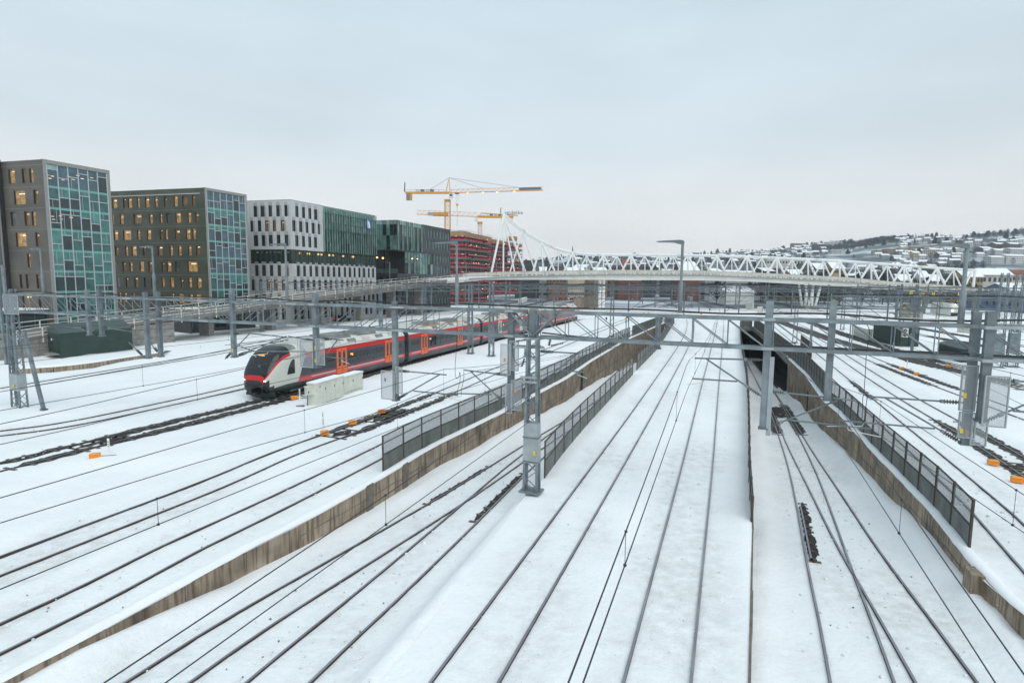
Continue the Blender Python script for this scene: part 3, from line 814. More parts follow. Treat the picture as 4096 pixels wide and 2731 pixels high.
# ================================================================== OVERHEAD LINE GANTRIES
GA = Plane((0.86, 25.4), (1, -0.42))
UNIT = {}
def unit_bar(name, p, q, w, h, m, parent, side=None):
    mb = MB(); mb.bar(p, q, w, h, side=side); return mb.build(name, m, parent)
def tubeo(name, p, q, r, m, parent, n=6, r2=None):
    mb = MB(); mb.tube(p, q, r, n, r2); return mb.build(name, m, parent)
def gantry(label, pl, s0, s1, zt, zb, panel=1.6, depth=0.5, fine=True, flip=None, m='galv', chord=0.13):
    """lattice girder between stations s0 and s1 of a vertical plane; zt/zb give the chord heights at a station"""
    root = thing('overhead_line_gantry', label, 'gantry', pl.at(s0, zb(s0)))
    n = max(2, round((s1 - s0) / panel))
    st = [s0 + (s1 - s0) * i / n for i in range(n + 1)]
    lat = MB()
    for o in (-depth / 2, depth / 2):
        # chords in lengths of about six metres, bolted by splice plates
        k = max(1, round((s1 - s0) / 6.5))
        for i in range(k):
            a, b = s0 + (s1 - s0) * i / k, s0 + (s1 - s0) * (i + 1) / k
            unit_bar('top_chord', pl.at(a + 0.01, zt(a), o), pl.at(b - 0.01, zt(b), o), 0.09, chord, M[m], root)
            unit_bar('bottom_chord', pl.at(a + 0.01, zb(a), o), pl.at(b - 0.01, zb(b), o), 0.09, chord, M[m], root)
            if fine and i:
                unit_bar('splice_plate', pl.at(a - 0.38, zt(a) + 0.0, o * 1.2), pl.at(a + 0.38, zt(a), o * 1.2), 0.03, chord * 0.8, M['galv_l'], root)
                unit_bar('splice_plate', pl.at(a - 0.38, zb(a) + 0.0, o * 1.2), pl.at(a + 0.38, zb(a), o * 1.2), 0.03, chord * 0.8, M['galv_l'], root)
        for i, s in enumerate(st):
            e = chord / 2
            if fine:
                tubeo('upright', pl.at(s, zb(s) + e, o), pl.at(s, zt(s) - e, o), 0.020, M[m], root, 5)
            else: lat.tube(pl.at(s, zb(s) + e, o), pl.at(s, zt(s) - e, o), 0.022, 4, caps=False)
            if i < n:
                t = st[i + 1]
                fl = flip(s) if flip else False
                p, q = (pl.at(s, zb(s) + e, o), pl.at(t, zt(t) - e, o)) if fl else (pl.at(s, zt(s) - e, o), pl.at(t, zb(t) + e, o))
                if fine: tubeo('diagonal', p, q, 0.022, M[m], root, 5)
                else: lat.tube(p, q, 0.024, 4, caps=False)
    for i, s in enumerate(st):
        for zz in (zt(s), zb(s)):
            if fine:
                unit_bar('cross_tie', pl.at(s, zz, -depth / 2 + 0.05), pl.at(s, zz, depth / 2 - 0.05), 0.05, 0.05, M[m], root)
            else: lat.bar(pl.at(s, zz, -depth / 2), pl.at(s, zz, depth / 2), 0.05)
    if not fine: stuff(lat.build('lattice', M[m], root))
    return root
zt_a = lambda s: 8.20 - 0.0030 * s
zb_a = lambda s: 7.08 - 0.0010 * s
_s = [GA.st(*p) for p in px('M1', (70, 305), (2120, 365)) + px('M2', (1030, 185)) + px('M3', (1500, 280)) + px('M4', (1930, 650)) + px('M5', (1740, 755))]
gantry('galvanised lattice gantry reaching from the far-side braced mast to the central lattice mast', GA, -40.3, -0.25, zt_a, zb_a, 1.55, flip=lambda s: s > -19.5)
gantry('galvanised lattice gantry spanning the middle snowfield and the walled cutting', GA, 0.35, 9.55, zt_a, zb_a, 1.32)
gantry('galvanised lattice gantry running from the cutting post to the twin screened posts', GA, 9.85, 24.0, zt_a, zb_a, 1.32)

def sag_cable(name, label, pl, s0, s1, zf, r, m, out=0.0, amp=0.07, wl=4.0, seed=0, cat='cable', group=None):
    rng = random.Random(seed); n = int((s1 - s0) / 0.5); ph = rng.uniform(0, 6)
    P = [pl.at(s0 + (s1 - s0) * i / n, zf(s0 + (s1 - s0) * i / n) + amp * sin(i * 0.5 * 2 * pi / wl + ph) * (0.6 + 0.4 * sin(i * 0.13)), out) for i in range(n + 1)]
    mb = MB(); mb.pipe(P, r, 6)
    return tag(mb.build(name, m), label, cat, group)
sag_cable('power_cable', 'thick black cable looping along the top of the nearest gantry', GA, -40, 24, lambda s: zt_a(s) + 0.20, 0.040, M['cable'], -0.2, 0.075, 7.0, 2)
sag_cable('power_cable', 'thin pale cable beside the thick black one on the nearest gantry', GA, -40, 24, lambda s: zt_a(s) + 0.13, 0.016, M['cream'], -0.32, 0.06, 6.3, 5)
sag_cable('power_cable', 'black cable resting on the lower beam of the nearest gantry beyond the cutting post', GA, 9.9, 24, lambda s: zb_a(s) + 0.12, 0.04, M['cable'], 0.0, 0.01, 6.0, 7)
sag_cable('power_cable', 'black cable on the lower beam of the gantry over the middle snowfield', GA, 0.4, 3.6, lambda s: zb_a(s) + 0.10 - 0.03 * (s - 2), 0.035, M['cable'], -0.33, 0.05, 6.0, 9)

def lattice_leg(mb, P0, P1, w0, w1, D, n_, k=8, r=0.05):
    pass
def lattice_mast(label, base, top, D, w0, w1, dep=0.32, cover=None, group=None, name='lattice_mast', foot=0.35, panels=9, small=False, m='galv', ztop=None):
    """two tapering pairs of legs with crossed bracing; D runs across the mast"""
    D = Vector((D[0], D[1], 0)).normalized(); n = Vector((D.y, -D.x, 0))
    B, T = Vector(base), Vector(top)
    root = thing(name, label, 'mast', base, group)
    lat = MB()
    def P(t, a, b):
        w = w0 + (w1 - w0) * t
        return B.lerp(T, t) + D * (a * w / 2) + n * (b * dep / 2 * (1 - 0.25 * t))
    th = 0.10 if not small else 0.09
    for a in (-1, 1):
        for b in (-1, 1):
            if small: lat.bar(P(0, a, b), P(1, a, b), th, th, side=D)
            else: unit_bar('leg', P(0, a, b), P(1, a, b), th, th, M[m], root, side=D)
    for i in range(panels):
        t0, t1 = i / panels, (i + 1) / panels
        for b in (-1, 1):
            p, q = (P(t0, -1, b), P(t1, 1, b)) if i % 2 else (P(t0, 1, b), P(t1, -1, b))
            if small: lat.bar(p, q, 0.05, 0.03)
            else: unit_bar('brace', p, q, 0.055, 0.02, M[m], root)
        for a in (-1, 1):
            p, q = (P(t0, a, -1), P(t1, a, 1)) if i % 2 else (P(t0, a, 1), P(t1, a, -1))
            if small: lat.bar(p, q, 0.04, 0.03)
            else: unit_bar('brace', p, q, 0.045, 0.02, M[m], root)
    if small: stuff(lat.build('lattice', M[m], root))
    if cover:
        t0, t1 = cover; mb = MB()
        ring = lambda t, e: [P(t, -1, -1) - D * e - n * e, P(t, 1, -1) + D * e - n * e, P(t, 1, 1) + D * e + n * e, P(t, -1, 1) - D * e + n * e]
        mb.loft([ring(t0, 0.06), ring(t1, 0.06)]); mb.build('cover_plate', M['galv_l' if not small else m], root)
    mb = MB(); mb.box((B.x, B.y, B.z + 0.02), (w0 + 0.34, dep + 0.42, 0.07), atan2(D.y, D.x)); mb.build('base_plate', M[m], root)
    if foot: mb = MB(); mb.box((B.x, B.y, B.z - foot / 2 - 0.016), (w0 * 0.75, dep, foot), atan2(D.y, D.x)); mb.build('footing', M['concrete'], root)
    return root
# the central mast in front
bx = g(*px('M8', (505, 1400))[0])
cm = lattice_mast('tall grey lattice mast with insulators standing alone before the middle snowfield', (bx.x, bx.y, 0.14), (bx.x + 0.0, bx.y, 7.0), GA.D, 0.62, 0.42, 0.34, (0.195, 0.46), foot=0.4, panels=14)
bp = Vector((bx.x, bx.y, 0))
def boxo(name, c, size, rz, m, parent): mb = MB(); mb.box(c, size, rz); return mb.build(name, m, parent)
AZ = atan2(GA.D.y, GA.D.x)
for z in (0.95, 2.05, 3.62): boxo('clamp', (bx.x, bx.y, z * 1.0 + 0.6), (0.72, 0.5, 0.05), AZ, M['galv_d'], cm)
boxo('warning_sign', tuple(bp + GA.D * 0.22 + GA.n * 0.30 + Vector((0, 0, 2.0))), (0.11, 0.012, 0.2), AZ, M['yellow'], cm)
for z in (5.35, 5.15): boxo('bracket', tuple(bp + GA.n * 0.25 + GA.D * -0.1 + Vector((0, 0, z))), (0.75, 0.09, 0.09), AZ, M['galv_l'], cm)
# knee braces under the junction of the two girders
for sgn in (-1, 1):
    for o in (-0.22, 0.22):
        unit_bar('knee_brace', GA.at(0.14 + sgn * 0.03, zb_a(0) + 0.06, o), GA.at(0.14 + sgn * 1.02, zt_a(0) - 0.10, o), 0.10, 0.06, M['galv'], cm)
boxo('head_frame', tuple(GA.at(0.12, 7.66)), (0.34, 0.4, 1.2), AZ, M['galv_d'], cm)
boxo('bearing', tuple(GA.at(0.12, 7.0)), (0.75, 0.6, 0.10), AZ, M['galv_l'], cm)
# the braced mast at the far side
lm = GA.at(-39.9, 0)
lmr = lattice_mast('grey lattice mast with a leaning strut beside the black hooded signal', (lm.x, lm.y, -0.02), (lm.x, lm.y, 8.7), GA.D, 1.0, 0.5, 0.5, (0.16, 0.30), panels=14, foot=0.4)
for i in range(2):
    unit_bar('upright_channel', (lm.x - 0.9 + i * 0.55, lm.y + 0.2, 0.2 + 3 * (1 - i)), (lm.x - 1.1 + i * 0.5, lm.y + 0.2, 10.4), 0.16, 0.16, M['galv'], lmr)
unit_bar('leaning_strut', GA.at(-38.7, 5.8), GA.at(-37.05, 0.25), 0.2, 0.2, M['galv'], lmr)
boxo('strut_foot', tuple(GA.at(-37.0, 0.16)), (0.4, 0.34, 0.2), AZ, M['galv_d'], lmr)
boxo('warning_sign', tuple(GA.at(-39.8, 1.75, 0.36)), (0.14, 0.012, 0.2), AZ, M['yellow'], lmr)
scr = GA
def screen_panel(root, pl, a, b, w, m='screen', out=0.0, tagat=None, name='safety_screen'):
    """mesh screen: two sheet points (upper, lower) of one upright edge, width w along the plane"""
    (s0, z0), (s1, z1) = pl.st(*a), pl.st(*b)
    zt, zb = max(z0, z1), min(z0, z1)
    p, q = pl.at(s0, (zt + zb) / 2, out), pl.at(s0 + w, (zt + zb) / 2, out)
    mb = MB(); mb.bar(p, q, 0.012, zt - zb); s = mb.build(name, M[m], root)
    fr = MB()
    for u0, u1 in ((pl.at(s0, zt, out), pl.at(s0 + w, zt, out)), (pl.at(s0, zb, out), pl.at(s0 + w, zb, out)), (pl.at(s0, zb - .02, out), pl.at(s0, zt + .02, out)), (pl.at(s0 + w, zb - .02, out), pl.at(s0 + w, zt + .02, out))):
        fr.bar(u0, u1, 0.04, 0.04)
    fr.build('screen_frame', M['galv_l'], s)
screen_panel(lmr, GA, *px('A1', (80, 255), (95, 440)), 1.75, out=0.3, name='mesh_box')

# hanging posts, cantilevers, insulators
def insul_pts(mb, p, q, r=0.075, k=6):
    p, q = Vector(p), Vector(q)
    mb.tube(p, q, r * 0.45, 6)
    for i in range(k):
        c = p.lerp(q, (i + 0.5) / k); d = (q - p).normalized() * 0.012
        mb.tube(c - d, c + d, r, 8)
PID = [0]
POSTS = []
def hanging_post(label, pl, top, bot, w=0.24, twin=None, out=0.0, m='galv', screens=(), signs=(), name='hanging_post', group='hanging posts on the nearest gantry'):
    (s0, z0), (s1, z1) = pl.st(*top), pl.st(*bot)
    s = (s0 + s1) / 2
    root = thing(name, label, 'post', pl.at(s, z1, out), group)
    unit_bar('post_shaft', pl.at(s, z1, out), pl.at(s, z0, out), w, w * 0.9, M[m], root, side=pl.D)
    mb = MB(); mb.bar(pl.at(s, z1 + 0.02, out), pl.at(s, z1 - 0.04, out), w * 1.35, w * 1.3, side=pl.D); mb.build('foot_plate', M['galv_d'], root)
    for zz in (zt_a(s), zb_a(s)):
        mb = MB(); c = pl.at(s, zz, out); mb.box(tuple(c), (w + 0.16, w + 0.35, 0.10), atan2(pl.D.y, pl.D.x)); mb.build('clamp', M['galv_l'], root)
    for (u, v) in signs:
        ss, zz = pl.st(u, v); c = pl.at(s, zz, out + w * 0.48)
        mb = MB(); mb.box(tuple(c), (0.09, 0.012, 0.2), atan2(pl.D.y, pl.D.x)); mb.build('yellow_tag', M['yellow'], root)
    POSTS.append((root, s, z1))
    return root
hp = {}
def HP(key, label, top, bot, **k): hp[key] = hanging_post(label, GA, top, bot, **k); return hp[key]
HP('a', 'hanging post nearest the dark green shed, first of a pair', *px('A1', (880, 195), (905, 655)))
HP('b', 'hanging post over the dark green shed, second of its pair', *px('A1', (1005, 195), (1032, 665)), m='galv_d')
HP('c', 'hanging post just short of the platform end, first of a pair', *px('M1', (1395, 285), (1435, 920)))
HP('d', 'hanging post at the platform end, second of its pair', *px('M1', (1520, 280), (1550, 905)), m='galv_d')
HP('e', 'hanging post with yellow tags on its foot in front of the olive office block', *px('M2', (70, 10), (110, 790)), signs=px('M2', (125, 715)))
HP('f', 'hanging post with a mesh screen in front of the train cab side', *px('M2', (1025, 60), (1050, 905)), signs=px('M2', (1080, 690), (1058, 830)), w=0.26)
HP('g', 'hanging post with mesh screens beside the cream trackside cabinets', *px('M2', (1935, 160), (1950, 1280)), signs=px('M2', (1970, 1020), (1965, 1210)))
HP('h', 'hanging post with mesh screens above the fence on the stained wall', *px('M3', (1265, 280), (1270, 1410)), w=0.27, m='galv_d')
HP('i', 'short hanging post over the fence between underpass and snowfield', *px('M4', (660, 600), (663, 975)), w=0.2)
HP('j', 'tall hanging post with a pale back plate at the edge of the cutting', (3080, 1204), (3052, 1710), w=0.27)
HP('k', 'hanging post with mesh in front of the dark fence of the cutting', (3331, 1201), (3313, 1598), w=0.22)
HP('l', 'hanging post in grey-blue steel with stacked mesh screens, slimmer of the twin posts', (3910, 1246), (3857, 1773), w=0.24, signs=px('M6', (1585, 650)))
HP('m', 'hanging post in dark steel with one mesh screen, twin nearest the yard edge', (3945, 1243), (3900, 1668), w=0.25, m='galv_d', out=0.5)
unit_bar('back_plate', GA.at(9.86, 3.7, 0.1), GA.at(9.86, 6.75, 0.1), 0.10, 0.16, M['galv_l'], hp['j'], side=GA.n)
screen_panel(hp['f'], GA, *px('M2', (885, 595), (890, 895)), 0.85, out=0.2)
screen_panel(hp['f'], GA, *px('M2', (1065, 580), (1075, 870)), 0.55, out=0.2)
screen_panel(hp['g'], GA, *px('M2', (1808, 940), (1812, 1255)), 0.78, out=0.2)
screen_panel(hp['g'], GA, *px('M2', (1975, 900), (1980, 1195)), 0.36, out=0.2)
screen_panel(hp['h'], GA, *px('M3', (1172, 640), (1175, 980)), 0.48, out=0.22)
screen_panel(hp['h'], GA, *px('M3', (1275, 605), (1280, 935)), 0.42, out=0.22)
screen_panel(hp['h'], GA, *px('M3', (1225, 1090), (1228, 1415)), 0.32, out=0.22)
screen_panel(hp['h'], GA, *px('M3', (1290, 1050), (1295, 1380)), 0.50, out=0.22)
screen_panel(hp['l'], GA, *px('A2', (348, 680), (325, 1110)), 0.42, out=0.25)
screen_panel(hp['l'], GA, *px('A2', (318, 1130), (292, 1370)), 0.45, out=0.25)
screen_panel(hp['l'], GA, *px('A2', (440, 1190), (400, 1440)), 0.42, out=0.25)
screen_panel(hp['m'], GA, *px('A2', (520, 760), (490, 1230)), 0.62, out=0.75)
for sh, u, v, m_, r_ in (('A2', 365, 970, 'yellow', 'l'), ('A2', 330, 1310, 'yellow', 'l'), ('M3', 1220, 818, 'orange', 'h'), ('M3', 1342, 1165, 'orange', 'h'), ('M2', 1863, 1040, 'galv_d', 'g')):
    s_, z_ = GA.st(*px(sh, (u, v))[0])
    boxo('small_sign', tuple(GA.at(s_, z_, 0.28)), (0.09, 0.012, 0.17), AZ, M[m_], hp[r_])

def cantilever(label, pl, hi, lo, arm=None, dropper=None, group='cantilever arms of the nearest gantry', out=0.0, r=0.032):
    """hi = (insulator foot, tube tip); lo = (insulator foot at the post, end on the upper tube); arm = registration arm ends - all sheet points on the plane"""
    A = [pl.at(*pl.st(*p), out) for p in hi]
    root = thing('cantilever_arm', label, 'cantilever', A[0], group)
    def member(p, q, nm, ins=True):
        L = (q - p).length
        f0, f1 = min(0.14 / L, 0.2), min(0.62 / L, 0.45)
        if ins:
            mb = MB(); insul_pts(mb, p.lerp(q, f0), p.lerp(q, f1)); mb.build('insulator', M['insul'], root)
            mb = MB(); mb.tube(p, p.lerp(q, f0), 0.028, 6); mb.build('insulator_pin', M['galv_d'], root)
            mb = MB(); c = p.lerp(q, f1); d = (q - p).normalized() * 0.09; mb.bar(c - d * 0.2, c + d, 0.11, 0.11); mb.build('socket', M['galv'], root)
            p = p.lerp(q, f1)
        tubeo(nm, p, q, r, M['galv_d'], root, 8)
    member(A[0], A[1], 'upper_tube')
    if lo:
        B = [pl.at(*pl.st(*p), out) for p in lo]; member(B[0], B[1], 'strut')
    if arm:
        C = [pl.at(*pl.st(*p), out) for p in arm]; member(C[0], C[1], 'registration_arm', False)
        mb = MB(); q = C[1]; d = (C[1] - C[0]).normalized()
        mb.pipe([C[0].lerp(C[1], 0.72), C[0].lerp(C[1], 0.74) + Vector((0, 0, -0.14)), C[0].lerp(C[1], 1.12) + Vector((0, 0, -0.26))], 0.016, 5); mb.build('steady_arm', M['cream'], root)
    if dropper:
        p, q = [pl.at(*pl.st(*p), out) for p in dropper]; tubeo('drop_wire', p, q, 0.008, M['wire'], root, 4)
    return root
cantilever('cantilever arm reaching out from the post beside the cream cabinets', GA, px('M2', (1955, 945)) + px('M3', (530, 995)), px('M2', (1955, 1275)) + px('M3', (455, 990)), px('M3', (155, 1178), (655, 1228)))
cantilever('cantilever arm reaching back from the screened post above the stained wall', GA, px('M3', (1250, 1000), (725, 940)), px('M3', (1225, 1345), (795, 945)), px('M3', (1050, 1218), (580, 1205)))
cantilever('cantilever arm on the lattice mast reaching over the fence mesh', GA, px('M3', (1570, 725), (2030, 750)), px('M3', (1570, 1115), (2020, 755)), px('M3', (1815, 940), (2100, 965)))
cantilever('cantilever arm over the slab-edge track on the middle snowfield', GA, px('M4', (1870, 1110), (1080, 1090)), px('M4', (1850, 1530), (1200, 1090)), px('M4', (1565, 1355), (1050, 1322)))
cantilever('cantilever arm over the open dark points in the cutting', GA, px('M7', (1040, 178), (2065, 290)), px('M7', (1020, 610), (1860, 285)), px('M7', (1295, 510), (2235, 612)))
cantilever('cantilever arm over the fence of the cutting wall, held by the screened twin post', GA, px('M6', (1610, 315), (520, 245)), px('M6', (1570, 770), (695, 258)), px('M6', (1265, 610), (160, 515)))
cantilever('cantilever arm of the dark twin post reaching out of the yard edge', GA, px('A2', (600, 805), (1100, 835)), px('A2', (480, 1225), (970, 1020)), px('A2', (800, 1105), (1100, 1125)), out=0.5)
cantilever('cantilever arm behind the train cab screen', GA, px('M2', (1090, 580), (1350, 600)), px('M2', (1050, 905), (1280, 600)), px('M2', (1155, 790), (1390, 810)))
cantilever('cantilever arm reaching back from the train cab screen', GA, px('M2', (1040, 610), (720, 555)), None, px('M2', (930, 730), (330, 725)))
cantilever('cantilever arm in front of the train cab held by the tagged post', GA, px('M2', (80, 525), (300, 520)), px('M2', (0, 815), (285, 520)), px('M2', (140, 655), (330, 730)))
cantilever('cantilever arm with two tubes hanging before the train nose', GA, px('M2', (140, 780), (330, 720)), px('M2', (140, 775), (700, 555)), px('M2', (300, 525), (700, 565)))
cantilever('cantilever arm before the dark green shed, pale tubes', GA, px('A3', (770, 275), (360, 258)), px('A3', (830, 330), (490, 265)), None)
cantilever('cantilever arm between the shed posts reaching towards the platform', GA, px('A3', (1040, 265), (1640, 355)), px('A3', (1000, 310), (680, 330)), None)
cantilever('cantilever arm at the platform end, insulator low on the post foot', GA, px('A3', (1780, 790), (1520, 540)), px('A3', (2060, 730), (1910, 560)), None)
cantilever('cantilever arm of the lattice mast reaching over the snowed-in tracks', GA, px('M3', (1640, 675), (1330, 660)), None, None)

# lamps standing on the girders
def lamp(label, base, top, arm, k=1.0):
    (s0, z0), (s1, z1) = GA.st(*base), GA.st(*top)
    s = (s0 + s1) / 2
    root = thing('yard_lamp', label, 'lamp', GA.at(s, z0), 'lamps standing on the nearest gantry')
    zm = z0 + (z1 - z0) * 0.45
    tubeo('lower_pole', GA.at(s, z0), GA.at(s, zm), 0.085 * k, M['galv'], root, 10)
    tubeo('upper_pole', GA.at(s, zm), GA.at(s, z1), 0.055 * k, M['galv'], root, 10)
    mb = MB(); rings = []
    d = -GA.D
    for t, hw, zz, hh in ((-0.06, 0.05, 0.0, 0.06), (0.0, 0.09, 0.02, 0.10), (0.16, 0.10, 0.035, 0.10), (0.34, 0.11, 0.05, 0.06), (0.80, 0.11, 0.055, 0.03), (arm, 0.07, 0.045, 0.018)):
        c = GA.at(s, z1 + zz) + d * t; n = GA.n
        rings.append([c - n * hw - Vector((0, 0, hh)), c + n * hw - Vector((0, 0, hh)), c + n * hw * 0.8 + Vector((0, 0, hh * 0.6)), c - n * hw * 0.8 + Vector((0, 0, hh * 0.6))])
    mb.loft(rings); mb.build('lamp_head', M['galv_d'], root, False)
    mb = MB(); c = GA.at(s, z1 + 0.015) + d * (arm * 0.62); mb.bar(c - d * 0.3, c + d * 0.3, 0.14, 0.02); mb.build('lamp_glass', M['galv_l'], root)
lamp('gantry lamp above the middle snowfield, against the sky', *px('T3', (2066, 1345), (2080, 715)), 1.02)
lamp('gantry lamp by the twin screened posts, in front of the hillside', *px('Z5', (1345, 1180), (1440, -60)), 1.02, 1.15)
lamp('gantry lamp in front of the brown tower with the glass end', *px('T1', (388, 1285), (358, 890)), 1.1)
lamp('gantry lamp in front of the olive block with lit windows', *px('T1', (1388, 1310), (1363, 872)), 1.1)
lamp('gantry lamp in front of the white stone block', *px('T2', (557, 1010), (540, 515)), 1.1)
lamp('gantry lamp in front of the red scaffolding', *px('T2', (2075, 1050), (2080, 500)), 1.2)
# ================================================================== OFFICE BLOCKS ALONG THE YARD
M['clad_b'] = mat('brown_grey_cladding', (0.105, 0.097, 0.082), 0.5, var=0.16, vs=0.35, col2=(0.078, 0.074, 0.064), mixs=0.25, streak=(1, 1, 2))
M['clad_g'] = mat('olive_grey_cladding', (0.080, 0.088, 0.064), 0.45, var=0.18, vs=0.3, col2=(0.055, 0.065, 0.046), mixs=0.25, streak=(1, 1, 2))
M['clad_edge'] = mat('grey_metal_edge', (0.27, 0.27, 0.25), 0.5, var=0.1)
M['stone'] = mat('pale_stone', (0.50, 0.51, 0.51), 0.75, var=0.07, vs=0.7)
M['stone_d'] = mat('grey_stone', (0.34, 0.355, 0.365), 0.75, var=0.1, vs=0.7)
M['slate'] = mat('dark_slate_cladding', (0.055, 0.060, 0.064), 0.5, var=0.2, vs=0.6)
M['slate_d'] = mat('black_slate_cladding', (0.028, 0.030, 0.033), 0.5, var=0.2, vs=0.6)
M['mull'] = mat('silver_mullion', (0.52, 0.56, 0.58), 0.45, 0.3, var=0.08)
M['teal_band'] = mat('teal_spandrel_glass', (0.16, 0.37, 0.33), 0.25, var=0.12, vs=0.6)
M['reveal'] = mat('dark_window_reveal', (0.035, 0.036, 0.034), 0.6)
def glass(name, c, rough=0.09, var=0.35, vs=0.8, spec=0.7): return mat(name, c, rough, 0.0, var=var, vs=vs, spec=spec)
G_ = {'t': glass('teal_blind_glass', (0.055, 0.19, 0.17)), 'u': glass('deep_teal_glass', (0.028, 0.115, 0.11)), 'd': glass('dark_glass', (0.018, 0.040, 0.045), 0.05),
      'b': glass('blue_grey_glass', (0.055, 0.11, 0.14), 0.06), 'g': glass('grey_blind_glass', (0.14, 0.14, 0.145)), 'w': glass('plain_window_glass', (0.045, 0.060, 0.060), 0.06),
      'm': glass('green_curtain_glass', (0.095, 0.175, 0.165), 0.07, 0.4, 0.5), 'n': glass('pale_green_glass', (0.20, 0.32, 0.30), 0.07, 0.3, 0.7), 'k': glass('black_green_glass', (0.012, 0.026, 0.025), 0.05, 0.4)}
G_['y'] = glow('amber_lit_window', (1.0, 0.58, 0.22), 0.27, (0.10, 0.07, 0.03), 2.2)
G_['z'] = glow('dim_amber_window', (1.0, 0.58, 0.24), 0.09, (0.06, 0.05, 0.03), 1.5)
G_['c'] = veil('clear_green_glass', (0.030, 0.060, 0.055), 0.42, 0.05)
GLOW_LAMP = glow('round_lamp_glow', (1.0, 0.66, 0.20), 5.0)
GLOW_STRIP = glow('ceiling_light_glow', (1.0, 0.80, 0.48), 1.5)

def slab(mb, pl, s0, s1, z0, z1, o0, o1, mi=0):
    """box on a facade plane between stations, heights and outward offsets"""
    mb.hexa([pl.at(s0, z0, o0), pl.at(s1, z0, o0), pl.at(s1, z0, o1), pl.at(s0, z0, o1), pl.at(s0, z1, o0), pl.at(s1, z1, o0), pl.at(s1, z1, o1), pl.at(s0, z1, o1)], mi)
def slabo(name, pl, s0, s1, z0, z1, o0, o1, m, root):
    mb = MB(); slab(mb, pl, s0, s1, z0, z1, o0, o1); return mb.build(name, m, root)
def facade(root, pl, s0, s1, z0, z1, rowsw, m, th=0.3, wframe=True, m_reveal='reveal', strips=False):
    """a wall of bands and piers with real openings; rowsw = [(zb, zt, [(a, b, glass key)...])] from top to bottom; windows are parts"""
    wall = MB(); zc = z1
    for zb, zt, wins in rowsw:
        if zc - zt > 0.01: slab(wall, pl, s0, s1, zt, zc, -th, 0)
        x = s0
        for a, b, k in sorted(wins):
            a, b = max(a, s0 + 0.02), min(b, s1 - 0.02)
            if b - a < 0.1 or a < x: continue
            slab(wall, pl, x, a, zb, zt, -th, 0); x = b
            mb = MB(); slab(mb, pl, a, b, zb, zt, -th + 0.01, -th + 0.06)
            w = mb.build('window', G_[k], root)
            if wframe:
                fr = MB(); e = 0.05
                slab(fr, pl, a, b, zb, zb + e, -th + 0.06, -0.02); slab(fr, pl, a, a + e, zb + e, zt, -th + 0.06, -0.02); slab(fr, pl, b - e, b, zb + e, zt, -th + 0.06, -0.02)
                fr.build('window_frame', M[m_reveal], w)
            if k in 'yz' and rngB.random() < 0.8:
                n_ = 1 if b - a < 0.9 else 2
                st = MB()
                for i in range(n_):
                    zz = zt - rngB.uniform(0.25, 0.6); aa = a + (b - a) * rngB.uniform(0.2, 0.4)
                    slab(st, pl, aa, min(aa + (b - a) * 0.5, b - 0.05), zz, zz + 0.07, -th + 0.062, -th + 0.075)
                st.build('ceiling_light', GLOW_STRIP, w)
        if s1 - x > 0.01: slab(wall, pl, x, s1, zb, zt, -th, 0)
        zc = zb
    if zc - z0 > 0.01: slab(wall, pl, s0, s1, z0, zc, -th, 0)
    return wall.build('wall', M[m], root)
rngB = random.Random(11)
def rows_from(pl, sh, rws, z_of, kinds='y'):
    """windows read as (x0, x1) spans on a sheet row at height y"""
    out = []
    for i, (y, spans) in enumerate(rws):
        zb, zt = z_of(i)
        ws = []
        for sp in spans:
            a, b = pl.st(*px(sh, (sp[0], y))[0])[0], pl.st(*px(sh, (sp[1], y))[0])[0]
            k = sp[2] if len(sp) > 2 else rngB.choice(kinds)
            ws.append((min(a, b), max(a, b), k))
        out.append((zb, zt, ws))
    return out
def curtain(root, pl, ss, zz, kind, m='mull', mw=0.07, out=0.0, transom=True, band=None, half=0.5):
    """glazed wall: panes in a grid of mullions, staggered transoms"""
    for i in range(len(ss) - 1):
        for j in range(len(zz) - 1):
            zt, zb = zz[j], zz[j + 1]
            a, b = ss[i] + mw / 2, ss[i + 1] - mw / 2
            if band: slabo('spandrel', pl, a, b, zb, zb + band, out - 0.12, out - 0.045, M['teal_band'], root); zb += band
            if transom:
                f = rngB.choice((0.3, 0.42, 0.55, 0.68, 0.78)) if transom is True else transom
                zm = zb + (zt - zb) * f
                slabo('transom', pl, a, b, zm - 0.05, zm + 0.05, out - 0.12, out + 0.03, M[m], root)
                p1 = slabo('pane', pl, a, b, zm + 0.05, zt, out - 0.12, out - 0.06, G_[kind(i, j, 1)], root)
                p0 = slabo('pane', pl, a, b, zb, zm - 0.05, out - 0.12, out - 0.065, G_[kind(i, j, 0)], root)
                if rngB.random() < half:
                    s = a + (b - a) * rngB.choice((0.3, 0.35, 0.65)); q, z0_, z1_ = (p1, zm + 0.05, zt) if rngB.random() < 0.6 else (p0, zb, zm - 0.05)
                    slabo('glazing_bar', pl, s - 0.02, s + 0.02, z0_, z1_, out - 0.058, out - 0.03, M[m], q)
            else:
                slabo('pane', pl, a, b, zb, zt, out - 0.12, out - 0.06, G_[kind(i, j, 0)], root)
    for s in ss: slabo('mullion', pl, s - mw / 2, s + mw / 2, zz[-1], zz[0], out - 0.12, out + 0.05, M[m], root)
def plan_body(root, name, ring, z0, z1, m):
    mb = MB(); mb.prism(ring, z0, z1); return mb.build(name, m, root)
FD = Vector((0.399, 0.917, 0)).normalized()
SD = Vector((0.966, -0.258, 0)).normalized()
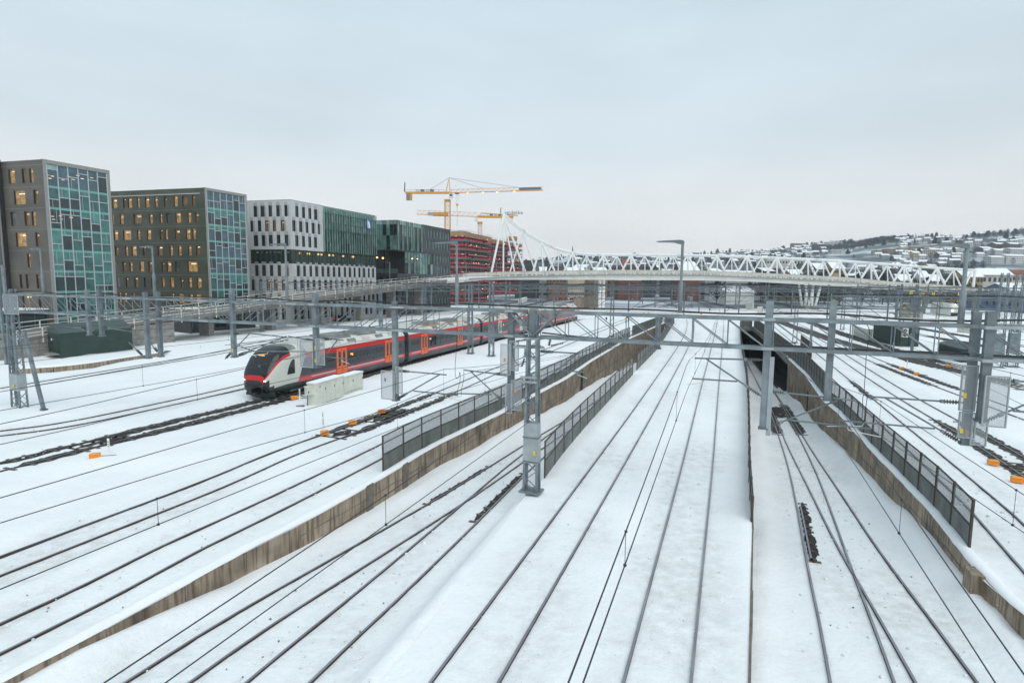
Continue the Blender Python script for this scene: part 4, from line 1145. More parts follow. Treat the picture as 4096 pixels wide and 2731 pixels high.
def ringof(c, d1, L1, d2, L2, inset=0.36):
    """footprint: corner c, front direction d1 (length), back direction d2 (depth), pulled in behind the facades"""
    c = c + d1 * 0.02
    q = c + d1 * inset + d2 * inset
    return [q, q + d1 * (L1 - 2 * inset), q + d1 * (L1 - 2 * inset) + d2 * (L2 - inset), q + d2 * (L2 - inset)]
ROOF = 26.0
# ---- brown tower with a glazed end
def tower_brown():
    c = Vector((-65.9, 81.7, 0)); L = (Vector((-62.3, 89.9, 0)) - c).length
    root = thing('office_block', 'brown-clad office tower with a tall teal glass end wall, nearest of the row', 'building', c)
    pf, ps = Plane(c, FD), Plane(c, SD)
    plan_body(root, 'core', ringof(c, FD, L, -SD, 26), 0, ROOF - 0.1, M['reveal'])
    T = 'T1'
    rws = [(230, [(75, 135), (195, 235), (262, 300)]), (430, [(125, 228), (300, 345)]), (632, [(97, 148, 'g'), (220, 270), (285, 323)]), (830, [(145, 240), (320, 358)]),
           (1025, [(248, 278), (355, 380)]), (1215, [(180, 205, 'z'), (235, 262, 'z'), (330, 360, 'z')]), (1400, [(130, 160, 'z'), (205, 290, 'z'), (350, 378, 'z')])]
    z0 = ROOF - 1.15
    facade(root, ps, -26, 0, 0, ROOF, rows_from(ps, T, rws, lambda i: (z0 - 2.97 * i - 2.0, z0 - 2.97 * i), 'yyz'), 'clad_b')
    for i in range(8): slabo('cladding_seam', ps, -25.9, -0.1, z0 - 2.97 * i + 0.42, z0 - 2.97 * i + 0.45, 0.0, 0.012, M['clad_edge'], root)
    ss = [0.45 + (L - 0.9) * i / 6 for i in range(7)]
    zz = [ROOF - 0.55] + [22.2 - 2.97 * k for k in range(8)]
    pat = rngB
    def kind(i, j, up):
        if j == 0: return rngB.choice('bbdb' if not up else 'bnbb')
        if j == 2 and i < 3: return 'd'
        if j >= 5: return rngB.choice('dudu') if not up else rngB.choice('utd')
        return rngB.choice('tttuu') if up else rngB.choice('utudd')
    curtain(root, pf, ss, zz, kind, band=0.32, mw=0.11)
    slabo('end_frame', pf, 0.0, 0.40, 0, ROOF, -0.3, 0.06, M['clad_edge'], root); slabo('end_frame', pf, L - 0.40, L, 0, ROOF, -0.3, 0.06, M['clad_edge'], root)
    slabo('parapet', pf, 0.0, L, ROOF - 0.5, ROOF + 0.05, -0.32, 0.085, M['clad_edge'], root)
    slabo('base_course', pf, 0.4, L - 0.4, 0, zz[-1], -0.3, 0.02, M['clad_b'], root)
    ml = MB()
    for (x, y) in ((450, 255), (470, 235), (430, 225), (615, 238), (660, 265), (740, 258), (700, 230), (825, 250), (570, 270), (470, 595), (545, 592), (640, 605), (480, 622), (550, 620)):
        s, z = pf.st(*px(T, (x, y))[0]); slab(ml, pf, s - 0.22, s + 0.22, z - 0.03, z + 0.03, -0.055, -0.04)
    stuff(ml.build('ceiling_lights', GLOW_STRIP, root))
    # darker glazed link behind
    cl = c - SD * 8.6
    pl = Plane(c + Vector((0.0, 0, 0)), SD)
    lk = thing('glazed_link', 'dark glazed stair link of the brown tower, cut by the edge of the view', 'building', cl)
    plan_body(lk, 'core', [Vector((p.x, p.y, 0)) for p in (pl.at(-22, 0, 0.1), pl.at(-7.75, 0, 0.1), pl.at(-7.75, 0, 0.62), pl.at(-22, 0, 0.62))], 0, ROOF + 0.25, M['slate_d'])
    curtain(lk, pl, [-15.4, -13.5, -11.6, -9.7, -7.8], [ROOF + 0.1, 22.9, 19.9, 17.0, 14.0, 11.0, 8.0, 5.0, 2.0], lambda i, j, u: rngB.choice('ddkdz'), m='clad_edge', transom=False, out=0.75)
tower_brown()
# ---- olive block
def block_olive():
    c = Vector((-55.9, 105.2, 0)); L = (Vector((-52.6, 113.8, 0)) - c).length
    root = thing('office_block', 'olive-grey office block with rows of small amber-lit windows and a narrow teal glass end', 'building', c)
    pf, ps = Plane(c, FD), Plane(c, SD)
    plan_body(root, 'core', ringof(c, FD, L, -SD, 30), 0, ROOF - 0.1, M['reveal'])
    T = 'T1'
    rws = [(455, [(1003, 1048), (1100, 1128), (1143, 1182), (1225, 1250), (1298, 1337), (1383, 1412), (1468, 1497), (1555, 1592), (1630, 1680), (1718, 1748)]),
           (610, [(1000, 1020), (1072, 1108), (1195, 1270), (1335, 1368), (1430, 1455), (1490, 1530, 'g'), (1572, 1622), (1680, 1715), (1748, 1785)]),
           (760, [(1018, 1057), (1102, 1175), (1228, 1257), (1315, 1355), (1430, 1460), (1477, 1505), (1565, 1613), (1665, 1707), (1723, 1755)]),
           (910, [(1030, 1062), (1120, 1148), (1178, 1225), (1280, 1307), (1370, 1385), (1412, 1460), (1520, 1550), (1595, 1627), (1685, 1717), (1757, 1797)]),
           (1060, [(1020, 1042), (1097, 1128), (1160, 1190), (1250, 1293), (1330, 1365), (1448, 1475), (1495, 1537), (1570, 1610, 'g'), (1682, 1772)]),
           (1210, [(1035, 1080, 'g'), (1127, 1152), (1205, 1240), (1290, 1315, 'g'), (1355, 1395), (1450, 1478), (1525, 1560), (1618, 1645), (1690, 1722), (1765, 1808)]),
           (1360, [(1065, 1090), (1110, 1140), (1190, 1210), (1540, 1562), (1600, 1650), (1695, 1730), (1755, 1805)])]
    z0 = ROOF - 1.35
    W = rows_from(ps, T, rws, lambda i: (z0 - 2.98 * i - 1.87, z0 - 2.98 * i), 'yyyz')
    facade(root, ps, -30, 0, 0, ROOF, W, 'clad_g')
    for i in range(8): slabo('cladding_seam', ps, -29.9, -0.1, z0 - 2.98 * i + 0.5, z0 - 2.98 * i + 0.53, 0.0, 0.012, M['clad_edge'], root)
    slabo('gutter', ps, -30, -1.0, ROOF - 1.05, ROOF - 0.97, 0.0, 0.14, M['white'], root)
    ss = [0.4 + (L - 0.8) * i / 6 for i in range(7)]
    zz = [ROOF - 0.5] + [22.3 - 2.98 * k for k in range(8)]
    def kind(i, j, up):
        if j == 0: return rngB.choice('bbn' if up else 'bbd')
        if j in (3, 4): return rngB.choice('bbd')
        if j >= 6: return rngB.choice('udd')
        return rngB.choice('ttu') if up else rngB.choice('udb')
    curtain(root, pf, ss, zz, kind, band=0.32, mw=0.11)
    slabo('end_frame', pf, 0, 0.35, 0, ROOF, -0.3, 0.06, M['clad_edge'], root); slabo('end_frame', pf, L - 0.35, L, 0, ROOF, -0.3, 0.06, M['clad_edge'], root)
    slabo('parapet', pf, 0, L, ROOF - 0.45, ROOF + 0.05, -0.32, 0.085, M['clad_edge'], root)
    slabo('base_course', pf, 0.35, L - 0.35, 0, zz[-1], -0.3, 0.02, M['clad_g'], root)
block_olive()
# ---- pale stone block with the green glass upper corner
def block_stone():
    c = Vector((-46.2, 120.2, 0)); e = Vector((-35.2, 147.6, 0)); D = (e - c).normalized(); L = (e - c).length
    root = thing('office_block', 'pale stone office block with checkered narrow windows and a green glass upper corner', 'building', c)
    pf, ps = Plane(c, D), Plane(c, SD)
    back = -SD
    plan_body(root, 'core', ringof(c, D, L, back, 22), 0, 12.9, M['reveal'])
    plan_body(root, 'core', ringof(c, D, L, back, 22), 15.9, ROOF - 0.1, M['reveal'])
    plan_body(root, 'inner_core', ringof(c, D, L, back, 22, 3.4), 12.9, 15.9, M['clad_g'])
    T = 'T2'
    sg = pf.st(*px(T, (882, 400))[0])[0]        # where stone ends and glass begins
    zrow = [25.0, 21.95, 18.9, 12.6, 9.55, 6.5, 3.45]
    H = 2.3
    up = [(630, 658), (690, 717), (747, 773), (797, 825)]
    up2 = [(603, 632), (663, 692), (722, 747), (776, 802), (832, 850)]
    lo1 = [(643, 670), (700, 725), (757, 780), (807, 833), (864, 887), (912, 937), (965, 987), (1013, 1035), (1064, 1085), (1108, 1128), (1152, 1170), (1195, 1214), (1235, 1255), (1280, 1297), (1317, 1336)]
    lo2 = [(615, 643), (675, 705), (733, 757), (785, 810), (838, 860), (890, 914), (938, 962), (987, 1010), (1038, 1060), (1086, 1106), (1130, 1150), (1174, 1194), (1216, 1234), (1258, 1277), (1300, 1316)]
    lo3 = [(x + 2, y + 2) for x, y in lo1]
    fr = rows_from(pf, T, [(230, up), (360, up2), (500, up)], lambda i: (zrow[i] - H, zrow[i]), 'wwwd')
    facade(root, pf, 0, sg, 15.9, ROOF, fr, 'stone')
    fl = rows_from(pf, T, [(755, lo1), (880, lo2), (1010, lo3), (1120, lo2)], lambda i: (zrow[3 + i] - H, zrow[3 + i]), 'wwdw')
    facade(root, pf, 0, L, 0, 12.95, fl, 'stone')
    s1 = [(257, 287), (318, 355), (390, 422), (460, 490), (533, 560)]
    s2 = [(228, 252), (295, 325), (360, 390, 'z'), (428, 458, 'z'), (500, 533, 'z')]
    s3 = [(258, 297), (330, 360), (393, 428), (465, 497), (535, 567)]
    s5 = [(270, 300), (332, 367), (403, 433), (472, 502), (552, 572)]
    s6 = [(240, 265), (307, 335), (373, 405), (440, 472), (510, 545)]
    fs = rows_from(ps, T, [(225, s1), (355, s2), (483, s3)], lambda i: (zrow[i] - H, zrow[i]), 'wd')
    facade(root, ps, -22, 0, 15.9, ROOF, fs, 'stone')
    fs2 = rows_from(ps, T, [(755, s5), (880, s6), (1010, s5), (1120, s6)], lambda i: (zrow[3 + i] - H, zrow[3 + i]), 'wdz')
    facade(root, ps, -22, 0, 0, 12.95, fs2, 'stone')
    # darker stone slips between the windows of one storey and the next
    for pl, F, a0, b0 in ((pf, fr, 0, sg), (pf, fl, 0, L), (ps, fs, -13, 0), (ps, fs2, -13, 0)):
        for zb, zt, ws in F:
            for a, b, k in ws:
                slabo('stone_panel', pl, a - 0.01, b + 0.01, zt + 0.02, min(zt + 0.72, ROOF - 0.35), 0.0, 0.012, M['stone_d'], root)
                if rngB.random() < 0.55: slabo('stone_panel', pl, b + 0.03, b + 0.42, zb + 0.05, zt - 0.05, 0.0, 0.008, M['stone_d'], root)
    for pl, a, b in ((pf, 0, sg), (ps, -22, 0)):
        slabo('coping', pl, a, b, ROOF, ROOF + 0.12, -0.45, 0.04, M['stone_d'], root)
    slabo('stone_return', ps, -22, ps.st(*px(T, (233, 620))[0])[0], 12.95, 15.9, -0.3, 0, M['stone'], root)
    # the glazed storey right round the corner, lamps hanging inside
    n = 24
    curtain(root, pf, [0.1 + (L - 0.1) * i / n for i in range(n + 1)], [15.88, 12.97], lambda i, j, u: 'c', m='clad_g', mw=0.05, transom=False, out=-0.02)
    sl = ps.st(*px(T, (233, 620))[0])[0]
    curtain(root, ps, [sl + (-0.1 - sl) * i / 8 for i in range(9)], [15.88, 12.97], lambda i, j, u: 'c', m='clad_g', mw=0.05, transom=False, out=-0.02)
    for x, y in ((708, 588), (787, 590), (870, 590), (898, 575), (970, 580), (1003, 592), (1092, 590), (1180, 598), (1170, 605), (780, 585)):
        s, z = pf.st(*px(T, (x, y))[0]); z = min(max(z, 14.2), 15.3); q = pf.at(s, z, -1.1)
        mb = MB(); mb.ball(q, 0.30, 8, 5, 0, 0.75); mb.build('pendant_lamp', GLOW_LAMP, root)
    ml = MB()
    for x in (260, 300, 345, 380, 420, 450, 470, 515, 540): 
        s, z = ps.st(*px(T, (x, 578))[0]); slab(ml, ps, s - 0.2, s + 0.2, 15.3, 15.38, -1.2, -0.9)
    stuff(ml.build('ceiling_lights', GLOW_STRIP, root))
    # green glass upper corner with fins and open glass screens above the roof
    sf = [sg + (L - sg) * i / 22 for i in range(23)]
    zz = [24.6, 22.6, 21.0, 18.2, 15.95]
    def kind(i, j, u):
        if j == 0: return rngB.choice('nmm')
        if j == 1: return rngB.choice('mn') if i > 10 else 'm'
        if j == 2: return rngB.choice('kmd')
        return rngB.choice('mdk')
    curtain(root, pf, sf, zz, kind, m='clad_g', mw=0.05, transom=False, out=0.05)
    for z in zz: slabo('ledge', pf, sg, L, z - 0.06, z + 0.06, 0.11, 0.30, M['clad_g'], root)
    for s in sf[::1]: slabo('glass_fin', pf, s - 0.015, s + 0.015, 16.0, ROOF - 0.1, 0.11, 0.42, G_['n'], root)
    slabo('roof_screen', pf, sg, L, 24.7, ROOF - 0.05, 0.0, 0.03, veil('roof_screen_glass', (0.20, 0.34, 0.31), 0.45, 0.1), root)
    slabo('screen_rail', pf, sg, L, ROOF - 0.05, ROOF + 0.03, -0.02, 0.06, M['clad_g'], root)
    # round blue emblem with white strokes
    s, z = pf.st(*px(T, (1273, 330))[0])
    em = MB()
    q = [pf.at(s + 0.95 * cos(t) * 0.95, z + 1.25 * sin(t), 0.44) for t in [2 * pi * i / 24 for i in range(24)]]
    q2 = [p + pf.n * 0.06 for p in q]
    em.loft([q, q2]); eo = em.build('emblem', mat('emblem_blue', (0.03, 0.15, 0.42), 0.4), root)
    ws = MB()
    for a, b, w in (((-0.55, 1.0), (-0.42, -1.0), 0.12), ((-0.42, 0.35), (-0.1, 0.55), 0.1)): ws.bar(pf.at(s + a[0], z + a[1], 0.52), pf.at(s + b[0], z + b[1], 0.52), 0.03, w, side=pf.n)
    fig = [(-0.12, 0.75), (0.12, 0.85), (0.25, 0.5), (0.45, 0.1), (0.55, -0.95), (0.2, -0.85), (0.12, -1.05), (-0.12, -0.9), (-0.1, -0.2), (-0.3, 0.1)]
    ws.loft([[pf.at(s + a, z + b, 0.505) for a, b in fig], [pf.at(s + a, z + b, 0.53) for a, b in fig]])
    ws.build('emblem_figure', M['white'], eo)
block_stone()
# ---- dark slate block with the overhanging glass box
def block_slate():
    c = Vector((-31.5, 157.0, 0)); e = Vector((-20.2, 186.7, 0)); D = (e - c).normalized(); L = (e - c).length
    root = thing('office_block', 'dark slate office block with an overhanging green glass box and slanting windows', 'building', c)
    pf, ps = Plane(c, D), Plane(c, SD)
    T = 'T2'
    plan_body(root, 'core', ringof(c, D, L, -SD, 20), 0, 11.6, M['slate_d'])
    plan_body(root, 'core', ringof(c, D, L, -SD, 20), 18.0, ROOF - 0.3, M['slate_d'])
    s_re = pf.st(*px(T, (1610, 620))[0])[0]
    q = c + D * s_re
    plan_body(root, 'inner_core', ringof(q, D, L - s_re, -SD, 20), 11.6, 18.0, M['slate_d'])
    plan_body(root, 'inner_core', ringof(c - SD * 4.0, D, s_re + 0.4, -SD, 16), 11.6, 18.0, M['slate_d'])
    sg = pf.st(*px(T, (1772, 450))[0])[0]; sg2 = pf.st(*px(T, (1862, 650))[0])[0]
    # overhanging box: both faces
    def kind(i, j, u): return rngB.choice('mmk') if j else rngB.choice('nm')
    sl = -8.5
    cs = [sg * i / 12 for i in range(13)]; cb = [sl + (0 - sl) * i / 8 for i in range(9)]
    zz = [ROOF, 24.9, 21.9, 18.0]
    curtain(root, pf, cs, zz, kind, m='clad_g', mw=0.05, transom=False, out=0.1); curtain(root, ps, cb, zz, kind, m='clad_g', mw=0.05, transom=False, out=0.1)
    slabo('soffit', pf, 0, sg, 17.7, 18.0, -0.4, 0.12, M['slate_d'], root); slabo('soffit', ps, sl, 0, 17.7, 18.0, -0.4, 0.12, M['slate_d'], root)
    # glazed middle storeys on the front, recessed lounge at the corner
    curtain(root, pf, [s_re + (sg2 - s_re) * i / 10 for i in range(11)], [17.7, 14.6, 11.6], lambda i, j, u: rngB.choice('mmkn'), m='clad_g', mw=0.05, transom=False, out=0.05)
    rp = Plane(c - SD * 3.5, D); slp = Plane(q, SD)
    curtain(root, rp, [s_re * i / 5 for i in range(6)], [17.7, 11.6], lambda i, j, u: 'k', m='clad_g', mw=0.05, transom=False)
    slabo('terrace_glass', ps, sl, 0, 11.6, 12.8, -0.1, -0.06, veil('balustrade_glass', (0.10, 0.16, 0.15), 0.5, 0.1), root)
    for x, y in ((1355, 628), (1408, 632), (1520, 632), (1565, 645), (1590, 640), (1600, 630), (1622, 645)):
        s, z = rp.st(*px(T, (x, y))[0]); mb = MB(); mb.ball(rp.at(s, z, 0.25), 0.26, 8, 5, 0, 0.75); mb.build('pendant_lamp', GLOW_LAMP, root)
    for x, y in ((1675, 638), (1720, 640)):
        s, z = pf.st(*px(T, (x, y))[0]); mb = MB(); mb.ball(pf.at(s, z, 0.1), 0.2, 8, 5, 0, 0.75); mb.build('pendant_lamp', GLOW_LAMP, root)
    # slate wall with windows stepping down
    rr = []
    sh = lambda xs, y: [(pf.st(*px(T, (x, y))[0])[0], pf.st(*px(T, (x + 12, y))[0])[0], 'n') for x in xs]
    zr_ = [(22.9, 25.2), (19.75, 22.05)]
    facade(root, pf, sg, L, 17.7, ROOF, [(22.6, 24.9, sh((1790, 1822, 1849, 1875, 1902, 1928, 1954, 1978, 2001), 410)), (19.3, 21.6, sh((1805, 1834, 1862, 1888, 1914, 1939, 1963, 1990), 500))], 'slate', wframe=False)
    facade(root, pf, sg2, L, 11.6, 17.7, [(15.3, 17.5, sh((1874, 1901, 1928, 1953, 1978, 2000), 595)), (12.0, 14.3, sh((1888, 1915, 1941, 1966, 1990), 690))], 'slate', wframe=False)
    xs = [1568, 1602, 1634, 1666, 1698, 1728, 1758, 1787, 1815, 1842, 1869, 1896, 1922, 1947, 1972, 1996]
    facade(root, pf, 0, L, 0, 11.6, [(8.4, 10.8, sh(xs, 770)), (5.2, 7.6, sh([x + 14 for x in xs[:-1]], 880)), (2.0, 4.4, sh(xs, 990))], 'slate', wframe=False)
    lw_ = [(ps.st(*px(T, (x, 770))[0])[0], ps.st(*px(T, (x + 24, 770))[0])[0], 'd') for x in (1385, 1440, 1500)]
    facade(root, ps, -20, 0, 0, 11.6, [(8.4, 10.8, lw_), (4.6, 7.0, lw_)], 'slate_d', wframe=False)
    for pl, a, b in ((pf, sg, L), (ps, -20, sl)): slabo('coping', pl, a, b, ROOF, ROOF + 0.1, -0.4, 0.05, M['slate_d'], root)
    for s in [sg + (L - sg) * (i + 0.5) / 18 for i in range(18)]:
        for k, z in enumerate((25.3, 21.95, 17.9)):
            if rngB.random() < 0.6: slabo('slate_panel', pf, s - 0.3, s + 0.3, z - 0.35, z + 0.3, 0.0, 0.012, M['slate_d'], root)
block_slate()
# ---- block under construction, red guard boards and scaffolding
M['maroon'] = mat('maroon_boarding', (0.085, 0.016, 0.020), 0.8, var=0.4, vs=0.4)
M['guard'] = mat('red_guard_board', (0.46, 0.030, 0.045), 0.6, var=0.15, vs=0.8)
M['form'] = mat('formwork_timber', (0.36, 0.22, 0.09), 0.7, var=0.3, vs=1.2)
M['plank'] = mat('scaffold_plank', (0.42, 0.36, 0.22), 0.8, var=0.2, vs=1)
def scaffold(label, c, e, side_len, ztop, seed, gap=None):
    rng = random.Random(seed)
    c, e = Vector(c), Vector(e); D = (e - c).normalized(); L = (e - c).length; SDl = Vector((1, -0.087, 0)).normalized()
    root = thing('building_site_block', label, 'construction site', c)
    pf, ps = Plane(c, D), Plane(c, SDl)
    floors = [ztop - 3.5 - 4.07 * k for k in range(int((ztop - 3.5) / 4.07) + 1)]
    ring = ringof(c, D, L, -SDl, side_len, 1.6)
    for k, z in enumerate(floors):
        plan_body(root, 'floor_slab', ringof(c, D, L, -SDl, side_len, 0.9), z - 0.5, z - 0.15, M['concrete'])
        top = floors[k - 1] - 0.5 if k else ztop - 1.8
        if gap and k in gap[1]:
            q = c + D * (L * gap[0]); plan_body(root, 'inner_wall', ringof(c, D, L * gap[0], -SDl, side_len, 1.6), z - 0.15, top, M['maroon'])
            for i in range(5): 
                p = q + D * (L * (1 - gap[0]) * (i + 0.6) / 5) - SDl * 1.2; mb = MB(); mb.box((p.x, p.y, (z + top) / 2), (0.5, 0.5, top - z), 0.35); mb.build('column', M['maroon'], root)
        else: plan_body(root, 'inner_wall', ring, z - 0.15, top, M['maroon'])
    for pl, a, b in ((pf, 0.0, L), (ps, -side_len, 0.0)):
        n = max(2, round((b - a) / 2.9))
        xs = [a + (b - a) * i / n for i in range(n + 1)]
        for x in xs: tubeo('scaffold_pole', pl.at(x, 0, 0.1), pl.at(x, ztop + 0.9, 0.1), 0.055, M['galv'], root, 4)
        for z in floors:
            for i in range(n):
                u, v = xs[i] + 0.06, xs[i + 1] - 0.06
                for zz, h in ((z + 0.05, 0.45), (z + 1.35, 0.5)):
                    if rng.random() < 0.94:
                        gb = slabo('guard_board', pl, u, v, zz - 0.02, zz + h, 0.0, 0.05, M['guard'], root)
                        if zz > z + 1 and rng.random() < 0.8: slabo('board_print', pl, u + (v - u) * 0.33, u + (v - u) * 0.66, zz + 0.12, zz + h - 0.12, 0.051, 0.056, M['white'], gb)
                if rng.random() < 0.8: slabo('wall_panel', pl, u + 0.25, u + (v - u) * rng.uniform(.35, .6), z + 1.9, z + 3.4, -1.35, -1.2, M['guard' if rng.random() < .3 else 'maroon'], root)
            slabo('scaffold_plank', pl, a, b, z - 0.12, z - 0.05, -0.75, 0.14, M['plank'], root)
            slabo('scaffold_plank', pl, a, b, z + 2.32, z + 2.38, -0.05, 0.04, M['plank'], root)
            slabo('dark_netting', pl, a, b, z - 0.75, z - 0.14, -0.15, -0.1, M['galv_d'], root)
        for i in range(n * 2):
            u, v = a + (b - a) * i / (n * 2) + 0.03, a + (b - a) * (i + 1) / (n * 2) - 0.03
            slabo('formwork_panel', pl, u, v, ztop - 1.75, ztop, -0.25, 0.02, M['form'], root)
        slabo('roof_rail', pl, a, b, ztop + 0.8, ztop + 0.86, 0.08, 0.13, M['galv'], root)
    ml = MB()
    for _ in range(14):
        s, z = rng.uniform(0, L), rng.choice(floors) + 2.0; ml.ball(pf.at(s, z, 0.2), 0.13, 6, 4)
    stuff(ml.build('site_lights', GLOW_LAMP, root))
scaffold('scaffolded shell with red guard boards, nearer and taller of the two', (-21.5, 263.4, 0), (-10.9, 293.2, 0), 9.0, 32.0, 5)
scaffold('scaffolded shell with red guard boards and an open top corner, farther and lower', (-10.2, 295.0, 0), (5.4, 332.3, 0), 7.0, 31.2, 6, (0.62, (1, 2)))
mb = MB(); q = g(*px('Z1', (1050, 700))[0], 31.5); mb.box((q.x, q.y + 3, 32.2), (5.5, 3, 2.2)); tag(mb.build('site_cabin', M['form']), 'orange-brown timber box on the roof of the farther scaffolded shell', 'site cabin')
mb = MB()
q = Vector((-24.5, 272, 32.0)); mb.box((q.x, q.y, 32.45), (6, 9, 0.9), -0.35); tag(mb.build('steel_decking', M['galv_l']), 'pale stack of steel decking on the roof of the nearer scaffolded shell', 'steel decking')
# low street front below the towers
def podium(name, label, P, D, a, b, z1, m, n, kinds):
    pl = Plane(P, D); root = thing(name, label, 'building', pl.at(a, 0))
    slabo('wall', pl, a, b, 0, z1, -6, -0.35, M[m], root)
    curtain(root, pl, [a + (b - a) * i / n for i in range(n + 1)], [z1 - 0.5, 0.8], lambda i, j, u: rngB.choice(kinds), transom=False, m=m)
    slabo('canopy', pl, a, b, z1 - 0.5, z1, -0.3, 0.25, M[m], root)
    mb = MB(); slab(mb, pl, a, b, z1 + 0.004, z1 + 0.16, -6, 0.2); mb.build('roof_snow', M['snow_roof'], root)
podium('low_annex', 'low glazed annex with a snowy roof at the foot of the brown tower', (-68, 79.5, 0), FD, -10, 12, 5.0, 'clad_b', 14, 'ddku')
podium('low_annex', 'low dark annex with a snowy roof at the foot of the olive block', (-54.6, 104.2, 0), FD, -4.5, 9.5, 4.2, 'slate', 10, 'ddk')
# ================================================================== THE WHITE TRUSS BRIDGE AND ITS RAMP
M['bridge'] = mat('cream_white_steel', (0.68, 0.67, 0.62), 0.45, var=0.07, vs=0.4)
M['bridge_w'] = mat('white_steel_tube', (0.78, 0.785, 0.775), 0.35, var=0.04, vs=0.5)
M['girder'] = mat('weathered_cream_girder', (0.52, 0.505, 0.445), 0.6, var=0.16, vs=0.3, col2=(0.40, 0.38, 0.33), mixs=0.3, streak=(0.15, 0.15, 3))
M['girder_d'] = mat('stained_concrete_girder', (0.20, 0.185, 0.165), 0.8, var=0.25, vs=0.4)
edge = smooth_path([Vector(p) for p in ((-57.6, 65.8, 0), (-47.2, 93.5, 0), (-32.0, 133.8, 0), (-21.0, 163.0, 0), (-14.5, 178.5, 0), (-5.0, 191.5, 0), (12, 199.3, 0), (40, 200.0, 0), (90, 195.0, 0), (153, 188.7, 0), (172, 187.2, 0))], 1.0, 3)
def inward(P, d):   # offset away from the camera side
    return offset_path_xy(P, -d)
def offset_path_xy(P, d):
    Q = []
    for i, p in enumerate(P):
        t = P[min(i + 1, len(P) - 1)] - P[max(i - 1, 0)]; t.normalize()
        Q.append(p + Vector((t.y, -t.x, 0)) * d)
    return Q
def on_path(u, v, P):
    """where the vertical plane of a sight line meets a plan path, with its height"""
    d = ray(u, v); k = d.x / d.y
    for a, b in zip(P, P[1:]):
        fa, fb = a.x - k * a.y, b.x - k * b.y
        if fa <= 0 <= fb or fb <= 0 <= fa:
            t = fa / (fa - fb) if fa != fb else 0
            p = a.lerp(b, t); return Vector((p.x, p.y, EYE.z + d.z / d.y * p.y)), t
    return None, None
top_pk = px('M1', (160, 660), (470, 610)) + px('T2', (0, 1052), (600, 960), (1350, 862), (2020, 790)) + px('T3', (300, 1000), (500, 990), (1000, 979), (1500, 973), (2294, 978)) + px('T4', (1000, 702), (1990, 752)) + px('T5', (500, 800), (1000, 835), (1500, 868))
bot_pk = px('M1', (150, 790), (330, 760)) + px('T2', (0, 1150), (600, 1065), (1350, 955), (2020, 862)) + px('T3', (300, 1053), (500, 1051), (1000, 1050), (1500, 1051), (2294, 1056)) + px('T4', (1000, 790), (1990, 845)) + px('T5', (500, 880), (1000, 907), (1500, 918))
def prof(pk):
    xs, zs = [], []
    for u, v in pk:
        p, _ = on_path(u, v, edge)
        if p is not None: xs.append(p.x); zs.append(p.z)
    return lambda x: float(np.interp(x, xs, zs))
zt_b, zb_b = prof(top_pk), prof(bot_pk)
def z_deck(x): return zt_b(x) - 1.15
